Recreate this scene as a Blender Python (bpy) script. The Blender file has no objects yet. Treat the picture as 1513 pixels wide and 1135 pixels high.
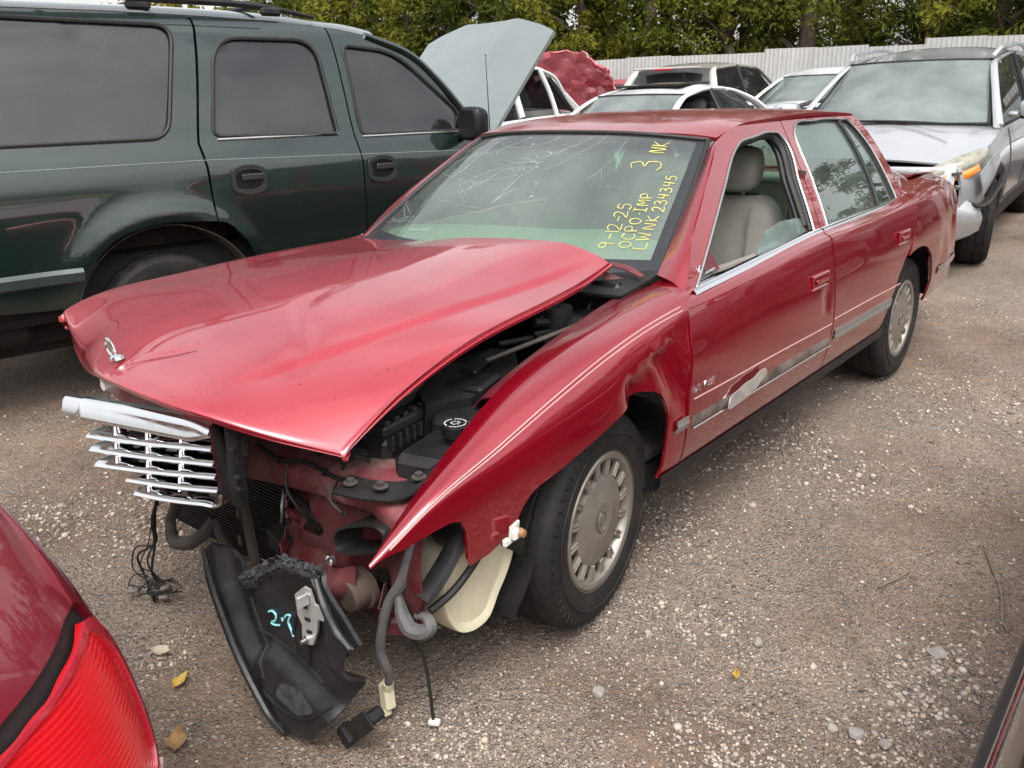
import bpy, bmesh, math, random
import numpy as np
from mathutils import Vector, Matrix
from mathutils.geometry import delaunay_2d_cdt

random.seed(7); RNG = np.random.default_rng(11)
SC = bpy.context.scene
COL = SC.collection
PI = math.pi
R = math.radians

# ------------------------------------------------------------------ camera
cam_d = bpy.data.cameras.new('camera'); cam = bpy.data.objects.new('camera', cam_d); COL.objects.link(cam)
YAW, PITCH, ROLL = 0.7075126, -0.3307965, -0.0265638
_d = Vector((math.cos(YAW)*math.cos(PITCH), math.sin(YAW)*math.cos(PITCH), math.sin(PITCH)))
_r = _d.cross(Vector((0, 0, 1))).normalized(); _u = _r.cross(_d)
_r2 = math.cos(ROLL)*_r + math.sin(ROLL)*_u; _u2 = -math.sin(ROLL)*_r + math.cos(ROLL)*_u
_m = Matrix((_r2, _u2, -_d)).transposed().to_4x4(); _m.translation = Vector((-1.7932, -2.0901, 1.5025))
cam.matrix_world = _m
cam_d.sensor_width = 36; cam_d.lens = 1219.99/1513*36; cam_d.clip_start = 0.05; cam_d.clip_end = 600
SC.camera = cam
# ------------------------------------------------------------------ sky, sun, exposure (bright overcast)
SUN_EL, SUN_AZ = R(60), R(222)          # azimuth measured from +x towards +y: where the sun stands
w = bpy.data.worlds.new('World'); SC.world = w; w.use_nodes = True
nt = w.node_tree; nt.nodes.clear()
sky = nt.nodes.new('ShaderNodeTexSky'); sky.sky_type = 'NISHITA'; sky.sun_disc = False
sky.sun_elevation = SUN_EL; sky.sun_rotation = PI/2 - SUN_AZ
sky.air_density = 1.6; sky.dust_density = 5.0; sky.ozone_density = 1.0
hs = nt.nodes.new('ShaderNodeHueSaturation'); hs.inputs['Saturation'].default_value = 0.16
# cloud cover: soft grey and white patches over the whole sky
tc = nt.nodes.new('ShaderNodeTexCoord'); nz = nt.nodes.new('ShaderNodeTexNoise'); nz.inputs['Scale'].default_value = 2.6
nz.inputs['Detail'].default_value = 5; nz.inputs['Roughness'].default_value = .55; nz.inputs['Distortion'].default_value = .4
cr = nt.nodes.new('ShaderNodeValToRGB'); cr.color_ramp.elements[0].position = .32; cr.color_ramp.elements[0].color = (.72, .74, .77, 1)
cr.color_ramp.elements[1].position = .66; cr.color_ramp.elements[1].color = (1.42, 1.41, 1.39, 1)
mx = nt.nodes.new('ShaderNodeMix'); mx.data_type = 'RGBA'; mx.blend_type = 'MULTIPLY'; mx.inputs[0].default_value = 1
bg = nt.nodes.new('ShaderNodeBackground'); bg.inputs['Strength'].default_value = 0.15
wo = nt.nodes.new('ShaderNodeOutputWorld')
nt.links.new(sky.outputs[0], hs.inputs['Color']); nt.links.new(tc.outputs['Generated'], nz.inputs['Vector'])
nt.links.new(nz.outputs['Fac'], cr.inputs[0]); nt.links.new(hs.outputs[0], mx.inputs[6]); nt.links.new(cr.outputs[0], mx.inputs[7])
nt.links.new(mx.outputs[2], bg.inputs['Color']); nt.links.new(bg.outputs[0], wo.inputs['Surface'])
sd = bpy.data.lights.new('sun', 'SUN'); sd.energy = 0.65; sd.angle = R(30); sd.color = (1, .96, .9)
so = bpy.data.objects.new('sun', sd); COL.objects.link(so)
_s = Vector((math.cos(SUN_AZ)*math.cos(SUN_EL), math.sin(SUN_AZ)*math.cos(SUN_EL), math.sin(SUN_EL)))
so.rotation_euler = (-_s).to_track_quat('-Z', 'Y').to_euler(); so.location = _s*30
SC.view_settings.view_transform = 'Standard'; SC.view_settings.look = 'None'
SC.view_settings.exposure = 0.90; SC.view_settings.gamma = 1.0; SC.view_settings.use_curve_mapping = False
SC.render.engine = 'CYCLES'
SC.cycles.max_bounces = 5; SC.cycles.transparent_max_bounces = 14; SC.cycles.glossy_bounces = 3; SC.cycles.diffuse_bounces = 2
SC.cycles.sample_clamp_indirect = 6; SC.cycles.use_adaptive_sampling = True; SC.cycles.adaptive_threshold = .025; SC.cycles.adaptive_min_samples = 16; SC.cycles.use_denoising = True

# ------------------------------------------------------------------ materials
MATS = {}
def node(nt, typ, **kw):
    n = nt.nodes.new(typ)
    for k, v in kw.items(): setattr(n, k, v)
    return n
def mat(name, base=(.5, .5, .5), rough=.5, metal=0., coat=0., coat_rough=.05, var=.0, vscale=6., dirt=0., dirt_col=(.16, .12, .09),
        dscale=3., bump=0., bscale=60., spec=.5, emis=None, trans=0., rvar=0., streak=False, fade=0., fade_col=None):
    """principled material with noise in colour and gloss, a layer of dust in blotches and fine relief"""
    if name in MATS: return MATS[name]
    m = bpy.data.materials.new(name); m.use_nodes = True; nt = m.node_tree
    b = nt.nodes['Principled BSDF']
    b.inputs['Roughness'].default_value = rough; b.inputs['Metallic'].default_value = metal
    b.inputs['Coat Weight'].default_value = coat; b.inputs['Coat Roughness'].default_value = coat_rough
    b.inputs['Specular IOR Level'].default_value = spec
    b.inputs['Coat IOR'].default_value = 1.65
    if trans: b.inputs['Transmission Weight'].default_value = trans
    if emis: b.inputs['Emission Color'].default_value = (*emis[0], 1); b.inputs['Emission Strength'].default_value = emis[1]
    co = node(nt, 'ShaderNodeTexCoord').outputs['Object']
    def noise(sc, det=3, ro=.6, vec=None):
        n = node(nt, 'ShaderNodeTexNoise'); n.inputs['Scale'].default_value = sc; n.inputs['Detail'].default_value = det; n.inputs['Roughness'].default_value = ro
        nt.links.new(vec or co, n.inputs['Vector']); return n.outputs['Fac']
    def rng(v, a, b_, lo, hi):
        n = node(nt, 'ShaderNodeMapRange'); nt.links.new(v, n.inputs[0])
        for i, q in enumerate((a, b_, lo, hi)): n.inputs[i+1].default_value = q
        return n.outputs[0]
    def mix(f, a, b_, blend='MIX'):
        n = node(nt, 'ShaderNodeMix', data_type='RGBA', blend_type=blend)
        for i, q in ((0, f), (6, a), (7, b_)):
            if hasattr(q, 'is_linked') or hasattr(q, 'links'): nt.links.new(q, n.inputs[i])
            elif i == 0: n.inputs[0].default_value = q
            else: n.inputs[i].default_value = (*q, 1)
        return n.outputs[2]
    col = None
    if var:
        lo = tuple(c*(1-var) for c in base); hi = tuple(min(1, c*(1+var)) for c in base)
        col = mix(rng(noise(vscale), .3, .7, 0, 1), lo, hi)
    if fade:
        col = mix(rng(noise(1.9, 3, .5), .35, .65, 0, fade), col or base, fade_col or tuple(min(1, c*1.4+.05) for c in base))
    if dirt:
        vec = co
        if streak:
            mp = node(nt, 'ShaderNodeMapping'); mp.inputs['Scale'].default_value = (1, 1, .15); nt.links.new(co, mp.inputs[0]); vec = mp.outputs[0]
        f = rng(noise(dscale, 4, .68, vec), .42, .75, 0, dirt); col = mix(f, col or base, dirt_col)
        rr = node(nt, 'ShaderNodeMapRange'); nt.links.new(f, rr.inputs[0]); rr.inputs[1].default_value = 0; rr.inputs[2].default_value = 1
        rr.inputs[3].default_value = rough; rr.inputs[4].default_value = .9; nt.links.new(rr.outputs[0], b.inputs['Roughness'])
        if coat:
            cw = node(nt, 'ShaderNodeMapRange'); nt.links.new(f, cw.inputs[0]); cw.inputs[1].default_value = 0; cw.inputs[2].default_value = .6
            cw.inputs[3].default_value = coat; cw.inputs[4].default_value = coat*.25; nt.links.new(cw.outputs[0], b.inputs['Coat Weight'])
    elif rvar:
        nt.links.new(rng(noise(vscale*1.7, 5), .3, .7, max(.02, rough-rvar), rough+rvar), b.inputs['Roughness'])
    if coat and rvar:
        nt.links.new(rng(noise(4.3, 6), .35, .7, coat_rough*.6, coat_rough+rvar), b.inputs['Coat Roughness'])
    if col is None: b.inputs['Base Color'].default_value = (*base, 1)
    else: nt.links.new(col, b.inputs['Base Color'])
    if bump:
        bp = node(nt, 'ShaderNodeBump'); bp.inputs['Strength'].default_value = bump; bp.inputs['Distance'].default_value = .004
        nt.links.new(noise(bscale, 3, .65), bp.inputs['Height']); nt.links.new(bp.outputs[0], b.inputs['Normal'])
    MATS[name] = m; return m

def glass(name, tint=(.75, .85, .8), f0=.05, rough=.0, band=None, film=0., film_col=(.5, .5, .5)):
    """sheet glass: tinted see-through, mirror by angle; film = pale veil, dust plus painted-in sky reflection; band = (attribute v start, end, tint) for a shade band"""
    if name in MATS: return MATS[name]
    m = bpy.data.materials.new(name); m.use_nodes = True; nt = m.node_tree; nt.nodes.clear()
    out = node(nt, 'ShaderNodeOutputMaterial'); tr = node(nt, 'ShaderNodeBsdfTransparent'); gl = node(nt, 'ShaderNodeBsdfGlossy')
    gl.inputs['Roughness'].default_value = rough; tr.inputs['Color'].default_value = (*tint, 1)
    lw = node(nt, 'ShaderNodeLayerWeight'); lw.inputs['Blend'].default_value = .5
    pw = node(nt, 'ShaderNodeMath', operation='POWER'); nt.links.new(lw.outputs['Facing'], pw.inputs[0]); pw.inputs[1].default_value = 5
    mr = node(nt, 'ShaderNodeMapRange'); nt.links.new(pw.outputs[0], mr.inputs[0]); mr.inputs[3].default_value = f0; mr.inputs[4].default_value = 1
    if band:
        uv = node(nt, 'ShaderNodeUVMap', uv_map='UVMap'); sp = node(nt, 'ShaderNodeSeparateXYZ'); nt.links.new(uv.outputs[0], sp.inputs[0])
        r2 = node(nt, 'ShaderNodeMapRange'); nt.links.new(sp.outputs['Y'], r2.inputs[0]); r2.inputs[1].default_value = band[0]; r2.inputs[2].default_value = band[1]
        r2.interpolation_type = 'SMOOTHSTEP'
        mc = node(nt, 'ShaderNodeMix', data_type='RGBA'); nt.links.new(r2.outputs[0], mc.inputs[0]); mc.inputs[6].default_value = (*tint, 1); mc.inputs[7].default_value = (*band[2], 1)
        nt.links.new(mc.outputs[2], tr.inputs['Color'])
    base = tr.outputs[0]
    if film:
        df = node(nt, 'ShaderNodeBsdfDiffuse'); df.inputs['Color'].default_value = (*film_col, 1)  # diffuse veil also stands in for a brighter sky reflection
        co = node(nt, 'ShaderNodeTexCoord'); n = node(nt, 'ShaderNodeTexNoise'); n.inputs['Scale'].default_value = 2.2; n.inputs['Detail'].default_value = 3; n.inputs['Roughness'].default_value = .5
        nt.links.new(co.outputs['Object'], n.inputs['Vector'])
        r3 = node(nt, 'ShaderNodeMapRange'); nt.links.new(n.outputs['Fac'], r3.inputs[0]); r3.inputs[1].default_value = .25; r3.inputs[2].default_value = .8; r3.inputs[3].default_value = film*.4; r3.inputs[4].default_value = film*1.5
        m2 = node(nt, 'ShaderNodeMixShader'); nt.links.new(r3.outputs[0], m2.inputs[0]); nt.links.new(base, m2.inputs[1]); nt.links.new(df.outputs[0], m2.inputs[2]); base = m2.outputs[0]
    ms = node(nt, 'ShaderNodeMixShader'); nt.links.new(mr.outputs[0], ms.inputs[0]); nt.links.new(base, ms.inputs[1]); nt.links.new(gl.outputs[0], ms.inputs[2])
    nt.links.new(ms.outputs[0], out.inputs['Surface']); MATS[name] = m; return m

# ------------------------------------------------------------------ mesh helpers
def mesh_obj(name, V, F, m, parent=None, smooth=40, uv=None):
    me = bpy.data.meshes.new(name); me.from_pydata(np.asarray(V, float).tolist(), [], [tuple(f) for f in (F.tolist() if hasattr(F, 'tolist') else F)])
    if uv is not None:
        l = me.uv_layers.new(name='UVMap'); idx = np.empty(len(me.loops), dtype=np.int32); me.loops.foreach_get('vertex_index', idx)
        l.data.foreach_set('uv', np.asarray(uv, dtype=np.float32)[idx].ravel())
    if smooth:
        me.polygons.foreach_set('use_smooth', [True]*len(me.polygons)); me.set_sharp_from_angle(angle=R(smooth))
    if isinstance(m, (list, tuple)):
        for q in m: me.materials.append(q)
    else: me.materials.append(m)
    me.update(); o = bpy.data.objects.new(name, me); COL.objects.link(o)
    if parent is not None: o.parent = parent
    return o
def tag(o, label=None, cat=None, group=None, kind=None):
    for k, v in (('label', label), ('category', cat), ('group', group), ('kind', kind)):
        if v: o[k] = v
    return o
def thing(name, label, cat, loc=(0, 0, 0), rz=0., group=None):
    o = bpy.data.objects.new(name, None); o.empty_display_size = .2; COL.objects.link(o)
    o.location = loc; o.rotation_euler = (0, 0, rz); return tag(o, label, cat, group)
def copy_tree(o, parent=None):
    c = o.copy(); COL.objects.link(c); c.parent = parent
    for ch in list(o.children): copy_tree(ch, c)
    return c
def cr_curve(P, n, closed=False):
    """smooth curve through points, n samples, spaced evenly by chord"""
    P = np.asarray(P, float)
    if len(P) == 2: return P[0] + np.linspace(0, 1, n)[:, None]*(P[1]-P[0])
    if closed: P = np.vstack([P, P[:1]])
    t = np.concatenate([[0], np.cumsum(np.linalg.norm(np.diff(P, axis=0), axis=1)+1e-9)])
    u = np.linspace(0, t[-1], n, endpoint=not closed)
    return hermite(t, P, u, closed)
def hermite(t, P, u, closed=False):
    t = np.asarray(t, float); P = np.asarray(P, float); u = np.asarray(u, float)
    h = np.diff(t); s = np.diff(P, axis=0)/h.reshape(-1, *([1]*(P.ndim-1)))
    M = np.empty_like(P)
    w_ = (h[1:]/(h[:-1]+h[1:])).reshape(-1, *([1]*(P.ndim-1)))
    M[1:-1] = s[:-1]*w_ + s[1:]*(1-w_)
    if closed: M[0] = M[-1] = (s[0]+s[-1])/2
    else: M[0], M[-1] = s[0], s[-1]
    i = np.clip(np.searchsorted(t, u, side='right')-1, 0, len(h)-1)
    sh = (-1, *([1]*(P.ndim-1)))
    x = ((u-t[i])/h[i]).reshape(sh) if u.ndim else (u-t[i])/h[i]
    hh = h[i].reshape(sh) if u.ndim else h[i]
    return P[i]*(2*x**3-3*x**2+1) + M[i]*hh*(x**3-2*x**2+x) + P[i+1]*(-2*x**3+3*x**2) + M[i+1]*hh*(x**3-x**2)
def net(P, nu, nv):
    """smooth surface through a net of control points P[i][j], sampled nu x nv"""
    P = np.asarray(P, float)
    a = hermite(np.arange(P.shape[0]), P, np.linspace(0, P.shape[0]-1, nu))
    b = hermite(np.arange(P.shape[1]), np.swapaxes(a, 0, 1), np.linspace(0, P.shape[1]-1, nv))
    return np.swapaxes(b, 0, 1)
def coons(a, b, c, d_, nu=20, nv=20, bulge=0., n=None):
    """patch between curves a (v=0) and b (v=1) along u, c (u=0) and d_ (u=1) along v"""
    A = cr_curve(a, nu); B = cr_curve(b, nu); Cc = cr_curve(c, nv); D = cr_curve(d_, nv)
    u = np.linspace(0, 1, nu)[:, None, None]; v = np.linspace(0, 1, nv)[None, :, None]
    G = (1-v)*A[:, None]+v*B[:, None]+(1-u)*Cc[None]+u*D[None]-((1-u)*(1-v)*A[0]+u*(1-v)*A[-1]+(1-u)*v*B[0]+u*v*B[-1])
    if bulge: G = G + np.asarray(n)*bulge*(16*u*(1-u)*v*(1-v))**.5
    return G
def grid_faces(nu, nv, flip=False, off=0):
    i, j = np.meshgrid(np.arange(nu-1), np.arange(nv-1), indexing='ij'); a = (i*nv+j).ravel()+off
    F = np.stack([a, a+nv, a+nv+1, a+1], 1)
    return F[:, ::-1] if flip else F
def vnormals(V, F):
    F = np.asarray(F); N = np.zeros_like(V); p0 = V[F[:, 0]]; n = np.zeros_like(p0)
    for k in range(1, F.shape[1]-1): n += np.cross(V[F[:, k]]-p0, V[F[:, k+1]]-p0)
    for k in range(F.shape[1]): np.add.at(N, F[:, k], n)
    return N/np.maximum(np.linalg.norm(N, axis=1, keepdims=True), 1e-12)
def thicken(V, F, t):
    """give a sheet thickness t to the back side, with its own rim"""
    V = np.asarray(V, float); F = np.asarray(F); N = vnormals(V, F); B = V-N*t; n = len(V); k = F.shape[1]
    a = F.ravel(); b = np.roll(F, -1, 1).ravel(); key = a.astype(np.int64)*n+b; rev = b.astype(np.int64)*n+a
    m = ~np.isin(key, rev); ra, rb = a[m], b[m]; ids = np.unique(np.concatenate([ra, rb])); loc = np.full(n, -1); loc[ids] = np.arange(len(ids)); q = len(ids); o = 2*n
    rim = np.stack([o+loc[rb], o+loc[ra], o+q+loc[ra], o+q+loc[rb]], 1)
    FF = [tuple(f) for f in F.tolist()]+[tuple(f) for f in (F[:, ::-1]+n).tolist()]+[tuple(f) for f in rim.tolist()]
    return np.vstack([V, B, V[ids], B[ids]]), FF, N
def sheet(name, G, m, parent=None, t=.004, flip=False, uvs=True, smooth=40):
    """panel from a grid of points (nu, nv, 3) with thickness t"""
    nu, nv = G.shape[:2]; V = G.reshape(-1, 3); F = grid_faces(nu, nv, flip)
    uv = np.stack(np.meshgrid(np.linspace(0, 1, nu), np.linspace(0, 1, nv), indexing='ij'), -1).reshape(-1, 2)
    if t:
        V2, F2, _ = thicken(V, F, t); uv = np.vstack([uv, uv, np.zeros((len(V2)-2*len(V), 2))]); return mesh_obj(name, V2, F2, m, parent, smooth, uv)
    return mesh_obj(name, V, F, m, parent, smooth, uv)
def inside(poly, X, Y):
    poly = np.asarray(poly); c = np.zeros(len(X), bool); j = len(poly)-1
    for i in range(len(poly)):
        xi, yi = poly[i]; xj, yj = poly[j]
        if yi != yj: c ^= ((yi > Y) != (yj > Y)) & (X < (xj-xi)*(Y-yi)/(yj-yi)+xi)
        j = i
    return c
def densify(poly, res):
    out = []; n = len(poly)
    for i in range(n):
        a = np.array(poly[i], float); b = np.array(poly[(i+1) % n], float); k = max(1, int(np.ceil(np.linalg.norm(b-a)/res)))
        for q in range(k): out.append(a+(b-a)*q/k)
    return np.array(out)
def cut(outline, surf, res=.03, holes=()):
    """mesh of a surface region: outline and holes in (u, v), surf(u array, v array) -> points"""
    loops = [densify(outline, res)]+[densify(h, res) for h in holes]
    u0, v0 = loops[0].min(0); u1, v1 = loops[0].max(0)
    gu, gv = np.meshgrid(np.arange(u0+res/2, u1, res), np.arange(v0+res/2, v1, res)); gu = gu.ravel(); gv = gv.ravel()
    k = inside(loops[0], gu, gv)
    for h in loops[1:]: k &= ~inside(h, gu, gv)
    bp = np.vstack(loops); gu, gv = gu[k], gv[k]
    if len(gu):
        dm = np.min((gu[:, None]-bp[None, :, 0])**2+(gv[:, None]-bp[None, :, 1])**2, axis=1); k = dm > (res*.45)**2; gu, gv = gu[k], gv[k]
    pts = [Vector(q) for q in bp]+[Vector((a, b)) for a, b in zip(gu, gv)]
    E_ = []; o = 0
    for l in loops:
        n = len(l); E_ += [(o+i, o+(i+1) % n) for i in range(n)]; o += n
    vo, _, fo, *_ = delaunay_2d_cdt(pts, E_, [], 0, 1e-6)
    P = np.array([tuple(q) for q in vo]); F = np.array([f for f in fo if len(f) == 3])
    c = P[F].mean(1); k = inside(loops[0], c[:, 0], c[:, 1])
    for h in loops[1:]: k &= ~inside(h, c[:, 0], c[:, 1])
    F = F[k]; return np.asarray(surf(P[:, 0], P[:, 1])), F, P
def cut_panel(name, outline, surf, m, parent=None, res=.03, holes=(), t=.012, flip=False, smooth=35):
    V, F, P = cut(outline, surf, res, holes)
    if flip: F = F[:, ::-1]
    V2, F2, _ = thicken(V, F, t); return mesh_obj(name, V2, F2, m, parent, smooth)

def rpoly(P, r, n=7):
    """polygon with rounded corners: P = list of (u, v) or (u, v, radius)"""
    out = []; m = len(P)
    for i in range(m):
        p = np.array(P[i][:2], float); a = np.array(P[i-1][:2], float)-p; b = np.array(P[(i+1) % m][:2], float)-p; la, lb = np.linalg.norm(a), np.linalg.norm(b)
        rr = min(P[i][2] if len(P[i]) > 2 else r, la*.48, lb*.48); p0, p1 = p+a/la*rr, p+b/lb*rr
        for t in np.linspace(0, 1, n): out.append(tuple((1-t)**2*p0+2*t*(1-t)*p+t*t*p1))
    return out

class MB:
    """collects simple solids; build() links them as one mesh"""
    def __init__(s): s.v = []; s.f = []
    def add(s, V, F):
        o = len(s.v); s.v += [tuple(q) for q in V]; s.f += [tuple(i+o for i in f) for f in F]; return s
    def box(s, c, size, rot=None, bev=0.):
        hx, hy, hz = [q/2 for q in size]; b = min(bev, hx*.9, hy*.9, hz*.9)
        M = rot if rot is not None else np.eye(3)
        if b <= 0:
            V = [(x, y, z) for x in (-hx, hx) for y in (-hy, hy) for z in (-hz, hz)]
            F = [(0, 1, 3, 2), (4, 6, 7, 5), (0, 4, 5, 1), (2, 3, 7, 6), (0, 2, 6, 4), (1, 5, 7, 3)]
        else:
            V = []; ix = {}
            for sx in (-1, 1):
                for sy in (-1, 1):
                    for sz in (-1, 1):
                        for ax in range(3):
                            q = [sx*(hx-b), sy*(hy-b), sz*(hz-b)]; q[ax] = (sx*hx, sy*hy, sz*hz)[ax]; ix[(sx, sy, sz, ax)] = len(V); V.append(tuple(q))
            F = []
            g = lambda sgn, ax: ix[(*sgn, ax)]
            for ax in range(3):
                o1, o2 = [(1, 2), (2, 0), (0, 1)][ax]
                for sg in (-1, 1):
                    q = []
                    for (a1, a2) in ((-1, -1), (1, -1), (1, 1), (-1, 1)):
                        k = [0, 0, 0]; k[ax] = sg; k[o1] = a1; k[o2] = a2; q.append(g(k, ax))
                    F.append(tuple(q if sg > 0 else q[::-1]))
                for a1 in (-1, 1):
                    for a2 in (-1, 1):     # edge along ax between faces o1 and o2
                        k0 = [0, 0, 0]; k0[o1] = a1; k0[o2] = a2; k1 = list(k0); k0[ax] = -1; k1[ax] = 1
                        q = (g(k0, o1), g(k1, o1), g(k1, o2), g(k0, o2)); F.append(q if a1*a2 < 0 else q[::-1])
            for sx in (-1, 1):
                for sy in (-1, 1):
                    for sz in (-1, 1):
                        k = (sx, sy, sz); q = (g(k, 0), g(k, 1), g(k, 2)); F.append(q if sx*sy*sz > 0 else q[::-1])
        V = np.asarray(V)@np.asarray(M).T + np.asarray(c); return s.add(V, F)
    def tube(s, P, r, n=8, cap=True, flat=None, k=None, closed=False):
        P = np.asarray(P, float)
        if k: P = cr_curve(P, k, closed)
        m = len(P); rr = np.full(m, r) if np.isscalar(r) else np.interp(np.linspace(0, 1, m), np.linspace(0, 1, len(r)), r)
        T = np.gradient(P, axis=0) if not closed else np.roll(P, -1, 0)-np.roll(P, 1, 0)
        T /= np.maximum(np.linalg.norm(T, axis=1, keepdims=True), 1e-9)
        up = np.array([0, 0, 1.]) if abs(T[0][2]) < .9 else np.array([1., 0, 0]); V = []
        a = np.linspace(0, 2*PI, n, endpoint=False)
        nrm = np.cross(T[0], up); nrm /= np.linalg.norm(nrm)
        for i in range(m):
            nrm = nrm-T[i]*(nrm@T[i]); nrm /= max(np.linalg.norm(nrm), 1e-9); bi = np.cross(T[i], nrm)
            V.append(P[i]+rr[i]*(np.cos(a)[:, None]*nrm+np.sin(a)[:, None]*bi*(flat or 1)))
        V = np.vstack(V); F = []
        for i in range(m if closed else m-1):
            i2 = (i+1) % m
            for j in range(n): F.append((i*n+j, i*n+(j+1) % n, i2*n+(j+1) % n, i2*n+j))
        if cap and not closed: F.append(tuple(range(n))[::-1]); F.append(tuple((m-1)*n+j for j in range(n)))
        return s.add(V, F)
    def lathe(s, prof, c=(0, 0, 0), axis='y', n=48, mod=None, cap=False):
        V = []; a = np.linspace(0, 2*PI, n, endpoint=False)
        for i, (r, h) in enumerate(prof):
            rr = np.full(n, r)
            if mod: rr = mod(i, r, a, np.arange(n))
            x, y = rr*np.cos(a), rr*np.sin(a); hh = np.full(n, h)
            V.append(np.stack({'y': (x, hh, y), 'x': (hh, x, y), 'z': (x, y, hh)}[axis], 1))
        V = np.vstack(V)+np.asarray(c); F = []
        for i in range(len(prof)-1):
            for j in range(n): F.append((i*n+j, i*n+(j+1) % n, (i+1)*n+(j+1) % n, (i+1)*n+j))
        if cap: F.append(tuple(range(n))[::-1]); F.append(tuple((len(prof)-1)*n+j for j in range(n)))
        return s.add(V, F)
    def prism(s, poly, fr, depth):
        """extrude a polygon (u, v) placed by fr(u, v, w)"""
        n = len(poly); V = [fr(u, v, 0) for u, v in poly]+[fr(u, v, depth) for u, v in poly]
        F = [tuple(range(n))[::-1], tuple(range(n, 2*n))]+[(i, (i+1) % n, n+(i+1) % n, n+i) for i in range(n)]
        return s.add(V, F)
    def grid(s, G, t=0., flip=False):
        V = G.reshape(-1, 3); F = grid_faces(G.shape[0], G.shape[1], flip)
        if t: V, F, _ = thicken(V, F, t)
        return s.add(V, F)
    def build(s, name, m, parent=None, smooth=35):
        return mesh_obj(name, s.v, s.f, m, parent, smooth)
def rot(ax=(0, 0, 1), a=0.): return np.array(Matrix.Rotation(a, 3, Vector(ax)))
def rx(a): return rot((1, 0, 0), a)
def ry(a): return rot((0, 1, 0), a)
def rz(a): return rot((0, 0, 1), a)
def smooth01(x): x = np.clip(x, 0, 1); return x*x*(3-2*x)
_ng = RNG.random((64, 64))
def vnoise(x, y):
    """tiling value noise"""
    x = np.asarray(x, float); y = np.asarray(y, float); xi = np.floor(x).astype(int); yi = np.floor(y).astype(int); fx = smooth01(x-xi); fy = smooth01(y-yi)
    g = lambda a, b: _ng[a % 64, b % 64]
    return (g(xi, yi)*(1-fx)+g(xi+1, yi)*fx)*(1-fy)+(g(xi, yi+1)*(1-fx)+g(xi+1, yi+1)*fx)*fy
def fnoise(x, y, o=4):
    r = 0; a = .5
    for i in range(o): r = r+a*vnoise(x*2**i+13*i, y*2**i+7*i); a *= .5
    return r
# ================================================================== THE SETTING
def gz(x, y):
    """the yard is flat around the wrecked car and climbs gently towards the back fence"""
    s = np.maximum(0, np.asarray(x, float)-2.9); s = np.minimum(s, 30); return .052*s*s/(s+1.)
def micro(x, y): return (fnoise(x*3.1, y*3.1, 3)-.45)*.035+(fnoise(x*17, y*17, 2)-.37)*.012
def ground_h(x, y):
    fade = np.clip(1-(np.hypot(x-1, y)-6)/8, 0, 1); return gz(x, y)+micro(x, y)*fade-.012
def axis_pts(lo, hi, step, far, g=1.16):
    c = list(np.arange(lo, hi, step)); s = step; q = hi
    while q < far: c.append(q); s *= g; q += s
    s = step; q = lo-step
    while q > -far: c.insert(0, q); s *= g; q -= s
    return np.array(c)
gx = axis_pts(-2.0, 5.2, .04, 420); gy = axis_pts(-2.6, 2.6, .04, 420)
GX, GY = np.meshgrid(gx, gy, indexing='ij'); GZ = ground_h(GX, GY)
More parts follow.
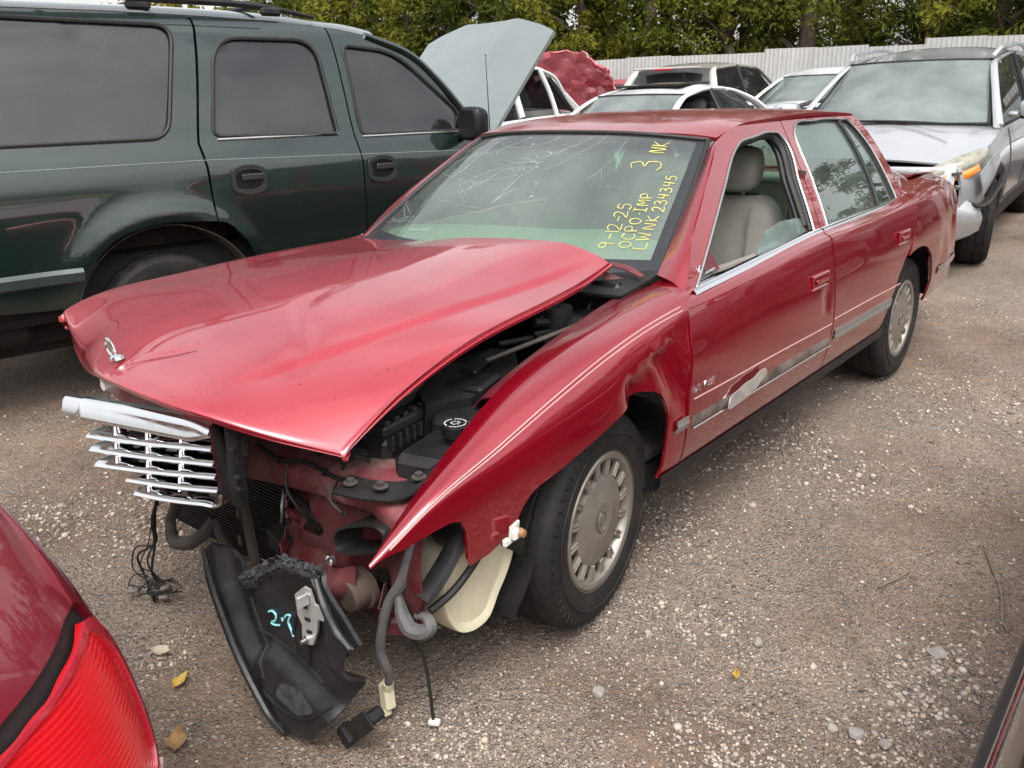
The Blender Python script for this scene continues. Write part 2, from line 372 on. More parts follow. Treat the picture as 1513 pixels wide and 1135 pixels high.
def ground_mat():
    m = bpy.data.materials.new('dirt_and_gravel'); m.use_nodes = True; nt = m.node_tree; b = nt.nodes['Principled BSDF']
    b.inputs['Roughness'].default_value = .92; b.inputs['Specular IOR Level'].default_value = .25
    co = node(nt, 'ShaderNodeTexCoord').outputs['Object']
    def noise(s, d=5, r=.6):
        n = node(nt, 'ShaderNodeTexNoise'); n.inputs['Scale'].default_value = s; n.inputs['Detail'].default_value = d; n.inputs['Roughness'].default_value = r; nt.links.new(co, n.inputs['Vector']); return n.outputs['Fac']
    def ramp(v, *st):
        n = node(nt, 'ShaderNodeValToRGB'); nt.links.new(v, n.inputs[0]); e = n.color_ramp.elements
        while len(e) < len(st): e.new(.5)
        for q, (p, c) in zip(e, st): q.position = p; q.color = (*c, 1) if not np.isscalar(c) else (c, c, c, 1)
        return n.outputs[0]
    def mix(f, a, b_, bl='MIX'):
        n = node(nt, 'ShaderNodeMix', data_type='RGBA', blend_type=bl)
        if np.isscalar(f): n.inputs[0].default_value = f
        else: nt.links.new(f, n.inputs[0])
        for i, q in ((6, a), (7, b_)):
            if isinstance(q, tuple): n.inputs[i].default_value = (*q, 1)
            else: nt.links.new(q, n.inputs[i])
        return n.outputs[2]
    dirt = ramp(noise(1.3, 5, .62), (.30, (.135, .082, .053)), (.48, (.275, .185, .128)), (.70, (.45, .325, .235)))
    dirt = mix(ramp(noise(.55, 4, .6), (.44, 0.), (.60, .7)), dirt, (.375, .30, .245))
    dirt = mix(.55, dirt, ramp(noise(22, 3, .7), (.3, .55), (.7, 1.0)), 'MULTIPLY')
    def stones(scale, lo, hi):
        v = node(nt, 'ShaderNodeTexVoronoi'); v.inputs['Scale'].default_value = scale; nt.links.new(co, v.inputs['Vector'])
        cl = node(nt, 'ShaderNodeSeparateColor'); nt.links.new(v.outputs['Color'], cl.inputs[0])
        col = ramp(cl.outputs[0], (0., (.12, .093, .077)), (.35, (.30, .25, .212)), (.7, (.45, .395, .35)), (1., (.60, .555, .51)))
        edge = ramp(v.outputs['Distance'], (.28, 1.), (.52, 0.))
        return col, edge, cl.outputs[1], v.outputs['Distance']
    hgt = []
    out = dirt
    for sc, th, nsc in ((150, .42, 1.6), (70, .50, 2.3)):
        col, edge, pick, dist = stones(sc, 0, 1)
        msk = ramp(noise(nsc, 4, .65), (th-.13, 0.), (th+.12, 1.))
        f = mix(1., edge, msk, 'MULTIPLY'); pk = ramp(pick, (.25, 0.), (.4, 1.)); f = mix(1., f, pk, 'MULTIPLY')
        out = mix(f, out, col); hgt.append(f)
    fine = ramp(noise(240, 3, .8), (.56, 0.), (.66, 1.)); out = mix(mix(1., fine, (.38, .38, .38), 'MULTIPLY'), out, (.5, .45, .40))
    nt.links.new(out, b.inputs['Base Color'])
    a1 = node(nt, 'ShaderNodeMath', operation='MULTIPLY_ADD'); nt.links.new(hgt[1], a1.inputs[0]); a1.inputs[1].default_value = .7; nt.links.new(hgt[0], a1.inputs[2])
    a2 = node(nt, 'ShaderNodeMath', operation='MULTIPLY_ADD'); nt.links.new(noise(70, 3, .75), a2.inputs[0]); a2.inputs[1].default_value = 1.1; nt.links.new(a1.outputs[0], a2.inputs[2])
    bp = node(nt, 'ShaderNodeBump'); bp.inputs['Strength'].default_value = 1.; bp.inputs['Distance'].default_value = .016
    nt.links.new(a2.outputs[0], bp.inputs['Height']); nt.links.new(bp.outputs[0], b.inputs['Normal']); return m
GM = ground_mat()
tag(mesh_obj('ground', np.stack([GX, GY, GZ], -1).reshape(-1, 3), grid_faces(len(gx), len(gy)), GM, None, 60), kind='structure')

# ---- loose gravel: real stones, thick in some places and thin in others
def gravel():
    t = (1+5**.5)/2
    iv = np.array([(-1, t, 0), (1, t, 0), (-1, -t, 0), (1, -t, 0), (0, -1, t), (0, 1, t), (0, -1, -t), (0, 1, -t), (t, 0, -1), (t, 0, 1), (-t, 0, -1), (-t, 0, 1)])/math.sqrt(1+t*t)
    fi = np.array([(0, 11, 5), (0, 5, 1), (0, 1, 7), (0, 7, 10), (0, 10, 11), (1, 5, 9), (5, 11, 4), (11, 10, 2), (10, 7, 6), (7, 1, 8), (3, 9, 4), (3, 4, 2), (3, 2, 6), (3, 6, 8), (3, 8, 9), (4, 9, 5), (2, 4, 11), (6, 2, 10), (8, 6, 7), (9, 8, 1)])
    N = 170000
    ang = YAW + RNG.uniform(-.62, .62, N); rr = np.exp(RNG.uniform(math.log(.75), math.log(11), N))
    x = -1.79+rr*np.cos(ang); y = -2.09+rr*np.sin(ang)
    den = fnoise(x*1.7+3, y*1.7+9, 4)
    pile = np.zeros(N)
    for cx, cy, s, a in ((.40, -1.76, .16, .95), (.20, -1.74, .14, .9), (-.02, -1.70, .14, .8), (-.23, -1.46, .18, .6), (.18, -1.14, .16, .5), (1.5, -1.05, .30, .5), (1.7, -.75, .3, .4), (-.5, .78, .20, .7), (-.94, .03, .10, .7), (.64, -.80, .25, .35), (-.69, -.90, .16, .5), (-.83, 1.2, .25, .4), (.64, -1.80, .12, .4), (.14, -1.49, .14, .35), (2.6, -1.5, .5, .3)):
        pile = np.maximum(pile, a*np.exp(-((x-cx)**2+(y-cy)**2)/(s*s)))
    keep = RNG.random(N) < np.clip((den-.42)*2.6, .06, 1)*.55+pile*.8
    x, y, pile, rr = x[keep], y[keep], pile[keep], rr[keep]; n = len(x)
    rad = .0028+.0042*RNG.random(n)**2 + pile*.010*RNG.random(n)**2.2 + .012*(RNG.random(n) < .012)*RNG.random(n)
    rad *= .92*np.clip(rr/2.4, .8, 1.5)
    k = (RNG.random(n) < .8); x, y, rad = x[k], y[k], rad[k]; n = len(x)
    if n > 62000:
        s = RNG.choice(n, 62000, replace=False); x, y, rad = x[s], y[s], rad[s]; n = 62000
    sc = np.stack([RNG.uniform(.8, 1.35, n), RNG.uniform(.7, 1.1, n), RNG.uniform(.45, .8, n)], 1)*rad[:, None]
    V = iv[None]*(1+RNG.uniform(-.24, .24, (n, 12, 1)))*sc[:, None]
    a = RNG.uniform(0, 2*PI, n); ca, sa = np.cos(a)[:, None], np.sin(a)[:, None]
    V = np.stack([V[..., 0]*ca-V[..., 1]*sa, V[..., 0]*sa+V[..., 1]*ca, V[..., 2]], -1)
    z = ground_h(x, y)
    V += np.stack([x, y, z+rad*.22], 1)[:, None]
    F = (fi[None]+(np.arange(n)*12)[:, None, None]).reshape(-1, 3)
    me = bpy.data.meshes.new('gravel'); me.vertices.add(n*12); me.vertices.foreach_set('co', V.astype(np.float32).ravel())
    me.loops.add(len(F)*3); me.loops.foreach_set('vertex_index', F.astype(np.int32).ravel()); me.polygons.add(len(F))
    me.polygons.foreach_set('loop_start', np.arange(0, len(F)*3, 3, dtype=np.int32)); me.polygons.foreach_set('loop_total', np.full(len(F), 3, dtype=np.int32))
    me.update(); me.validate()
    g = RNG.random(n)**1.1; tint = RNG.random(n)
    cd = .13+.42*g; c = np.stack([cd*1.04, cd*(.92-.10*tint), cd*(.83-.19*tint), np.ones(n)], 1)
    at = me.color_attributes.new('stone', 'FLOAT_COLOR', 'POINT'); at.data.foreach_set('color', np.repeat(c, 12, 0).astype(np.float32).ravel())
    m = bpy.data.materials.new('stone'); m.use_nodes = True; nt = m.node_tree; b = nt.nodes['Principled BSDF']; b.inputs['Roughness'].default_value = .85
    q = node(nt, 'ShaderNodeVertexColor', layer_name='stone'); nt.links.new(q.outputs[0], b.inputs['Base Color']); me.materials.append(m)
    o = bpy.data.objects.new('gravel', me); COL.objects.link(o); tag(o, 'loose grey and tan gravel scattered over the brown dirt of the yard', 'gravel', kind='stuff')
gravel()

# ---- corrugated fence at the back of the yard
FM = mat('galvanised_sheet', (.46, .46, .45), .42, .35, var=.12, vscale=1.2, dirt=.35, dirt_col=(.36, .34, .31), dscale=1.4, streak=True)
RUST = mat('rusty_steel', (.11, .045, .03), .8, 0, var=.3, vscale=14)
def fence(label, A, B, h=1.95):
    A = np.array(A, float); B = np.array(B, float); L = np.linalg.norm(B-A); a = math.atan2(B[1]-A[1], B[0]-A[0])
    f = thing('corrugated_fence', label, 'fence', (*A, float(gz(*A))), a)
    u = np.linspace(0, .93, 89); prof = .011*np.clip(1.6*np.cos(u*2*PI/.0775), -1, 1)
    G = np.stack([np.stack([u, prof, np.full_like(u, z)], -1) for z in (0, h)], 1)
    V, F, _ = thicken(G.reshape(-1, 3), grid_faces(len(u), 2), .0015)
    me = None; n = int(L/.9)
    for i in range(n):
        if me is None: o = mesh_obj('panel', V, F, FM, f, 50); me = o.data
        else: o = bpy.data.objects.new('panel', me); COL.objects.link(o); o.parent = f
        wx = A+(B-A)*(i*.9/L); dz = float(gz(*wx)-gz(*A))
        o.location = (i*.9, .006*(i % 2), dz+.06+random.uniform(-.05, .05)); o.rotation_euler = (random.uniform(-.02, .02), random.uniform(-.012, .012), random.uniform(-.008, .008))
    for z in (.45, 1.0):
        q = MB(); e0 = 0; e1 = float(gz(*B)-gz(*A)); q.tube([(0, .055, z+e0), (L, .055, z+e1)], .028, 6); q.build('rail', RUST, f, 30)
    for i in range(0, n+1, 3):
        q = MB(); q.tube([(0, 0, 0), (0, 0, h+.12)], .034, 8); o = q.build('post', RUST, f, 30); wx = A+(B-A)*(i*.9/L); o.location = (i*.9+.02, .11, float(gz(*wx)-gz(*A)))
    return f
fence('long weathered galvanised corrugated metal fence along the back of the yard, below the trees', (11.6, 15.5), (15.2, -1.3), 1.68)
fence('unseen weathered corrugated metal fence added at the right for reflections', (15.25, -1.45), (9.5, -12.5), 1.56)  # unseen fence run, added for what the car paint reflects

# ---- trees behind the fence
def leaf_mat(name, c, tr):
    m = bpy.data.materials.new(name); m.use_nodes = True; nt = m.node_tree; nt.nodes.clear()
    out = node(nt, 'ShaderNodeOutputMaterial'); d1 = node(nt, 'ShaderNodeBsdfDiffuse'); t1 = node(nt, 'ShaderNodeBsdfTranslucent'); ms = node(nt, 'ShaderNodeMixShader'); ms.inputs[0].default_value = .35
    co = node(nt, 'ShaderNodeTexCoord'); n = node(nt, 'ShaderNodeTexNoise'); n.inputs['Scale'].default_value = 1.1; n.inputs['Detail'].default_value = 3; nt.links.new(co.outputs['Object'], n.inputs['Vector'])
    oi = node(nt, 'ShaderNodeObjectInfo'); ad = node(nt, 'ShaderNodeMath', operation='MULTIPLY_ADD'); nt.links.new(oi.outputs['Random'], ad.inputs[0]); ad.inputs[1].default_value = .35; nt.links.new(n.outputs['Fac'], ad.inputs[2])
    r = node(nt, 'ShaderNodeValToRGB'); e = r.color_ramp.elements; e[0].position = .35; e[0].color = (*[q*.55 for q in c], 1); e[1].position = .95; e[1].color = (c[0]*1.7, c[1]*1.35, c[2]*.9, 1)
    nt.links.new(ad.outputs[0], r.inputs[0]); nt.links.new(r.outputs[0], d1.inputs[0]); nt.links.new(r.outputs[0], t1.inputs[0])
    nt.links.new(d1.outputs[0], ms.inputs[1]); nt.links.new(t1.outputs[0], ms.inputs[2]); nt.links.new(ms.outputs[0], out.inputs[0]); return m
LM = [leaf_mat('dark_leaf', (.080, .115, .028), .3), leaf_mat('green_leaf', (.135, .165, .038), .3), leaf_mat('yellow_leaf', (.21, .21, .038), .4)]
BARK = mat('bark', (.10, .075, .055), .9, var=.3, vscale=20, bump=.6, bscale=40)
def crown_mesh(seed, rx_, rz_, z0, n=8200, nc=80, ls=.062, m=0):
    rg = np.random.default_rng(seed)
    d = rg.normal(size=(nc, 3)); d /= np.linalg.norm(d, axis=1, keepdims=True); rad = rg.uniform(.45, 1, nc)**.6
    c = d*rad[:, None]*np.array([rx_, rx_, rz_])*(1+.25*rg.normal(size=(nc, 1))*.6)+np.array([0, 0, z0+rz_])
    cs = rg.uniform(.18, .5, nc)
    i = rg.integers(0, nc, n); off = rg.normal(size=(n, 3)); off /= np.maximum(np.linalg.norm(off, axis=1, keepdims=True), 1e-6); off *= (rg.uniform(0, 1, n)**.45*cs[i])[:, None]; off[:, 2] *= .75
    p = c[i]+off; p[:, 2] = np.maximum(p[:, 2], .05)
    s = ls*rg.uniform(.6, 1.35, n)
    nrm = off/np.maximum(np.linalg.norm(off, axis=1, keepdims=True), 1e-6)*.8+rg.normal(size=(n, 3))*.55+np.array([0, 0, .35]); nrm /= np.linalg.norm(nrm, axis=1, keepdims=True)
    t = np.cross(nrm, rg.normal(size=(n, 3))); t /= np.linalg.norm(t, axis=1, keepdims=True); b = np.cross(nrm, t)
    V = np.stack([p-t*s[:, None], p+b*(s*.45)[:, None]+nrm*(s*.12)[:, None], p+t*s[:, None]-nrm*(s*.25)[:, None], p-b*(s*.45)[:, None]+nrm*(s*.12)[:, None]], 1).reshape(-1, 3)
    a = np.arange(n)*4; F = np.stack([a, a+1, a+2, a+3], 1); return V, F
def trunk_mesh(seed, h, r0, spread):
    rg = random.Random(seed); q = MB(); top = h*.72
    P = [(0, 0, -.2)]+[(rg.uniform(-.12, .12)*k, rg.uniform(-.12, .12)*k, top*k/4) for k in range(1, 5)]
    q.tube(P, [r0*1.25, r0, r0*.8, r0*.55, r0*.25], 8, k=14)
    for k in range(7):
        z = top*rg.uniform(.3, .9); a = rg.uniform(0, 2*PI); L = spread*rg.uniform(.5, .95)
        q.tube([(0, 0, z), (math.cos(a)*L*.45, math.sin(a)*L*.45, z+L*.35), (math.cos(a)*L, math.sin(a)*L, z+L*.62)], [r0*.42, r0*.25, r0*.06], 5, k=8)
    return q.v, q.f
KINDS = []
for sd_, rx_, rz_, z0, mi, n, nc in ((1, 1.75, 2.6, .25, 0, 11000, 90), (2, 1.55, 2.2, .2, 1, 10000, 80), (3, 1.35, 1.5, .1, 2, 6500, 60), (4, 1.9, 3.2, .4, 0, 11500, 95), (5, 1.6, 2.5, .3, 1, 10500, 80)):
    V, F = crown_mesh(sd_, rx_, rz_, z0, n, nc, m=mi); cm = mesh_obj('crown', V, F, LM[mi], None, 0).data
    V, F = trunk_mesh(sd_, z0+2*rz_, .11+.02*rz_, rx_); tm = mesh_obj('trunk', V, F, BARK, None, 40).data
    KINDS.append((cm, tm))
for o in [o for o in COL.objects if o.name.startswith(('crown', 'trunk'))]: bpy.data.objects.remove(o)
def tree(k, x, y, s, label, group='trees beyond the fence'):
    t = thing('tree' if k != 2 else 'shrub', label, 'tree' if k != 2 else 'shrub', (x, y, float(gz(x, y))), random.uniform(0, 6.28), group); t.scale = (s, s, s*random.uniform(.92, 1.12))
    for nm, me in zip(('crown', 'trunk'), KINDS[k]):
        o = bpy.data.objects.new(nm, me); COL.objects.link(o); o.parent = t
    return t
# back row follows the fence line, from left to right in the picture
LBL = ['dark green tree in the dense row behind the back fence', 'mid green tree in the dense row behind the back fence', 'yellow green bush in front of the dark trees beyond the fence', 'tall dark tree in the rear row behind the back fence', 'mid green tree in the rear row behind the back fence']
i = 0
for row, (dx, sp, ks) in enumerate(((2.7, 1.75, (0, 1, 4, 0, 1, 0, 4)), (5.2, 2.2, (3, 4, 0, 3, 1))  )):
    y = 20.0
    while y > -2.0:
        k = ks[i % len(ks)]; i += 1; fx = 11.6+(15.5-y)*.214
        tree(k, fx+dx+random.uniform(-.5, .5), y+random.uniform(-.3, .3), random.uniform(.85, 1.2)*(1+.15*row), LBL[k]); y -= sp*random.uniform(.85, 1.15)
for x, y, s in ((9.2, 16.4, .95), (9.9, 17.6, 1.05), (10.6, 15.2, .8), (8.6, 18.4, 1.1), (11.6, 14.6, .75)):
    tree(2, x, y, s, 'bright yellow green bush above the roof rails of the dark green SUV', 'yellow green bushes at the left')
for j, t_ in enumerate(np.linspace(0, 1, 11)):  # unseen tree row, added so the car doors reflect something dark
    x = 16.6-6.6*t_; y = -3.6-11.5*t_; k = (0, 1, 3, 4)[j % 4]
    tree(k, x+random.uniform(-.4, .6), y-.6, random.uniform(.62, .85), 'unseen tree added beyond the right fence for dark door reflections', 'unseen trees added beyond the right hand fence')
# ================================================================== THE WRECKED RED SEDAN
# frame: x runs from the nose (-) to the tail (+), front axle at x = 0, rear axle at 2.891; the driver's side faces -y
RED = mat('red_paint', (.29, .003, .014), .22, .45, 1., .012, var=.06, vscale=3, rvar=.03)
RED_DUSTY = mat('red_paint_dusty', (.265, .003, .013), .22, .45, 1., .015, var=.06, vscale=3, dirt=.06, dirt_col=(.17, .10, .08), dscale=2.2)
RED_HOOD = mat('red_paint_faded', (.36, .010, .026), .30, .35, 1., .025, var=.06, vscale=4, rvar=.06, fade=.45, fade_col=(.50, .055, .07))
MAROON = mat('red_primer', (.105, .008, .015), .55, 0, .15, .3, var=.2, vscale=8, dirt=.6, dirt_col=(.15, .10, .08), dscale=5)
MAROON_D = mat('dusty_red_steel', (.17, .035, .04), .75, 0, 0, var=.25, vscale=7, dirt=.9, dirt_col=(.34, .25, .22), dscale=5, bump=.3, bscale=30)
BLK = mat('black_plastic', (.010, .010, .011), .50, var=.25, vscale=9, spec=.35, dirt=.28, dirt_col=(.075, .064, .054), dscale=7, bump=.15, bscale=120)
BLK_D = mat('black_plastic_clean', (.007, .0075, .009), .40, spec=.35, var=.2, vscale=9, bump=.1, bscale=150)
RUB = mat('black_rubber', (.012, .012, .012), .6, var=.2, vscale=12)
TYRE = mat('tyre_rubber', (.015, .0145, .0145), .70, var=.25, vscale=9, spec=.3, dirt=.28, dirt_col=(.075, .062, .05), dscale=5, bump=.25, bscale=90)
CHR = mat('chrome', (.78, .78, .79), .10, 1., rvar=.06, vscale=14)
CHR_D = mat('dull_chrome', (.55, .54, .53), .26, 1., rvar=.10, vscale=12, dirt=.25, dirt_col=(.2, .17, .15), dscale=8)
WHEELC = mat('wheel_cover_paint', (.31, .28, .245), .40, .6, .1, .2, var=.12, vscale=10, dirt=.45, dirt_col=(.20, .15, .11), dscale=7)
ALU = mat('bare_aluminium', (.55, .55, .55), .32, 1., var=.15, vscale=20, rvar=.12)
WHT = mat('white_plastic', (.72, .70, .64), .45, var=.12, vscale=9, dirt=.3, dirt_col=(.4, .34, .26), dscale=9)
IVORY = mat('ivory_plastic', (.66, .60, .43), .42, var=.10, vscale=6, dirt=.4, dirt_col=(.30, .25, .17), dscale=5)
BEIGE = mat('grey_leather', (.27, .25, .225), .55, var=.12, vscale=6, bump=.25, bscale=70)
BEIGE2 = mat('pale_trim', (.34, .36, .31), .6, var=.1, vscale=5, bump=.15, bscale=90)
CARPET = mat('dark_carpet', (.06, .052, .045), .95, var=.3, vscale=30)
GL_W = glass('windscreen_glass', (.66, .80, .70), .11, .01, band=(.80, .90, (.22, .26, .32)), film=.10, film_col=(.66, .71, .67))
GL_S = glass('side_glass', (.60, .72, .66), .12, .0, film=.09, film_col=(.5, .5, .5))
YEL = mat('yellow_marker', (.66, .60, .17), .6, var=.15, vscale=60)
PIN = mat('pale_pinstripe', (.60, .36, .33), .5, var=.1, vscale=20)
sed = thing('wrecked_sedan', 'wrecked red sedan with crumpled hood and missing front bumper', 'car')

# ---- body side surface: control rows from the sill up to the belt, given at stations along the car
def table(st):
    xs = np.array([s[0] for s in st]); Y = np.array([s[1] for s in st]); Z = np.array([s[2] for s in st]); return xs, Y, Z
FEN = table([
    (-.84, [.82, .842, .856, .864, .868, .868, .862, .858], [.36, .42, .47, .515, .55, .575, .582, .578]),
    (-.68, [.87, .885, .895, .90, .902, .895, .862, .83], [.34, .41, .49, .56, .62, .668, .676, .66]),
    (-.47, [.885, .905, .92, .925, .925, .908, .855, .79], [.33, .41, .50, .59, .67, .730, .755, .742]),
    (-.277, [.89, .915, .935, .942, .94, .915, .845, .76], [.33, .41, .51, .61, .71, .787, .816, .806]),
    (-.04, [.89, .92, .945, .952, .95, .918, .835, .74], [.33, .41, .51, .63, .75, .847, .868, .854]),
    (.12, [.89, .92, .947, .955, .95, .917, .83, .73], [.33, .41, .52, .64, .77, .875, .893, .874]),
    (.40, [.885, .925, .95, .957, .948, .915, .835, .735], [.33, .40, .52, .65, .79, .902, .932, .918]),
    (.66, [.885, .925, .95, .957, .948, .915, .845, .755], [.33, .40, .52, .65, .79, .912, .95, .955])])
SIDE = table([
    (.30, [.885, .925, .95, .957, .948, .915, .895, .872], [.33, .40, .52, .65, .79, .887, .905, .915]),
    (.65, [.885, .925, .95, .957, .948, .917, .894, .868], [.33, .40, .52, .65, .79, .897, .918, .932]),
    (1.5, [.885, .925, .95, .957, .948, .917, .89, .860], [.33, .40, .52, .65, .80, .932, .955, .970]),
    (2.4, [.885, .925, .95, .957, .95, .917, .885, .855], [.33, .40, .52, .65, .81, .945, .970, .984]),
    (2.9, [.88, .925, .95, .957, .95, .915, .87, .81], [.33, .40, .52, .66, .82, .955, 1.0, 1.03]),
    (3.3, [.87, .91, .938, .945, .938, .90, .85, .78], [.33, .40, .52, .66, .82, .955, 1.01, 1.045]),
    (3.6, [.855, .895, .92, .926, .92, .88, .83, .76], [.33, .40, .52, .66, .82, .95, 1.0, 1.035]),
    (3.8, [.835, .87, .892, .897, .89, .85, .80, .73], [.34, .41, .52, .66, .82, .94, .985, 1.015]),
    (3.93, [.79, .82, .838, .842, .835, .80, .755, .69], [.35, .42, .53, .66, .81, .925, .965, .99]),
    (4.0, [.70, .72, .735, .74, .735, .71, .68, .63], [.36, .43, .54, .66, .80, .91, .945, .965])])
def sec(tab, x, k):
    xs, Y, Z = tab; x = np.clip(np.asarray(x, float), xs[0], xs[-1]); k = np.asarray(k, float)
    yy = hermite(xs, Y, x.ravel()); zz = hermite(xs, Z, x.ravel()); n = Y.shape[1]; kk = np.clip(k.ravel(), 0, n-1); i = np.clip(kk.astype(int), 0, n-2); f = kk-i
    def cr(A):
        r = np.arange(len(i)); p1, p2 = A[r, i], A[r, i+1]; p0 = np.where(i > 0, A[r, np.maximum(i-1, 0)], 2*p1-p2); p3 = np.where(i < n-2, A[r, np.minimum(i+2, n-1)], 2*p2-p1)
        return .5*(2*p1+(p2-p0)*f+(2*p0-5*p1+4*p2-p3)*f*f+(3*p1-p0-3*p2+p3)*f**3)
    return cr(yy).reshape(x.shape), cr(zz).reshape(x.shape)
def z2k(tab, x, z, kmax=7):
    """which control row lies at height z"""
    lo = np.zeros_like(np.asarray(x, float)); hi = np.full_like(lo, kmax)
    for _ in range(40):
        m_ = (lo+hi)/2; _, q = sec(tab, x, m_); g = q < z; lo = np.where(g, m_, lo); hi = np.where(g, hi, m_)
    return (lo+hi)/2
KS = .1        # the row index is scaled so that outlines are roughly in metres
def side_surf(tab, sgn=-1, dent=None):
    def f(u, v):
        y, z = sec(tab, u, v/KS)
        if dent is not None: y = y-dent(u, z, v/KS)
        return np.stack([u, sgn*y, z], -1)
    return f
def xz(tab, pts, kmax=6.0):
    P = np.array(pts, float); k = z2k(tab, P[:, 0], P[:, 1], kmax); return [(a, b*KS) for a, b in zip(P[:, 0], k)]
def fdent(x, z, k):
    # crease behind the wheel arch, buckle over the arch lip, small waves from the crash
    line = .757+(x-.02)*.33; d_ = np.clip((line-z)/.02, 0, 1)*np.clip((x-.0)/.05, 0, 1)*np.clip((.44-x)/.18, 0, 1)*np.clip((z-.40)/.25, 0, 1)
    a = .032*d_*(.65+.35*np.sin((x+z*.7)*34))
    b = .016*np.exp(-((x-.10)**2/.003+(z-.735)**2/.0016))
    c = .010*np.sin(x*11+z*9)*np.clip((.62-k/7)*2, 0, 1)*np.clip((.3-x)/.3, 0, 1)*.35
    return a+b+c
def ddent(x, z, k):
    return .010*np.exp(-((x-1.5)**2/.0015+(z-.70)**2/.0012))*(1+.6*np.sin(x*150)*np.sin(z*130))+.0025*np.sin(x*7+z*11)*np.exp(-((z-.72)**2)/.02)
ARCH = [(-.455, .505), (-.42, .545), (-.391, .578), (-.266, .617), (-.137, .650), (-.016, .682), (.06, .700), (.107, .706), (.155, .702), (.207, .684), (.245, .640), (.265, .58), (.273, .527), (.278, .44), (.270, .375)]
arch_s = [tuple(q) for q in cr_curve(ARCH, 40)]
fen_low = [(-.825, .583), (-.76, .592), (-.70, .604), (-.635, .612), (-.605, .603), (-.592, .57), (-.588, .50), (-.58, .475), (-.52, .482)] + arch_s
fen_out = xz(FEN, fen_low+[(.385, .372), (.372, .52), (.368, .635), (.382, .74), (.386, .823)], 5.0)
fen_out += [(.405, 4.93*KS), (.46, 5.35*KS), (.55, 5.6*KS), (.64, 6.2*KS), (.64, 7*KS)]+[(x, 7*KS) for x in np.linspace(.60, -.82, 48)]+[(-.838, 6.2*KS), (-.838, 5.0*KS)]
cut_panel('fender', fen_out, side_surf(FEN, -1, fdent), RED, sed, .024, t=.010)
cut_panel('fender', [(x_, k_) for x_, k_ in fen_out if x_ > -.30], side_surf(FEN, 1), RED, sed, .05, t=.010, flip=True)
# pinstripes: two thin lines along the crease of the fender
def ribbon(q, P, N, w, t=.0012, along=None):
    """thin raised strip along points P, lying on normals N"""
    P = np.asarray(P); N = np.asarray(N); T = np.gradient(P, axis=0); T /= np.linalg.norm(T, axis=1, keepdims=True); B = np.cross(N, T); B /= np.linalg.norm(B, axis=1, keepdims=True)
    G = np.stack([P+B*w/2, P-B*w/2], 1)+N[:, None]*t; q.grid(G, t*1.5, flip=True); return q
def side_line(tab, P, dent=None, off=.0, n=60):
    """points and normals on the driver's side along a line given as (x, k)"""
    C_ = cr_curve(P, n); f = side_surf(tab, -1, dent); e = 1e-3
    p = f(C_[:, 0], C_[:, 1]*KS); a = f(C_[:, 0]+e, C_[:, 1]*KS)-p; b = f(C_[:, 0], C_[:, 1]*KS+e)-p; N = np.cross(a, b); N /= np.linalg.norm(N, axis=1, keepdims=True)
    N *= np.sign(-N[:, 1:2]); return p, N
q = MB()
for dk in (.0, .14):
    p, N = side_line(FEN, [(-.79, 4.88+dk), (-.5, 4.95+dk), (0, 4.95+dk), (.37, 4.93+dk)], fdent, n=90); ribbon(q, p, N, .0024)
q.build('pinstripe', PIN, sed, 30)

# ---- doors, quarter panel, rocker
ssurf = side_surf(SIDE, -1, ddent)
def door(name, low, x_top0, x_top1, m=RED_DUSTY, sgn=-1, surf=None, res=.03):
    k = 6.55*KS
    return cut_panel(name, xz(SIDE, low, 6.3)+[(x_top1, k), (x_top0, k)], surf or ssurf, m, sed, res, t=.02, flip=sgn > 0)
FD = [(.418, .905), (.392, .823), (.386, .74), (.372, .635), (.378, .52), (.392, .372), (.9, .37), (1.50, .368), (1.57, .374), (1.582, .40), (1.580, .524), (1.584, .605), (1.577, .704), (1.570, .822), (1.585, .92)]
RDO = [(1.597, .92), (1.582, .822), (1.589, .704), (1.596, .605), (1.592, .524), (1.594, .372), (2.0, .362), (2.33, .358), (2.36, .42), (2.40, .55), (2.46, .65), (2.53, .71), (2.60, .752), (2.645, .793), (2.70, .852), (2.748, .918), (2.752, .955)]
fd = door('front_door', FD, .45, 1.59); rd = door('rear_door', RDO, 1.602, 2.74)
RAR = [(2.40, .355), (2.385, .40), (2.41, .52), (2.46, .62), (2.53, .68), (2.608, .722)]
rarch = [tuple(a) for a in cr_curve([(2.608, .722), (2.70, .738), (2.80, .74), (2.91, .722), (3.02, .672), (3.10, .585), (3.15, .49), (3.175, .40)], 26)]
QP = [(2.752, .945), (2.752, .918), (2.704, .852), (2.65, .793)]+rarch+[(3.19, .372), (3.6, .385), (3.97, .41)]
QO = xz(SIDE, QP, 6.3)+[(3.985, 2.5*KS), (3.985, 4.5*KS), (3.975, 7*KS)]+[(x, 7*KS) for x in np.linspace(3.9, 2.80, 20)]+[(2.76, 6.6*KS)]
def qdent(x, z, k):
    # rows of knocks in the rear quarter
    r = 0
    for cx, cz, a, s in ((3.55, .80, .022, .010), (3.75, .90, .020, .006), (3.62, .93, .014, .004), (3.82, .72, .02, .010), (3.35, .72, .014, .008)): r = r+a*np.exp(-((x-cx)**2+(z-cz)**2)/s)
    return r+.004*np.sin(x*16+z*21)*np.clip((x-3.1)/.4, 0, 1)
cut_panel('quarter_panel', QO, side_surf(SIDE, -1, qdent), RED_DUSTY, sed, .03, t=.012)
fs = side_surf(SIDE, 1)
for nm, low, a, b in (('front_door', FD, .45, 1.59), ('rear_door', RDO, 1.602, 2.74)): door(nm, low, a, b, RED_DUSTY, 1, fs, .06)
cut_panel('quarter_panel', QO, fs, RED_DUSTY, sed, .06, t=.012, flip=True)
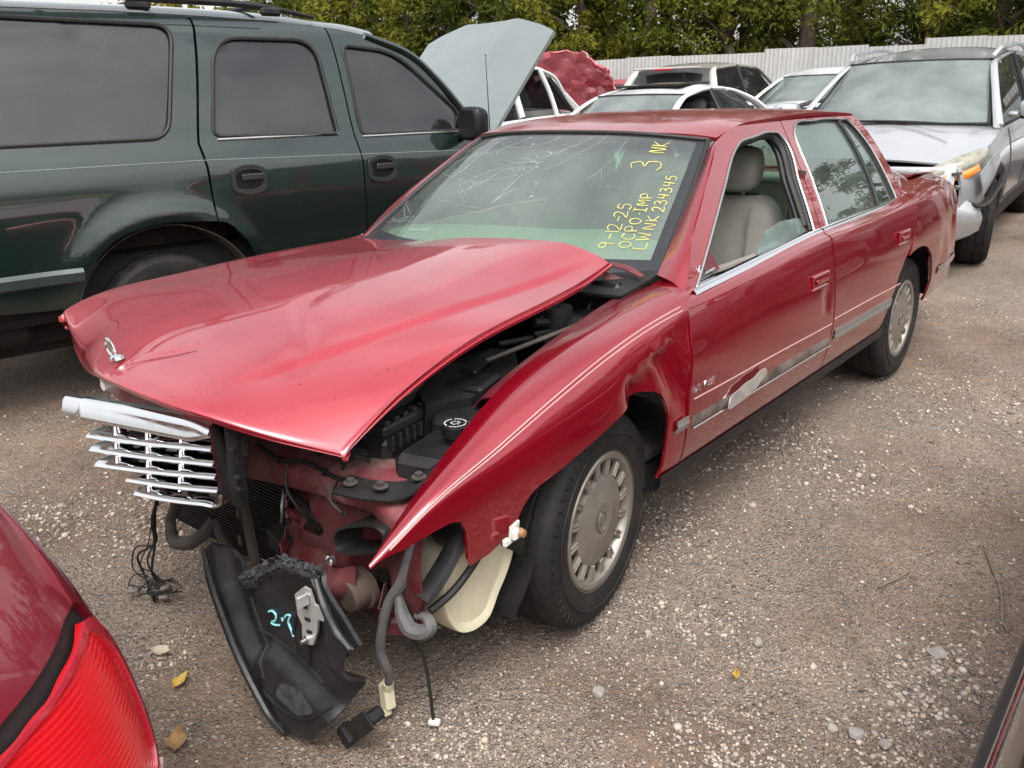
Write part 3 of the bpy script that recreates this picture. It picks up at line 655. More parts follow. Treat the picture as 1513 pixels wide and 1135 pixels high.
# rear panel between the quarters, bumper is gone
G = net([[(3.985, y, z) for y in (.72, .4, 0, -.4, -.72)] for z in (.40, .6, .8, .97)], 8, 16); sheet('tail_panel', G, RED_DUSTY, sed, .01)
q = MB()
G = net([[(x, y, z) for x in (.27, 1., 2., 2.42)] for (y, z) in ((-.925, .385), (-.92, .345), (-.895, .325), (-.84, .325), (-.80, .36))], 10, 30); q.grid(G, .004); q.build('rocker', BLK, sed)
q = MB(); q.grid(net([[(x, y, z) for x in (.27, 1., 2., 2.42)] for (y, z) in ((.925, .385), (.92, .345), (.895, .325), (.84, .325), (.80, .36))], 8, 10), .004, True); q.build('rocker', BLK, sed)

# ---- greenhouse
def gh_y(z): d_ = z-.95; return .868-.48*d_-.3*d_*d_
def gsurf(sgn=-1, off=0.):
    return lambda u, v: np.stack([u, sgn*(gh_y(v)+off), v], -1)
def frame_pts(P, n=80, closed=True): return [tuple(a) for a in cr_curve(P, n, closed)]
FWIN = [(.53, .932), (.736, 1.057), (.982, 1.196), (1.18, 1.298), (1.26, 1.326), (1.42, 1.343), (1.60, 1.352), (1.655, 1.343), (1.675, 1.315), (1.60, 1.155), (1.545, .975)]
RWIN = [(1.690, .975), (1.735, 1.144), (1.815, 1.345), (1.86, 1.368), (2.071, 1.38), (2.42, 1.375), (2.52, 1.364), (2.55, 1.335), (2.605, 1.243), (2.628, 1.111), (2.64, .985)]
def poly_dense(P): return [tuple(a) for a in np.vstack([cr_curve(P, 70)])]
fw, rw = poly_dense(FWIN), poly_dense(RWIN)
belt = lambda x: np.interp(x, [.4, .53, 1.5, 2.35, 2.75], [.912, .926, .968, .980, .985])
drip = [(1.10, 1.342), (1.18, 1.363), (1.27, 1.381), (1.468, 1.396), (1.741, 1.404), (1.94, 1.412), (2.296, 1.408), (2.60, 1.392)]
dr = cr_curve(drip, 40)
f_out = [(.455, float(belt(.455))), (.62, 1.068), (.85, 1.202), (1.06, 1.318)]+[tuple(a) for a in dr if a[0] <= 1.745]+[(1.745, 1.404), (1.70, 1.28), (1.66, 1.144), (1.615, float(belt(1.615)))]
r_out = [(1.622, float(belt(1.62))), (1.667, 1.144), (1.708, 1.28), (1.752, 1.404)]+[tuple(a) for a in dr if a[0] > 1.76]+[(2.66, 1.375), (2.70, 1.31), (2.735, 1.2), (2.752, 1.09), (2.756, .985)]
ffr = cut_panel('window_frame', f_out, gsurf(), RED, fd, .028, [fw], t=.028)
rfr = cut_panel('window_frame', r_out, gsurf(), RED, rd, .028, [rw], t=.028)
sq = lambda P: [(1.65-(1.65-a)*.83 if a < 1.65 else a, b) for a, b in P]
for o_, h_ in ((sq(f_out), sq(fw)), (r_out, rw)): cut_panel('window_frame', o_, gsurf(1), RED, sed, .05, [h_], t=.028, flip=True)
# A pillar and cant rail filling to the windscreen; sits just inside the door frame
def apill(s):
    a = [(x_, s*(gh_y(z_)-.003), z_) for x_, z_ in ((.462, .918), (.626, 1.070), (.856, 1.204), (1.066, 1.320), (1.14, 1.352))]
    b = [(.53, s*.735, .955), (.70, s*.70, 1.065), (.92, s*.645, 1.20), (1.10, s*.595, 1.305), (1.16, s*.565, 1.345)]
    if s > 0: a = [(x_+.17*(1.65-x_)+.02, y_-.012, z_-.004) for x_, y_, z_ in a]
    A = cr_curve(a, 24); B = cr_curve(b, 24); M = (A+B)/2+np.array([-.012, s*.012, .012]); return np.stack([A, M, B], 1)
for s in (-1, 1): sheet('a_pillar', net(apill(s)[::3], 24, 7), RED, sed, .02, flip=s > 0)
# C pillar
def cpill(s):
    r0 = [(2.62, .598, 1.392), (2.66, .64, 1.33), (2.71, .70, 1.23), (2.745, .77, 1.12), (2.765, .845, .985)]
    r1 = [(2.665, .575, 1.398), (2.745, .615, 1.33), (2.84, .665, 1.22), (2.97, .715, 1.11), (3.10, .765, 1.045)]
    r2 = [(2.69, .545, 1.400), (2.80, .575, 1.325), (2.93, .605, 1.22), (3.08, .635, 1.12), (3.20, .655, 1.055)]
    return np.array([[(x, s*y, z) for x, y, z in r] for r in (r0, r1, r2)])
for s in (-1, 1): sheet('c_pillar', net(cpill(s), 12, 26), RED, sed, .02, flip=s < 0)
# roof
def roofz(x, y):
    e = hermite([1.0, 1.16, 1.3, 1.6, 2.0, 2.4, 2.6, 2.75], np.array([1.32, 1.352, 1.386, 1.405, 1.414, 1.410, 1.397, 1.375]), x.ravel()).reshape(x.shape); c = hermite([1.0, 1.16, 1.4, 1.8, 2.1, 2.4, 2.75], np.array([1.36, 1.397, 1.424, 1.44, 1.44, 1.432, 1.40]), x.ravel()).reshape(x.shape)
    s = np.clip(np.abs(y)/.60, 0, 1.1); return c+(e-c)*(.35*s**2+.65*s**5)
rows = []
for tt in np.linspace(0, 1, 40):
    r_ = []
    for yy in np.concatenate([np.linspace(-.602, -.5, 6)[:-1], np.linspace(-.5, .5, 20), np.linspace(.5, .602, 6)[1:]]):
        x0 = 1.045+.115*(abs(yy)/.6)**2.2; x1 = 2.715-.10*(abs(yy)/.6)**3; x_ = x0+(x1-x0)*tt; r_.append((x_, yy, 0))
    rows.append(r_)
G = np.array(rows); xs_ = np.linspace(1, 2.75, 80)
G[..., 2] = roofz(G[..., 0], G[..., 1])
for _ in range(3): G[1:-1, :, 2] = (G[:-2, :, 2]+2*G[1:-1, :, 2]+G[2:, :, 2])/4
sheet('roof', G, mat('red_roof_paint', (.34, .008, .022), .36, .45, .9, .08, var=.1, vscale=2, rvar=.10, fade=.35, fade_col=(.28, .035, .045)), sed, .015)
# trunk lid and rear window
G = net([[(2.98, y*.70, 1.03+.012*(1-y*y)), (3.2, y*.735, 1.052+.02*(1-y*y)), (3.4, y*.745, 1.055+.02*(1-y*y)), (3.7, y*.73, 1.035+.02*(1-y*y)), (3.9, y*.70, 1.005+.02*(1-y*y)), (3.985, y*.66, .965+.01*(1-y*y)), (4.0, y*.66, .90)] for y in (-1, -.97, -.7, -.35, 0, .35, .7, .97, 1)], 30, 30)
sheet('trunk_lid', G, RED_DUSTY, sed, .01, flip=True)
G = coons([(2.70, -.535, 1.385), (2.725, 0, 1.40), (2.70, .535, 1.385)], [(3.20, -.64, 1.06), (3.28, 0, 1.07), (3.20, .64, 1.06)], [(2.70, -.535, 1.385), (3.20, -.64, 1.06)], [(2.70, .535, 1.385), (3.20, .64, 1.06)], 20, 10, .02, (.4, 0, .9))
sheet('rear_window', G, GL_S, sed, .004)
for s in (-1, 1):      # gutter between lid and quarter
    G = np.array([[(x_, s*yo, zo-.006) for x_, yo, zo in ((2.74, .845, .99), (2.85, .82, 1.015), (3.1, .795, 1.035), (3.4, .775, 1.04), (3.7, .755, 1.02), (3.9, .72, .995))], [(x_, s*yi, zo-.02) for x_, yi, zo in ((2.74, .66, 1.03), (2.85, .66, 1.04), (3.1, .68, 1.05), (3.4, .70, 1.05), (3.7, .69, 1.03), (3.9, .66, 1.0))]]); sheet('deck_gutter', net(G, 4, 30), RED_DUSTY, sed, .004, flip=s < 0)
# ---- windscreen
WB = [(.555, .735, .95), (.45, .45, .94), (.41, 0, .935), (.45, -.45, .94), (.555, -.735, .95)]
WT = [(1.155, .572, 1.340), (1.075, .35, 1.362), (1.045, 0, 1.370), (1.075, -.35, 1.362), (1.155, -.572, 1.340)]
WL = [WB[0], (.72, .695, 1.065), (.93, .640, 1.20), WT[0]]; WR = [WB[-1], (.72, -.695, 1.065), (.93, -.640, 1.20), WT[-1]]
WG = coons(WB, WT, WL, WR, 60, 40, .018, (-.5, 0, .85))
wind = sheet('windscreen', WG, GL_W, sed, .005, flip=False)
def wpt(u, v, off=0.):
    """point on the windscreen: u from the passenger side (0) to the driver's side (1), v from the cowl (0) to the header (1)"""
    nu, nv = WG.shape[:2]; a = np.clip(u, 0, 1)*(nu-1); b = np.clip(v, 0, 1)*(nv-1); i = min(int(a), nu-2); j = min(int(b), nv-2); fa, fb = a-i, b-j
    p = (WG[i, j]*(1-fa)+WG[i+1, j]*fa)*(1-fb)+(WG[i, j+1]*(1-fa)+WG[i+1, j+1]*fa)*fb
    n = np.cross(WG[i+1, j]-WG[i, j], WG[i, j+1]-WG[i, j]); n /= np.linalg.norm(n)
    if n[2] < 0: n = -n
    return p+n*off
def wstrip(u0, u1, v0, v1, n=40, off=.0025):
    return np.array([[wpt(u0+(u1-u0)*a, v0+(v1-v0)*b, off) for b in np.linspace(0, 1, 6 if abs(v1-v0) < .3 else n)] for a in np.linspace(0, 1, 6 if abs(u1-u0) < .3 else n)])
FRIT = mat('black_frit', (.018, .02, .022), .25, var=.1, vscale=20)
q = MB(); q.grid(wstrip(0, .03, 0, 1), .001); q.grid(wstrip(.967, 1, 0, 1), .001); q.grid(wstrip(.028, .969, 0, .085), .001); q.grid(wstrip(.028, .969, .982, 1), .001)
q.build('frit_border', FRIT, wind)
q = MB()
for u in (-.004, 1.004):
    q.tube([wpt(u, v, .006) for v in np.linspace(0, 1, 20)], .011, 6, flat=.6)
q.tube([wpt(u, 1.0, .005) for u in np.linspace(0, 1, 40)], .009, 6); q.build('windscreen_seal', RUB, sed)
# cracks running over the glass
CRK = mat('crack_in_glass', (.62, .66, .64), .35, spec=.8)
q = MB(); rc = random.Random(5)
def crack(u, v, a, L, w=.0006, depth=0):
    P = []; n = max(4, int(L/.02))
    for i in range(n):
        P.append(wpt(u, v, .0016)); a += rc.uniform(-.22, .22); u += math.cos(a)*L/n*.75; v += math.sin(a)*L/n*1.1
        if not (.03 < u < .965 and .06 < v < .98): break
        if depth < 2 and rc.random() < .07: crack(u, v, a+rc.choice((-1, 1))*rc.uniform(.3, .9), L*rc.uniform(.2, .5), w*.8, depth+1)
    if len(P) > 2: q.tube(P, w, 4, cap=False)
for (u, v, n, L) in ((.30, .50, 5, .40), (.50, .66, 5, .5), (.15, .28, 4, .3), (.42, .36, 4, .35)):
    for k in range(n): crack(u+rc.uniform(-.05, .05), v+rc.uniform(-.08, .08), rc.choice((.55, .8, 1.1, 3.5, 4.0, 2.7))+rc.uniform(-.3, .3), L*rc.uniform(.4, 1.1), rc.uniform(.00016, .00032))
for k in range(6): crack(.10+.13*k, .95, -PI/2+rc.uniform(-.7, .2), rc.uniform(.3, .6), .00026)
o = q.build('crack', CRK, wind, 0); o['kind'] = 'stuff'
q = MB()      # crushed white spots where something hit the glass
for (u, v, s) in ((.505, .80, .012), (.47, .74, .016), (.50, .70, .010), (.545, .55, .010), (.56, .47, .012), (.40, .86, .008), (.36, .93, .006), (.27, .80, .006), (.46, .64, .007)):
    for k in range(5): q.box(wpt(u+rc.uniform(-.01, .01), v+rc.uniform(-.03, .03), .002), (s*rc.uniform(.3, 1.4), s*rc.uniform(.1, .3), .0012), rz(rc.uniform(0, 3)))
o = q.build('glass_crumb', CRK, wind, 0); o['kind'] = 'stuff'
# ---- handwriting in yellow marker; it runs up the glass
ST = {'0': [[(.5, 1), (.15, .8), (.1, .35), (.4, 0), (.8, .15), (.9, .6), (.5, 1)]], 'O': [[(.5, .95), (.1, .7), (.15, .2), (.5, 0), (.9, .3), (.85, .8), (.5, .95)]],
      '1': [[(.5, 1), (.5, 0)]], '2': [[(.1, .8), (.4, 1), (.8, .85), (.7, .5), (.1, 0), (.95, .05)]], '3': [[(.1, .95), (.6, 1), (.75, .75), (.35, .55), (.8, .45), (.85, .15), (.45, 0), (.05, .1)]],
      '4': [[(.2, 1), (.15, .5), (.85, .5)], [(.75, 1), (.7, 0)]], '5': [[(.85, 1), (.25, .95), (.2, .6), (.7, .6), (.85, .3), (.5, 0), (.05, .05)]], '9': [[(.8, .85), (.4, 1), (.15, .75), (.4, .5), (.75, .65), (.8, .9), (.7, 0)]],
      '-': [[(.15, .5), (.85, .5)]], '.': [[(.4, .42), (.6, .42)]], 'C': [[(.9, .85), (.5, 1), (.1, .6), (.2, .1), (.6, 0), (.95, .15)]], 'P': [[(.2, 0), (.2, 1), (.75, .95), (.85, .65), (.55, .45), (.2, .45)]],
      'D': [[(.2, 0), (.2, 1), (.7, .9), (.9, .5), (.7, .1), (.2, 0)]], 'I': [[(.2, 1), (.8, 1)], [(.5, 1), (.5, 0)], [(.2, 0), (.8, 0)]], 'M': [[(.05, 0), (.15, 1), (.5, .4), (.85, 1), (.95, 0)]],
      'L': [[(.2, 1), (.2, .05), (.85, .0)]], 'W': [[(.05, 1), (.25, 0), (.5, .7), (.75, 0), (.95, 1)]], 'N': [[(.1, 0), (.15, 1), (.8, 0), (.9, 1)]], 'K': [[(.15, 1), (.15, 0)], [(.85, 1), (.2, .45), (.9, 0)]]}
q = MB()
def write(txt, u, v, cw, ch, slant=0., sp=1.18):
    """text start at (u, v); letters advance along +v, their tops point to the passenger side"""
    for ch_ in txt:
        for s in ST.get(ch_, []):
            P = []
            for (a, b) in cr_curve(s, 5*len(s)) if len(s) > 2 else s:
                P.append(wpt(u-b*ch+slant*(a), v+a*cw, .002))
            q.tube(P, [rc.uniform(.0010, .0020) for _ in range(4)], 5)
        v += cw*sp*(.55 if ch_ in '-.1' else 1); u += slant*.0
        u += slant
write('9-12-25', .868, .145, .047, .034); write('OCPO.IMP', .909, .155, .043, .030); write('LW', .945, .145, .050, .030); write('NK', .947, .275, .046, .028); write('234345', .951, .400, .040, .029)
write('3', .895, .70, .085, .085); write('NK', .886, .845, .046, .046)
q.build('marker_writing', YEL, wind, 0)
# ---- chrome around the windows
def gtube(q, P, r, off=.002, sgn=-1, n=90, flat=None):
    C_ = cr_curve(P, n); q.tube([(a, sgn*(gh_y(b)+off), b) for a, b in C_], r, 8, flat=flat)
for nm, P, par in (('chrome_trim', FWIN, fd), ('chrome_trim', RWIN, rd)):
    q = MB(); gtube(q, P, .0052); q.build(nm, CHR_D, par)
    q = MB(); gtube(q, P, .010, -.014); q.build('window_seal', RUB, par)
for x0, x1, par in ((.50, 1.612, fd), (1.628, 2.752, rd)):
    q = MB(); X = np.linspace(x0, x1, 30); Zb = belt(X)
    G = np.stack([np.stack([X, -(gh_y(Zb+dz)+oy), Zb+dz], -1) for dz, oy in ((-.011, .006), (-.010, .012), (-.004, .012), (.004, .007), (.008, .0), (.008, -.012))], 1); q.grid(G, .003); q.build('belt_trim', CHR, par)
# front door window: glass is down except a tilted remnant; seal channel left
frag = [(1.03, .935), (1.09, .972), (1.20, 1.018), (1.35, 1.032), (1.50, 1.028), (1.545, 1.015), (1.545, .93)]
cut_panel('broken_window', frag, lambda u, v: np.stack([u, -(gh_y(v)-.03), v], -1), glass('green_side_glass', (.52, .68, .62), .09, .02, film=.28, film_col=(.40, .47, .45)), fd, .03, t=.004)
q = MB()      # deep rubber channel of the empty window
for off, r_ in ((-.03, .016), (-.052, .014)): gtube(q, [(1.02, 1.207), (1.20, 1.292), (1.27, 1.314), (1.42, 1.329), (1.585, 1.338), (1.635, 1.33), (1.655, 1.303), (1.585, 1.155), (1.54, .99)], r_, off)
q.build('window_channel', RUB, fd)
# mirror corner: torn mounting of the missing mirror
q = MB(); q.prism([(.56, .945), (.71, 1.02), (.735, .955), (.70, .952)], lambda u, v, w_: (u, -(gh_y(v)-.012)+w_, v), .012); q.build('mirror_mount', MAROON, fd)
q = MB(); q.box((.63, -.852, .948), (.14, .012, .022), ry(-.1), .004); q.box((.60, -.856, .966), (.05, .006, .03), ry(.5), .002); q.build('mirror_bracket', ALU, fd)
q = MB(); q.prism([(.735, .955), (.70, 1.03), (.685, 1.055), (.66, 1.04), (.71, .955)], lambda u, v, w_: (u, -(gh_y(v)-.03)+w_, v), .02); q.build('mirror_mount_edge', RED, fd)
# rear door glass in two panes with the division bar
DIV = [(2.40, 1.37), (2.418, 1.257), (2.412, 1.112), (2.375, .975)]
gin = gsurf(-1, -.012)
cut_panel('rear_glass', [a for a in rw if a[0] < 2.375 or a[1] > 1.37 and a[0] < 2.39]+[(2.40, 1.365), (2.415, 1.257), (2.408, 1.112), (2.375, .978)], gin, GL_S, rd, .05, t=.004)
cut_panel('quarter_glass', [(2.378, .978), (2.412, 1.112), (2.418, 1.257), (2.402, 1.365)]+[a for a in rw if a[0] > 2.42], gin, GL_S, rd, .05, t=.004)
q = MB(); gtube(q, DIV, .010, -.006, n=20); q.build('division_bar', RUB, rd)
for P in (sq(fw), rw): cut_panel('side_glass', P, gsurf(1, -.012), GL_S, sed, .08, t=.004, flip=True)

# ---- mouldings, handles, badge
def strip_on_side(x0, x1, z0, z1, off=.004, n=40, dent=ddent, slope=0., par=sed, name='moulding', m=CHR_D, ribs=0, bow=.006):
    X = np.linspace(x0, x1, n); rowsg = []; nz_ = 9 if ribs else 5
    for b in np.linspace(0, 1, nz_):
        Z_ = z0+(z1-z0)*b+slope*(X-x0); y, z = sec(SIDE, X, z2k(SIDE, X, Z_)); y = y-dent(X, z, 0)
        o_ = off+bow*(1-(2*b-1)**4)*(1 if not ribs else (.55+.45*math.cos(b*ribs*2*PI)))
        rowsg.append(np.stack([X, -(y+o_), z], -1))
    return sheet(name, np.stack(rowsg, 1), m, par, .004)
strip_on_side(1.625, 2.39, .508, .560, name='side_moulding', m=mat('silver_moulding', (.55, .53, .50), .3, .85, dirt=.3, dirt_col=(.3, .25, .2), dscale=9), par=rd, ribs=3, slope=-.012)
strip_on_side(.30, .368, .526, .568, name='side_moulding', m=mat('silver_moulding', (.55, .53, .50)), par=sed, ribs=2, dent=lambda *a: 0)
q_ = strip_on_side(3.25, 3.9, .515, .56, name='side_moulding', m=CHR, par=sed, ribs=3, dent=lambda *a: 0)
strip_on_side(.405, 1.585, .510, .556, off=-.0005, bow=.0016, name='moulding_scar', m=mat('adhesive_scar', (.12, .085, .07), .85, var=.5, vscale=11, dirt=.7, dirt_col=(.33, .30, .27), dscale=9), par=fd, slope=-.010)
strip_on_side(.41, 1.60, .503, .512, name='moulding_edge', m=CHR_D, par=fd, slope=-.010, bow=.003)
for x0, x1, par in ((.40, 1.575, fd), (1.60, 2.50, rd)): strip_on_side(x0, x1, .609, .615, off=.0006, bow=.001, name='accent_stripe', m=PIN, par=par, slope=-.0125)
# torn piece of foil-like moulding peeling off the front door
frg = rpoly([(.625, .508), (.640, .545), (.70, .568), (.895, .590), (.918, .566), (.880, .545), (.66, .505)], .02)
cut_panel('peeling_moulding', [tuple(a) for a in frg], lambda u, v: np.stack([u, -(.963+.012*np.sin((u-.62)*9)+.002*np.sin(u*60+v*40)), v], -1), mat('crumpled_foil', (.80, .79, .78), .34, .8, var=.15, vscale=25, bump=1., bscale=35), fd, .015, t=.003)
def handle(x0, x1, z0, z1, par):
    cx, cz = (x0+x1)/2, (z0+z1)/2; yk = float(sec(SIDE, np.array([cx]), z2k(SIDE, np.array([cx]), np.array([cz])))[0][0]); w_, h_ = x1-x0, z1-z0
    q = MB()
    for (a, b, c_, d_) in ((cx, cz+h_*.5-.008, w_, .016), (cx, cz-h_*.5+.006, w_, .012), (x0+.007, cz, .014, h_-.02), (x1-.007, cz, .014, h_-.02)): q.box((a, -yk-.004, b), (c_, .012, d_), None, .004)
    h = q.build('door_handle', RED, par)
    q = MB(); q.box((cx, -yk-.0015, cz-.004), (w_-.02, .004, h_-.02), None, .001); q.build('handle_recess', mat('dark_red_recess', (.22, .006, .014), .4, .1, .6, .1), h)
    q = MB(); q.box((cx+.004, -yk-.009, cz+.002), (w_-.05, .014, h_*.34), rx(.25), .005); q.build('pull', RED, h); return h
handle(1.325, 1.495, .773, .835, fd); handle(2.405, 2.565, .795, .862, rd)
def text_mesh(txt, size, ext):
    c = bpy.data.curves.new('t', 'FONT'); c.body = txt; c.size = size; c.extrude = ext; c.resolution_u = 3; o = bpy.data.objects.new('t', c); COL.objects.link(o)
    dg = bpy.context.evaluated_depsgraph_get(); me = bpy.data.meshes.new_from_object(o.evaluated_get(dg)); bpy.data.objects.remove(o); V = np.array([v.co[:] for v in me.vertices]); F = [tuple(p.vertices) for p in me.polygons]; bpy.data.meshes.remove(me); return V, F
V, F = text_mesh('DE VILLE', .030, .0015); V[:, 0] *= 1.18; V[:, 0] += V[:, 1]*.25
mesh_obj('badge', np.stack([.388+V[:, 0], -.9605-V[:, 2], .634+V[:, 1]], 1), F, CHR, fd, 30)
# ---- crumpled hood, pushed up and to the passenger side
HY = [.80, .62, .42, .25, .06, -.12, -.30, -.42, -.55, -.66]
HA = [(-.700, .835), (-.768, .815), (-.836, .805), (-.885, .812), (-.930, .842), (-.945, .846), (-.938, .840), (-.908, .827), (-.836, .789), (-.731, .741)]
HB = [(-.702, .876), (-.748, .858), (-.800, .860), (-.862, .868), (-.920, .873), (-.935, .875), (-.928, .868), (-.895, .853), (-.818, .812), (-.712, .762)]
HC = [(-.545, .918), (-.585, .926), (-.63, .929), (-.66, .931), (-.69, .929), (-.70, .921), (-.70, .907), (-.67, .890), (-.61, .862), (-.525, .842)]
HD = [(-.24, .935), (-.25, .947), (-.26, .957), (-.27, .964), (-.28, .968), (-.28, .966), (-.28, .957), (-.27, .944), (-.265, .926), (-.26, .910)]
HE = [(.13, .947), (.12, .960), (.11, .975), (.10, .987), (.10, .995), (.10, .998), (.10, .995), (.10, .982), (.10, .966), (.10, .955)]
HF = [(.52, .948), (.50, .962), (.48, .976), (.465, .995), (.445, 1.022), (.44, 1.036), (.44, 1.044), (.45, 1.042), (.455, 1.014), (.44, .992)]
HFY = [.80, .62, .42, .25, .06, -.12, -.30, -.43, -.55, -.615]
rowsH = []
for k, r_ in enumerate((HA, HB, HC, HD, HE, HF)):
    ys = HFY if k == 5 else HY; a = [(x, y, z) for (x, z), y in zip(r_, ys)]
    rowsH.append([(a[0][0], a[0][1]+.008, a[0][2]-.03)]+a+[(a[-1][0]+.003, a[-1][1]-.004, a[-1][2]-.005)])
HG = net(rowsH, 90, 150)
X_, Y_ = HG[..., 0], HG[..., 1]
yc = np.interp(X_, [-.9, -.77, -.51, -.31, .2, .5], [-.33, -.36, -.405, -.44, -.52, -.55]); amp = np.clip((X_+.85)/.25, 0, 1)*np.clip((.42-X_)/.2, 0, 1)
HG[..., 2] -= amp*.010*(np.clip((yc-Y_)/.03, 0, 1)-np.clip((yc-.03-Y_)/.14, 0, 1))
HG[..., 2] += np.clip((X_+.8)/.2, 0, 1)*(.0012*np.sin(X_*5.2+Y_*3.1+1)*np.cos(Y_*4.3-.6))
HG[..., 2] -= .008*np.exp(-(((X_+.52)/.17)**2+((Y_+.24-(X_+.5)*.8-.05*np.sin((X_+.5)*14))/.032)**2))          # shallow S-shaped buckle
HG[..., 2] -= .007*np.exp(-(((X_+.80)/.05)**2+((Y_+.05+(X_+.85)*.8)/.012)**2))           # dent beside the ornament
hood = sheet('hood', HG, RED_HOOD, sed, .014, flip=True)
tag(hood, 'crumpled faded red hood, bent up and twisted')
q = MB()      # bent corner flap and hinge at the rear of the hood
q.grid(np.array([[(.44, -.61, .985), (.46, -.66, .972), (.46, -.715, .955)], [(.47, -.60, .99), (.50, -.65, .978), (.475, -.72, .958)]]), .004)
q.grid(np.array([[(.45, -.585, .965), (.47, -.64, .945), (.50, -.70, .935)], [(.43, -.58, .93), (.45, -.63, .92), (.49, -.70, .92)]]), .004)
q.box((.49, -.655, .925), (.03, .11, .02), rz(.3), .004); q.build('hood_hinge', MAROON, sed)
q = MB()      # hood ornament: wreath ring and crest on a small round foot
o_ = np.array([-.893, .030, .893]); q.lathe([(.0, .012), (.010, .011), (.017, .007), (.019, .0)], o_, 'z', 20)
ax = np.array([.05, .80, .60]); ax /= np.linalg.norm(ax); sd = np.cross(ax, (1, .2, .1)); sd /= np.linalg.norm(sd)
cen = o_+ax*.040; ring = [cen+ax*.029*math.cos(t)+sd*.016*math.sin(t) for t in np.linspace(0, 2*PI, 28, endpoint=False)]; q.tube(ring, .0035, 6, closed=True)
q.tube([o_+ax*.004, o_+ax*.014], .004, 6)
orn = q.build('hood_ornament', CHR, hood)
q = MB(); nn = np.cross(ax, sd); q.prism([(-.010, .018), (.010, .018), (.010, -.004), (0, -.018), (-.010, -.004)], lambda u, v, w_: cen+sd*u+ax*v+nn*(w_-.0015), .003); q.build('crest', CHR_D, orn)

# ---- grille hanging from the nose
gD = np.array([-.88, -.377, .80]); ga = np.array([-.106, .991, -.085]); gb = np.array([-.019, -.087, -.996]); gn = np.array([-.994, -.104, .028])
def gp(a, b, o=0.): return gD+ga*a+gb*b+gn*o
gr = bpy.data.objects.new('grille', None); COL.objects.link(gr); gr.parent = sed
BLKC = mat('black_chrome', (.10, .10, .11), .18, .9, var=.3, vscale=12)
q = MB()
def bar(q, P, w, d_, n=24):
    """swept bar: P = list of (a, b), height w, depth d_; rounded front edge"""
    C_ = cr_curve(P, n); G = []
    for (a, b) in C_: G.append([gp(a, b+w*.6, -d_), gp(a, b+w*.6, .006), gp(a, b+w*.45, .010), gp(a, b-w*.1, .003), gp(a, b-w*.5, -.012), gp(a, b-w*.5, -d_)])
    q.grid(np.array(G), .003, True); return q
top = []
for a in np.linspace(-.006, .575, 24): top.append((a, 0))
Gt = np.array([[gp(a, -.004, -.035), gp(a, -.006, -.010), gp(a, -.001, -.002), gp(a, .036-.015*max(0, (.08-a)/.08), .014), gp(a, .046-.02*max(0, (.08-a)/.08), .008), gp(a, .048-.02*max(0, (.08-a)/.08), -.02)] for a in np.linspace(-.004, .572, 30)]
              + [[gp(a, -.002, -.035), gp(a, -.004, -.008), gp(a, .001, -.002), gp(a, .036, .010), gp(a, .050-(a-.572)*.2, .004), gp(a, .052-(a-.572)*.2, -.02)] for a in np.linspace(.58, .668, 6)])
q.grid(Gt, .003, True); q.build('top_bar', CHR, gr)
for (a0, b0), (a1, b1) in (((.567, .092), (.004, .057)), ((.565, .131), (.007, .095)), ((.556, .175), (.009, .128)), ((.410, .197), (.009, .163))):
    q = MB(); bar(q, [(a0, b0), ((a0+a1)/2, (b0+b1)/2+.004), (a1, b1)], .0125, .05); q.build('slat', CHR, gr)
q = MB(); bar(q, [(.385, .232), (.25, .226), (.09, .210), (.03, .203), (.008, .190), (.002, .165), (-.002, .10), (-.006, .0)], .012, .03, 44); q.build('rim_bar', CHR, gr)
for (a0, b0, a1, b1) in ((.135, .045, .19, .20), (.285, .05, .335, .225), (.435, .055, .47, .185)):     # upright bars lean with the broken grille
    q = MB()
    C_ = cr_curve([(a0, b0), (a1, b1)], 12); G = np.array([[gp(a-.0035, b, -.05), gp(a-.0035, b, -.004), gp(a, b, .003), gp(a+.0035, b, -.004), gp(a+.0035, b, -.05)] for a, b in C_]); q.grid(G, .0012, True); q.build('upright_bar', CHR, gr)
q = MB(); rg = random.Random(3)      # broken chrome flakes and snapped mounts in the openings
for (a, b) in ((.52, .065), (.40, .06), (.26, .058), (.12, .055), (.51, .112), (.38, .105), (.50, .152), (.36, .148), (.33, .185), (.30, .212), (.20, .205), (.08, .195), (.22, .10), (.19, .175)):
    q = MB(); q.prism([(rg.uniform(-.03, -.01), -.008), (rg.uniform(.0, .02), -.010), (rg.uniform(.015, .03), rg.uniform(-.004, .006)), (0, .010), (-.018, .004)], lambda u, v, w_, a=a, b=b: gp(a+u, b+v, -.028+w_+v*.8), .003); q.build('broken_flake', CHR, gr)
q = MB(); G = np.array([[gp(a, b, -.052) for b in (.035, .215-.14*max(0, a-.38)/.2)] for a in np.linspace(.0, .55, 12)]); q.grid(G, .003, True); q.build('backing', BLK_D, gr)
q = MB(); q.box(gp(-.03, .09, -.03), (.03, .045, .26), rx(.1), .006); q.box(gp(-.05, .05, -.04), (.02, .03, .07), None, .004)
for dz in (.02, .06, .13, .16): q.box(gp(-.048, dz, -.012), (.012, .018, .012), None, .002)
q.build('mounting_frame', BLK, gr)
q = MB(); q.tube([(-.86, .17, .80), (-.88, .175, .79)], .012, 8); q.lathe([(0, -.016), (.014, -.014), (.016, .012), (0, .016)], (-.875, .16, .79), 'x', 12); q.build('hood_bumper_stop', WHT, sed)

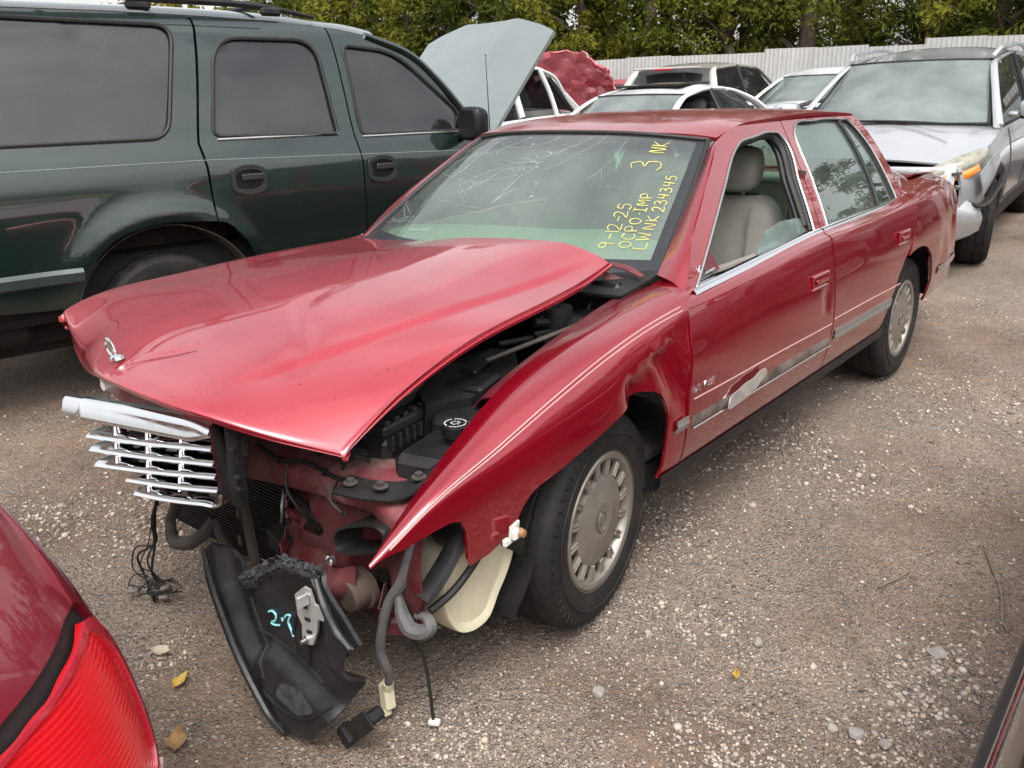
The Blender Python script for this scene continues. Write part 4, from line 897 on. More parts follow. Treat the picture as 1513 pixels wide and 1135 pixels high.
# ---- radiator support and what stands behind the missing bumper
tb = cr_curve([(-.62, .72, .66), (-.65, .35, .63), (-.655, .02, .60), (-.64, -.145, .588), (-.625, -.38, .602), (-.62, -.63, .622), (-.645, -.80, .60), (-.66, -.86, .575)], 60)
prof = [(.10, .018), (.02, .022), (-.035, .012), (-.05, -.01), (-.045, -.05), (-.03, -.062)]
G = np.array([[p_+np.array([dx_+.006*math.sin(i_*.9), 0, dz_+.004*math.sin(i_*.55+k_)]) for k_, (dx_, dz_) in enumerate(prof)] for i_, p_ in enumerate(tb)])
sheet('upper_tie_bar', net(G[::3], 70, 22), MAROON_D, sed, .004, flip=True)
q = MB()
for (y, z, r_) in ((-.22, .618, .012), (-.40, .618, .010), (-.30, .555, .013)): q.lathe([(0, .004), (r_, .003), (r_*1.1, 0)], (-.655 if z < .6 else -.60, y, z+.012), 'z', 12)
q.build('tie_bar_hole', RUB, sed)
slot = [tuple(a) for a in cr_curve([(-.425, .418), (-.335, .432), (-.322, .452), (-.335, .478), (-.43, .466), (-.442, .44)], 30, True)]
hole2 = [tuple(a) for a in cr_curve([(-.70, .33), (-.62, .31), (-.60, .36), (-.66, .40), (-.72, .38)], 24, True)]
def fsurf(u, v): return np.stack([-.600-.035*np.sin((v-.2)*9)-.02*np.cos(u*14)+.012*np.sin(u*31+v*23)-.05*np.clip((u+.55)/-.3, 0, 1), u, v], -1)
cut_panel('front_panel', [(-.255, .585), (-.86, .565), (-.86, .42), (-.80, .30), (-.70, .235), (-.52, .20), (-.245, .22)], fsurf, MAROON, sed, .018, [slot, hole2], t=.004)
q = MB(); q.grid(net([[(-.63-.02*k_, y, z-.01*k_) for y in (-.26, -.36, -.46, -.56)] for k_, z in enumerate((.40, .36, .31, .27))], 16, 16), .004, True)   # crumpled crush box
q.grid(net([[(-.66, -.50, .42), (-.71, -.55, .40), (-.69, -.62, .42)], [(-.67, -.50, .36), (-.74, -.55, .35), (-.70, -.63, .36)], [(-.64, -.50, .29), (-.70, -.56, .29), (-.66, -.64, .30)]], 12, 12), .004)
q.build('crush_box', MAROON, sed)
q = MB(); q.lathe([(.0, -.085), (.040, -.085), (.044, -.08), (.046, -.04), (.056, -.036), (.056, -.02), (.04, -.02)], (-.63, -.60, .335), 'x', 28); q.build('frame_horn', mat('rusty_brown', (.085, .055, .042), .8, var=.3, vscale=15, dirt=.4), sed)
q = MB(); q.lathe([(0, .014), (.014, .012), (.014, 0)], (-.735, -.575, .44), 'x', 12); q.build('bolt', ALU, sed)
for pts_, r_, nm in (([(-.50, .60, .19), (-.52, .2, .18), (-.52, -.2, .18), (-.50, -.62, .19)], .04, 'lower_cross_member'), ):
    q = MB(); q.tube(pts_, r_, 8, k=30, flat=.7); q.build(nm, mat('dirty_steel', (.07, .06, .052), .8, .2, var=.3, vscale=12, dirt=.5), sed)
# condenser
q = MB(); q.box((-.575, .16, .36), (.02, .78, .44), None, .004); cond = q.build('condenser', BLK_D, sed)
q = MB()
for k_ in range(38): q.box((-.59, .16, .155+k_*.0112), (.012, .74, .0035), rx(-.02))
q.build('cooling_fins', mat('dark_fins', (.03, .03, .032), .42, .6), cond)
q = MB(); q.box((-.60, -.232, .36), (.035, .025, .46), rx(.04), .004); q.tube([(-.635, .02, .60), (-.64, -.10, .55), (-.625, -.25, .50), (-.62, -.32, .475), (-.64, -.42, .45)], .008, 6, k=24); q.build('condenser_bracket', BLK, cond)
q = MB(); q.box((-.70, -.150, .47), (.018, .034, .40), rx(-.10), .003)
for k_ in range(4): q.box((-.712, -.160+.012*k_, .60-.09*k_), (.006, .014, .03), None, .002)
q.box((-.70, -.09, .56), (.012, .10, .09), rx(.5), .003); q.build('centre_support', mat('dirty_steel', (.07, .06, .052), .8), sed)
q = MB(); q.box((-.655, -.245, .345), (.05, .06, .05), rx(.3), .006); q.box((-.67, -.265, .375), (.05, .07, .02), rx(.5), .004); q.build('latch_bracket', BLK, sed)
# air intake snout
def oval(t, ry_, rz_): return np.array([ry_*np.sign(math.cos(t))*abs(math.cos(t))**.6, rz_*np.sign(math.sin(t))*abs(math.sin(t))**.7])
G = []
for x_, s_ in ((-.56, .85), (-.66, .95), (-.705, 1.0), (-.712, .97), (-.706, .88), (-.60, .80)):
    G.append([np.array([x_, -.672, .520])+np.array([0, *(oval(t, .100*s_, .040*s_))])+np.array([0, 0, -.35*oval(t, .1, .04)[0]]) for t in np.linspace(0, 2*PI, 36)])
q = MB(); q.grid(net(G, 16, 36), 0.002); q.build('air_snout', BLK, sed)
# engine bay
q = MB(); fr = rz(.15); bc = np.array([-.43, -.485, 0])
q.box(bc+(0, 0, .635), (.25, .18, .15), fr@rx(.12), .018); q.box(bc+(0, 0, .722), (.27, .20, .030), fr, .007); q.box(bc+(0, .02, .760), (.24, .15, .06), fr, .02)
for k_ in range(9): q.box(bc+fr@np.array([-.115+.029*k_, -.100, 0])+(0, 0, .690), (.007, .022, .042), fr, .002)
for k_ in range(7): q.box(bc+fr@np.array([-.115+.038*k_, -.085, 0])+(0, 0, .742), (.018, .024, .014), fr, .003)
ab = q.build('air_filter_box', mat('charcoal_plastic', (.018, .019, .021), .42, var=.2, vscale=9, dirt=.2, dirt_col=(.07, .06, .055)), sed)
q = MB()
for k_ in range(6): q.tube([np.array([-.60, -.60, .665])+np.array([.0+.012*k_, .02*k_, .01*math.sin(k_)]), np.array([-.64, -.58, .69])+np.array([.015*k_, .02*k_, .0]), np.array([-.655, -.56, .655])+np.array([.015*k_, .02*k_, .0])], .006, 5, k=8)
q.build('intake_bellows', BLK, ab)
q = MB(); q.lathe([(.0, .03), (.026, .03), (.034, .026), (.036, .0), (.030, -.005), (.028, -.06)], (-.43, -.735, .715), 'z', 28); cap_ = q.build('coolant_cap', BLK_D, sed)
q = MB()
for k_ in range(26):
    if k_ % 9 == 4: continue
    t_ = 2*PI*k_/26; q.box((-.43+.027*math.cos(t_), -.735+.027*math.sin(t_), .7462), (.0045, .003, .001), rz(t_+PI/2+.3*(k_ % 2)))
for k_ in range(7): t_ = 2*PI*k_/7; q.box((-.43+.010*math.cos(t_), -.735+.010*math.sin(t_), .7462), (.007, .002, .001), rz(t_*1.7))
q.build('cap_print', mat('white_print', (.6, .6, .58), .6), cap_)
q = MB(); q.box((-.44, -.70, .61), (.26, .15, .17), rz(.25), .02); q.box((-.30, -.66, .63), (.2, .14, .2), rz(.2), .02); q.build('coolant_tank', BLK, sed)
cut_panel('battery_cover', [(-.40, -.60), (-.29, -.665), (-.12, -.655), (-.02, -.60), (.05, -.53), (.0, -.42), (-.15, -.40), (-.33, -.46)], lambda u, v: np.stack([u, v, .765+.01*np.sin(u*20)+.015*np.cos(v*13)], -1), BLK, sed, .03, t=.10)
q = MB(); q.box((-.1, -.53, .782), (.22, .05, .02), rz(.35), .006); q.box((-.22, -.60, .70), (.14, .12, .16), rz(.3), .01); q.build('relay_box', BLK_D, sed)
# headlight mounting panel with bolts
q = MB(); q.grid(net([[(-.735, -.62, .640), (-.715, -.72, .645), (-.66, -.79, .650), (-.55, -.80, .70), (-.42, -.775, .74)], [(-.665, -.60, .655), (-.655, -.68, .66), (-.60, -.745, .66), (-.50, -.765, .695), (-.39, -.745, .725)]], 4, 30), .006, True)
hp = q.build('headlight_panel', BLK, sed); q = MB()
for (x_, y_, z_) in ((-.695, -.64, .655), (-.675, -.725, .662), (-.60, -.775, .672)): q = MB(); q.lathe([(0, .014), (.009, .013), (.009, .004), (.018, .003), (.018, 0)], (x_, y_, z_), 'z', 10); q.build('bolt', mat('dirty_steel', (.07, .06, .052), .8), hp)
q = MB(); q.grid(net([[(-.62, -.75, .60), (-.55, -.79, .60), (-.47, -.79, .61)], [(-.60, -.66, .57), (-.52, -.70, .57), (-.45, -.72, .58)]], 8, 14), .004, True); q.build('mesh_tray', mat('grey_mesh', (.05, .052, .055), .6, var=.4, vscale=60, bump=1., bscale=50), sed)
for s in (-1, 1):     # inner wings
    G = net([[(x_, s*yo, zo) for x_, yo, zo in ((-.30, .752, .778), (-.2, .742, .80), (0, .725, .84), (.25, .715, .885), (.5, .72, .925))], [(x_, s*yo, zo) for x_, yo, zo in ((-.30, .685, .74), (-.2, .675, .765), (0, .66, .80), (.25, .65, .84), (.5, .65, .88))], [(x_, s*.60, .55) for x_ in (-.30, -.2, 0, .25, .5)]], 14, 24); sheet('inner_wing', G, MAROON, sed, .004, flip=s > 0)
q = MB(); q.box((-.1, .1, .50), (.75, .95, .44), None, .06); q.box((-.05, .1, .74), (.5, .7, .10), None, .03); q.box((.42, 0, .66), (.06, 1.36, .56), None, .02); q.box((.28, -.60, .80), (.16, .14, .12), rz(.4), .02); q.build('engine', BLK_D, sed)
q = MB(); rg = random.Random(8)
for k_ in range(9):
    a_ = np.array([rg.uniform(-.1, .35), rg.uniform(-.64, -.5), rg.uniform(.80, .86)]); q.tube([a_, a_+np.array([rg.uniform(.05, .2), rg.uniform(-.05, .08), rg.uniform(-.02, .05)]), a_+np.array([rg.uniform(.15, .3), rg.uniform(-.06, .1), rg.uniform(-.06, .02)])], rg.uniform(.006, .014), 6, k=12)
q.lathe([(0, .05), (.05, .048), (.055, .0), (.05, -.06)], (.22, -.56, .84), 'z', 20); q.build('engine_hose', BLK, sed)
q = MB(); q.tube([(-.16, -.60, .815), (.28, -.69, .865)], .007, 6); q.build('brace_rod', mat('dirty_steel', (.07, .06, .052), .8), sed)
G = coons([(.36, -.71, .905), (.28, 0, .90), (.36, .71, .905)], [(.56, -.74, .953), (.45, 0, .935), (.56, .74, .953)], [(.36, -.71, .905), (.56, -.74, .953)], [(.36, .71, .905), (.56, .74, .953)], 24, 6); sheet('cowl', G, BLK, sed, .01, flip=False)
# washer tank, wheel arch liners
wo_ = cr_curve([(-.61, .40), (-.60, .31), (-.565, .255), (-.51, .232), (-.46, .238), (-.415, .295), (-.375, .345), (-.35, .41), (-.38, .47), (-.50, .475), (-.58, .455)], 44, True)
G = []
for y_, s_ in ((-.838, .80), (-.848, .95), (-.842, 1.0), (-.79, 1.02), (-.72, 1.0), (-.70, .9)):
    c_ = np.array([-.49, .35]); G.append([(c_[0]+(a-c_[0])*s_, y_, c_[1]+(b-c_[1])*s_) for a, b in np.vstack([wo_, wo_[:1]])])
q = MB(); q.grid(net(G, 18, 45)); q.add([G[0][i_] for i_ in range(44)], [tuple(range(44))]); q.build('washer_tank', IVORY, sed, 50)
q = MB(); q.tube([(-.55, -.855, .54), (-.60, -.86, .49), (-.66, -.862, .445), (-.69, -.86, .42)], [.022, .028, .03, .026], 8, k=20, flat=.55); q.tube([(-.50, -.87, .46), (-.55, -.872, .43), (-.61, -.87, .40), (-.67, -.86, .38)], .010, 7, k=16); q.build('fog_light_arm', BLK, sed)
q = MB(); q.prism([tuple(a) for a in cr_curve([(-.595, .60), (-.53, .625), (-.50, .58), (-.52, .50), (-.56, .48), (-.59, .52)], 24, True)], lambda u, v, w_: (u, -.845+w_, v), .05); q.build('headlight_socket', BLK_D, sed)
for (xw, R_) in ((0., .395), (2.891, .40)):
    for s in (-1, 1):
        A0, A1 = (12, 158) if xw == 0 else (8, 172); rows_ = []
        for y_ in (.905 if xw == 0 else .90, .80, .62):
            rows_.append([(xw-R_*math.cos(t), s*y_, .335+R_*math.sin(t)*(.96 if y_ > .85 else 1.0)) for t in np.linspace(R(A0), R(A1), 14)])
        sheet('wheel_arch_liner', net(rows_, 8, 40), BLK, sed, .005, flip=s > 0)
G = net([[(-.40, y_, z_) for y_ in (-.88, -.80, -.70)] if k_ == 0 else [(-.40+.05*k_+.02*(k_ == 3), y_, z_+.0) for y_ in (-.89, -.80, -.70)] for k_, z_ in enumerate((.215, .30, .37, .44, .50))], 20, 10); sheet('mud_flap', G, BLK, sed, .006)
q = MB(); q.box((-.462, -.945, .525), (.045, .008, .05), rz(.2)@rx(.1), .004); q.box((-.468, -.955, .525), (.026, .016, .03), rz(.2), .006); q.box((-.485, -.94, .505), (.02, .012, .02), None, .003); q.build('marker_socket', WHT, sed)
q = MB(); q.lathe([(0, -.012), (.009, -.010), (.012, 0), (.011, .01)], (-.455, -.962, .525), 'y', 12); q.build('marker_bulb', mat('rusty_amber', (.30, .16, .07), .5), sed)
q = MB(); q.tube([(-.44, -.82, .235), (-.43, -.83, .19), (-.41, -.835, .175), (-.40, -.83, .165)], [.016, .013, .01, .003], 5, k=10, flat=.4); q.build('torn_liner_scrap', BLK, sed)
# floor of the car
q = MB(); q.box((1.75, 0, .40), (3.0, 1.66, .06), None, .02); q.box((3.3, 0, .52), (1.2, 1.4, .3), None, .05); q.build('floor_pan', CARPET, sed)

# small fixings, bent flaps and pipes on the stripped nose
STL = mat('dirty_steel', (.07, .06, .052), .8); rg = random.Random(44)
for (y_, z_) in ((-.29, .535), (-.36, .545), (-.47, .54), (-.50, .50), (-.30, .38), (-.29, .30), (-.40, .33), (-.50, .26), (-.78, .52), (-.80, .45), (-.74, .33), (-.57, .44)):
    p_ = fsurf(np.array(y_), np.array(z_)); q = MB(); q.lathe([(0, -.010), (.006, -.009), (.006, -.003), (.011, -.002), (.011, .002)], p_, 'x', 8); q.build('bolt', STL if rg.random() < .6 else CHR_D, sed)
for k_, (P_, w_) in enumerate(((((-.67, -.30, .34), (-.72, -.34, .30), (-.70, -.42, .27), (-.66, -.50, .25)), .07), (((-.64, -.66, .30), (-.69, -.70, .27), (-.67, -.76, .27), (-.63, -.80, .30)), .06), (((-.63, -.27, .46), (-.66, -.30, .43), (-.64, -.33, .40), (-.65, -.36, .40)), .05))):
    C_ = cr_curve(P_, 12); G = np.array([[c_+np.array([rg.uniform(-.008, .008), rg.uniform(-.004, .004), v_*w_+rg.uniform(-.006, .006)]) for v_ in np.linspace(0, 1, 6)] for c_ in C_]); sheet('bent_flap', G, MAROON, sed, .003, smooth=22)
q = MB(); q.tube([(-.60, -.235, .52), (-.63, -.26, .44), (-.64, -.27, .34), (-.62, -.30, .24)], .0065, 7, k=24); q.tube([(-.60, -.215, .50), (-.635, -.235, .42), (-.645, -.24, .30), (-.62, -.28, .20)], .005, 7, k=24); q.build('coolant_pipe', CHR_D, sed)
q = MB(); q.tube([(-.66, -.20, .63), (-.665, -.30, .615), (-.66, -.42, .635), (-.665, -.55, .63), (-.66, -.66, .645), (-.67, -.74, .60)], .006, 6, k=40); q.tube([(-.665, -.34, .615), (-.69, -.36, .56), (-.68, -.39, .50), (-.66, -.40, .46)], .004, 5, k=24); q.tube([(-.665, -.55, .63), (-.70, -.56, .59), (-.70, -.60, .565)], .0045, 5, k=16); q.build('wire_loom', RUB, sed)
for (y_, z_) in ((-.30, .612), (-.50, .632), (-.62, .64)): q = MB(); q.box((-.665, y_, z_), (.018, .012, .018), None, .003); q.build('wire_clip', BLK_D, sed)
q = MB(); q.prism([(-.70, .60), (-.66, .62), (-.60, .61), (-.58, .56), (-.62, .53), (-.66, .56)], lambda u, v, w_: (u, -.80+w_, v), .004); q.build('lamp_bracket', STL, sed)
q = MB(); q.lathe([(.0, -.05), (.045, -.045), (.055, -.01), (.03, .01), (.02, .03)], (-.655, -.40, .245), 'x', 22); q.build('horn', BLK, sed)
q = MB()      # stone chips and specks on the hood
for k_ in range(46):
    i_, j_ = rg.randrange(6, 80), rg.randrange(8, 140); p_ = HG[i_, j_]; r_ = rg.uniform(.001, .0028); q.lathe([(0, .0006), (r_, .0004), (r_*1.1, -.001)], p_, 'z', 6)
o = q.build('paint_chip', mat('chip', (.10, .03, .03), .8), hood); o['kind'] = 'stuff'
# ---- wiring hanging from the front
GRY = mat('grey_conduit', (.10, .10, .105), .6, var=.3, vscale=20, dirt=.4, dirt_col=(.22, .18, .15), dscale=12)
q = MB(); q.tube([(-.62, -.80, .575), (-.66, -.808, .52), (-.68, -.796, .456), (-.70, -.75, .374), (-.71, -.728, .294), (-.71, -.713, .228), (-.69, -.713, .135), (-.685, -.70, .10)], [.019, .019, .017, .013, .012, .013, .013, .010], 9, k=60)
q.tube([(-.69, -.775, .40), (-.70, -.80, .352), (-.70, -.82, .330), (-.69, -.85, .328), (-.68, -.868, .345), (-.675, -.855, .362), (-.68, -.82, .356)], [.010, .016, .020, .020, .018, .014, .008], 8, k=40); har = q.build('wiring_harness', GRY, sed)
q = MB(); q.tube([(-.69, -.80, .37), (-.67, -.769, .289), (-.64, -.789, .202), (-.64, -.806, .109), (-.645, -.817, .025)], .0045, 6, k=40); q.build('thin_wire', RUB, har)
q = MB(); rr = rx(-.25)@ry(.15); q.box((-.683, -.690, .062), (.032, .034, .072), rr, .006); q.box((-.694, -.690, .02), (.022, .03, .02), rr, .003); q.tube([(-.685, -.70, .11), (-.683, -.695, .09)], .015, 10); q.build('plug', IVORY, har)
q = MB(); q.box((-.645, -.82, .022), (.018, .03, .014), rz(.5), .003); q.build('small_plug', WHT, har)
q = MB(); q.tube([(-.72, .21, .42), (-.72, .196, .372), (-.74, .226, .289), (-.75, .211, .239), (-.75, .127, .249), (-.73, .052, .296), (-.70, .022, .343)], [.017, .017, .016, .021, .021, .020, .018], 10, k=50)
q.tube([(-.70, .022, .343), (-.71, -.02, .30), (-.71, -.07, .25), (-.72, -.10, .20)], .014, 8, k=16); q.build('hanging_hose', mat('dusty_hose', (.055, .05, .047), .8, dirt=.5, dirt_col=(.17, .14, .12), dscale=10), sed)
q = MB(); rg = random.Random(21)
for k_ in range(5):
    j = lambda s_=.012: np.array([rg.uniform(-s_, s_), rg.uniform(-s_, s_), rg.uniform(-s_, s_)*.4])
    q.tube([np.array((-.78, .205, .44)), np.array((-.78, .20, .395))+j(.005), np.array((-.78, .244, .312))+j(.008), np.array((-.78, .285, .213))+j(), np.array((-.78, .33+.03*k_, .10))+j(.02), np.array((-.77, .38+.02*k_, .035))+j(.03), np.array((-.78, .32, .022))+j(.05)], rg.uniform(.002, .0042), 5, k=40)
for k_ in range(6):
    c_ = np.array((-.77+rg.uniform(-.04, .04), .36+rg.uniform(-.07, .07), .018)); q.tube([c_+np.array([.035*math.cos(t), .045*math.sin(t), .008*math.sin(2*t)+rg.uniform(0, .012)]) for t in np.linspace(0, 5.5, 9)], .0024, 5, k=30)
q.build('wire_tangle', RUB, sed)
q = MB()
for k_ in range(6): q.box((-.78+rg.uniform(-.06, .06), .35+rg.uniform(-.09, .09), .02), (.03, .02, .014), rz(rg.uniform(0, 3)), .004)
q.build('wire_plug', mat('dusty_plug', (.20, .18, .15), .7, var=.4, vscale=30), sed)

# ---- wheels
def make_wheel(detail=True):
    t = bpy.data.objects.new('wheel', None); COL.objects.link(t); t.parent = sed
    q = MB(); n = 132
    prof = [(.212, -.105), (.222, -.110), (.25, -.116), (.285, -.115), (.308, -.107), (.318, -.098), (.326, -.088), (.329, -.07), (.330, -.052), (.323, -.049), (.323, -.043), (.331, -.040), (.332, -.012), (.324, -.009), (.324, .009), (.332, .012), (.331, .040), (.323, .043), (.323, .049), (.330, .052), (.329, .07), (.326, .088), (.318, .098), (.308, .107), (.285, .115), (.25, .116), (.222, .110), (.212, .105)]
    def mod(i_, r_, a, k_):
        w_ = abs(prof[i_][1]); rr = np.full(n, r_)
        if w_ >= .052 and r_ > .315: rr = rr-.0032*((k_+(i_ % 2)) % 3 == 0)
        elif .010 < w_ < .043 and r_ > .328: rr = rr-.004*((k_+i_) % 4 == 0)
        return rr
    q.lathe(prof, (0, 0, 0), 'y', n, mod); ty = q.build('tyre', TYRE, t, 28)
    q = MB()
    for k_ in range(60): a = 2*PI*k_/60; q.box((.297*math.cos(a), -.1135, .297*math.sin(a)), (.022, .003, .003), ry(-a), .0008)
    q.lathe([(.262, -.116), (.264, -.1195), (.267, -.1195), (.269, -.116)], (0, 0, 0), 'y', 60); q.build('sidewall_rib', TYRE, ty)
    q = MB(); q.lathe([(.20, -.06), (.202, -.098), (.213, -.108), (.216, -.100), (.214, -.02)], (0, 0, 0), 'y', 64); q.lathe([(.0, -.058), (.20, -.052)], (0, 0, 0), 'y', 48); q.build('rim', mat('dark_rim', (.085, .075, .065), .7, .3, dirt=.5), t)
    q = MB(); q.lathe([(.0, -.104), (.05, -.1035), (.056, -.106), (.062, -.1035), (.130, -.100), (.138, -.095), (.140, -.075)], (0, 0, 0), 'y', 60)
    q.lathe([(.178, -.078), (.181, -.094), (.190, -.106), (.204, -.108), (.209, -.102)], (0, 0, 0), 'y', 72)
    for k_ in range(16):
        a = 2*PI*(k_+.25)/16
        for da in (-.040, .040): q.box((.160*math.cos(a+da), -.094, .160*math.sin(a+da)), (.048, .014, .011), ry(-(a+da*.4)), .003)
        q.box((.160*math.cos(a), -.089, .160*math.sin(a)), (.046, .010, .020), ry(-a), .002)
    wc = q.build('wheel_cover', WHEELC, t, 30)
    q = MB()
    for a0, a1, r_ in ((2.0, 4.6, .030), (-1.4, 1.2, .030)):
        q.tube([(r_*.85*math.cos(a), -.1065, r_*1.1*math.sin(a)) for a in np.linspace(a0, a1, 16)], .0028, 6)
    q.prism([(-.013, .018), (.013, .018), (.013, -.004), (0, -.020), (-.013, -.004)], lambda u, v, w_: (u, -.1035-w_, v), .003)
    for k_ in range(3): q.box((0, -.107, .012-.009*k_), (.022, .002, .002), ry(.5))
    q.build('emblem', WHEELC, wc); return t
whl = make_wheel()
for k_, (x_, y_, st) in enumerate(((0., -.775, .1283), (2.891, -.775, 0.), (0., .775, .1283+PI), (2.891, .775, PI))):
    o = whl if k_ == 0 else copy_tree(whl, sed); o.location = (x_, y_, .328); o.rotation_euler = (0, .35*k_ if abs(y_+.775) < .01 else -.2, st)

# ---- cabin
def seat(x, y, z, w_, name='front_seat'):
    """front seat seen from ahead: cushion, backrest, headrest; faces -x"""
    e = bpy.data.objects.new(name, None); COL.objects.link(e); e.parent = sed; e.location = (x, y, z)
    def pad(nm, rows, nu=14, nv=18):
        G = net(rows, nu, nv); q = MB(); q.grid(G, .0); return q.build(nm, BEIGE, e, 60)
    def tubebody(nm, secs, n=28):
        """closed body from sections: (centre, half width y, half depth, direction)"""
        G = []
        for (cx, cz, hw, hd, an) in secs:
            G.append([(cx+hd*np.sign(math.sin(t))*abs(math.sin(t))**.7*math.cos(an), hw*np.sign(math.cos(t))*abs(math.cos(t))**.55, cz+hd*np.sign(math.sin(t))*abs(math.sin(t))**.7*math.sin(an)) for t in np.linspace(0, 2*PI, n)])
        q = MB(); q.grid(net(G, len(secs)*4, n)); return q.build(nm, BEIGE, e, 60)
    tubebody('cushion', [(-.27, .0, .15, .02, 1.45), (-.26, .02, .24, .07, 1.45), (-.05, .01, .26, .085, 1.5), (.15, -.01, .25, .09, 1.5), (.24, .0, .22, .05, 1.5)])
    tubebody('backrest', [(.18, -.02, .22, .05, .25), (.20, .06, .25, .09, .25), (.255, .28, .26, .095, .25), (.31, .46, .245, .08, .25), (.335, .55, .19, .06, .25), (.345, .58, .12, .02, .25)])
    tubebody('headrest', [(.325, .595, .07, .03, .15), (.325, .62, .115, .062, .15), (.33, .69, .13, .07, .15), (.34, .76, .115, .055, .15), (.345, .785, .07, .02, .15)])
    q = MB()
    for s in (-1, 1): q.tube([(.33, s*.05, .54), (.325, s*.05, .63)], .007, 6)
    q.build('headrest_post', CHR_D, e)
    for s in (-1, 1): q = MB(); q.tube([(.10, s*.14, .08), (.125, s*.145, .20), (.17, s*.15, .40), (.235, s*.13, .53)], .0045, 5, k=20); q.build('seat_seam', mat('seam', (.16, .15, .135), .8), e)
    return e
seat(1.42, -.40, .50, .5); seat(1.38, .40, .50, .5)
q = MB(); q.grid(net([[(2.32, y_, .62), (2.30, y_, .70), (2.52, y_, .70), (2.58, y_, .80), (2.70, y_, 1.03), (2.80, y_, 1.05)] for y_ in (-.70, -.66, -.3, 0, .3, .66, .70)], 30, 24), .0); q.build('rear_seat', BEIGE, sed, 60)
q = MB(); q.box((2.95, 0, 1.045), (.5, 1.24, .03), None, .01); q.build('parcel_shelf', BEIGE2, sed)
for s in (-.35, .35):
    q = MB(); q.box((2.73, s, 1.10), (.09, .26, .13), ry(.2), .04); q.build('rear_headrest', BEIGE, sed, 60)
G = net([[(.60, y_, .955), (.66, y_, .978), (.80, y_, .985+.02*math.cos(y_*3)), (.93, y_, .955+.02*math.cos(y_*3)), (.96, y_, .90), (.93, y_, .70)] for y_ in (-.655, -.5, -.36, -.2, 0, .3, .655)], 40, 34)
G[..., 2] += .03*np.exp(-((G[..., 1]+.37)/.2)**2)*np.exp(-((G[..., 0]-.85)/.1)**2); sheet('dashboard', G, BEIGE2, sed, .01)
q = MB(); c_ = np.array([1.06, -.38, .93]); tv = np.array([.42, 0, .9]); tv /= np.linalg.norm(tv)
q.tube([c_+.19*(math.cos(t)*np.array([0, 1, 0])+math.sin(t)*tv) for t in np.linspace(0, 2*PI, 48, endpoint=False)], .014, 8, closed=True); q.box(c_, (.05, .15, .11), ry(-.44), .02); q.box(c_, (.03, .34, .035), ry(-.44), .01); q.tube([c_, c_+np.array([-.22, 0, -.12])], .03, 10); q.build('steering_wheel', mat('dark_wheel', (.05, .05, .05), .5), sed)
q = MB(); q.box((1.13, 0, 1.30), (.02, .24, .06), ry(.2), .012); q.tube([(1.08, 0, 1.365), (1.12, 0, 1.32)], .01, 6); q.build('rear_view_mirror', BLK_D, sed)
G = roofG = np.array([[(x_, y_, float(roofz(np.array([x_]), np.array([y_]))[0])-.045) for y_ in np.linspace(-.55, .55, 9)] for x_ in np.linspace(1.16, 2.6, 9)]); sheet('headliner', G, BEIGE2, sed, .006, flip=True)
for s in (-1, 1):
    for x0, x1 in ((.62, 1.54), (1.68, 2.6)):
        q = MB(); G = net([[(x_, s*.845, .95), (x_, s*.80, .93), (x_, s*.79, .75), (x_, s*.80, .42)] for x_ in np.linspace(x0, x1, 5)], 12, 14); q.grid(G, .01, s > 0); q.build('door_trim', BEIGE2 if s > 0 else BEIGE, sed)
for s in (-1, 1):
    q = MB(); q.tube([(1.62, s*.79, .93), (1.66, s*.725, 1.10), (1.72, s*.63, 1.28), (1.75, s*.56, 1.36)], [.045, .04, .036, .03], 8, k=16, flat=.5); q.build('b_pillar_trim', BEIGE, sed)
q = MB(); q.tube([(1.66, -.74, 1.20), (1.70, -.70, 1.0), (1.73, -.68, .8)], .022, 4, flat=.1, k=14); q.build('seat_belt', mat('belt', (.08, .075, .07), .8), sed)
q = MB(); q.box((.66, .50, .99), (.03, .10, .012), rz(.4), .003); q.build('paper_on_dash', mat('paper', (.6, .62, .6), .8), sed)
# crest on the C pillar
q = MB(); q.tube([(2.86+.018*math.cos(t), -.695-.012*math.sin(t)*.4, 1.115+.026*math.sin(t)) for t in np.linspace(0, 2*PI, 18, endpoint=False)], .003, 5, closed=True); q.build('pillar_badge', CHR, sed)
# ================================================================== DARK GREEN SUV on the far side of the sedan
# frame: x forward from the rear axle, the side we see is at -y
GRN = mat('dark_green_paint', (.006, .019, .0155), .32, .40, 1., .02, var=.1, vscale=2, rvar=.02, dirt=.05, dirt_col=(.10, .10, .09), dscale=2.5)
GRN_H = mat('sky_lit_green_hood', (.185, .215, .21), .40, .2, .7, .16, var=.08, vscale=1.5, rvar=.08)  # body green lightened: the sky's reflection is put into the base colour
GL_D = glass('dark_tinted_glass', (.24, .24, .25), .085, .0, film=.055, film_col=(.36, .35, .37))
GREY_P = mat('grey_plastic', (.10, .105, .11), .55, var=.15, vscale=8, dirt=.3)
DARK_CH = mat('dark_chassis', (.014, .012, .011), .9)
suv = thing('green_suv', 'large dark green SUV with tinted windows and its hood raised', 'SUV', (.427, 3.164, 0), R(-8))
SZ = np.array([.45, .6, .85, 1.05, 1.2, 1.27, 1.34, 1.6, 1.85, 1.93, 1.985]); SYV = np.array([.945, .975, .995, 1.0, .99, .972, .945, .885, .815, .775, .70])
def suv_y(x, z):
    y = hermite(SZ, SYV, np.clip(z, .45, 1.985).ravel()).reshape(np.shape(z))
    ax_ = .11; r_ = np.hypot((x-ax_)*.88, z-.50); y = y+.030*np.exp(-((r_-.47)/.07)**2)*np.clip((z-.55)/.25, 0, 1)
    r_ = np.hypot((x-3.05)*.9, z-.48); y = y+.03*np.exp(-((r_-.47)/.07)**2)*np.clip((z-.55)/.25, 0, 1)
    return y-.05*np.clip((x-3.2)/.55, 0, 1)**2-.03*np.clip((-.8-x)/.4, 0, 1)**2
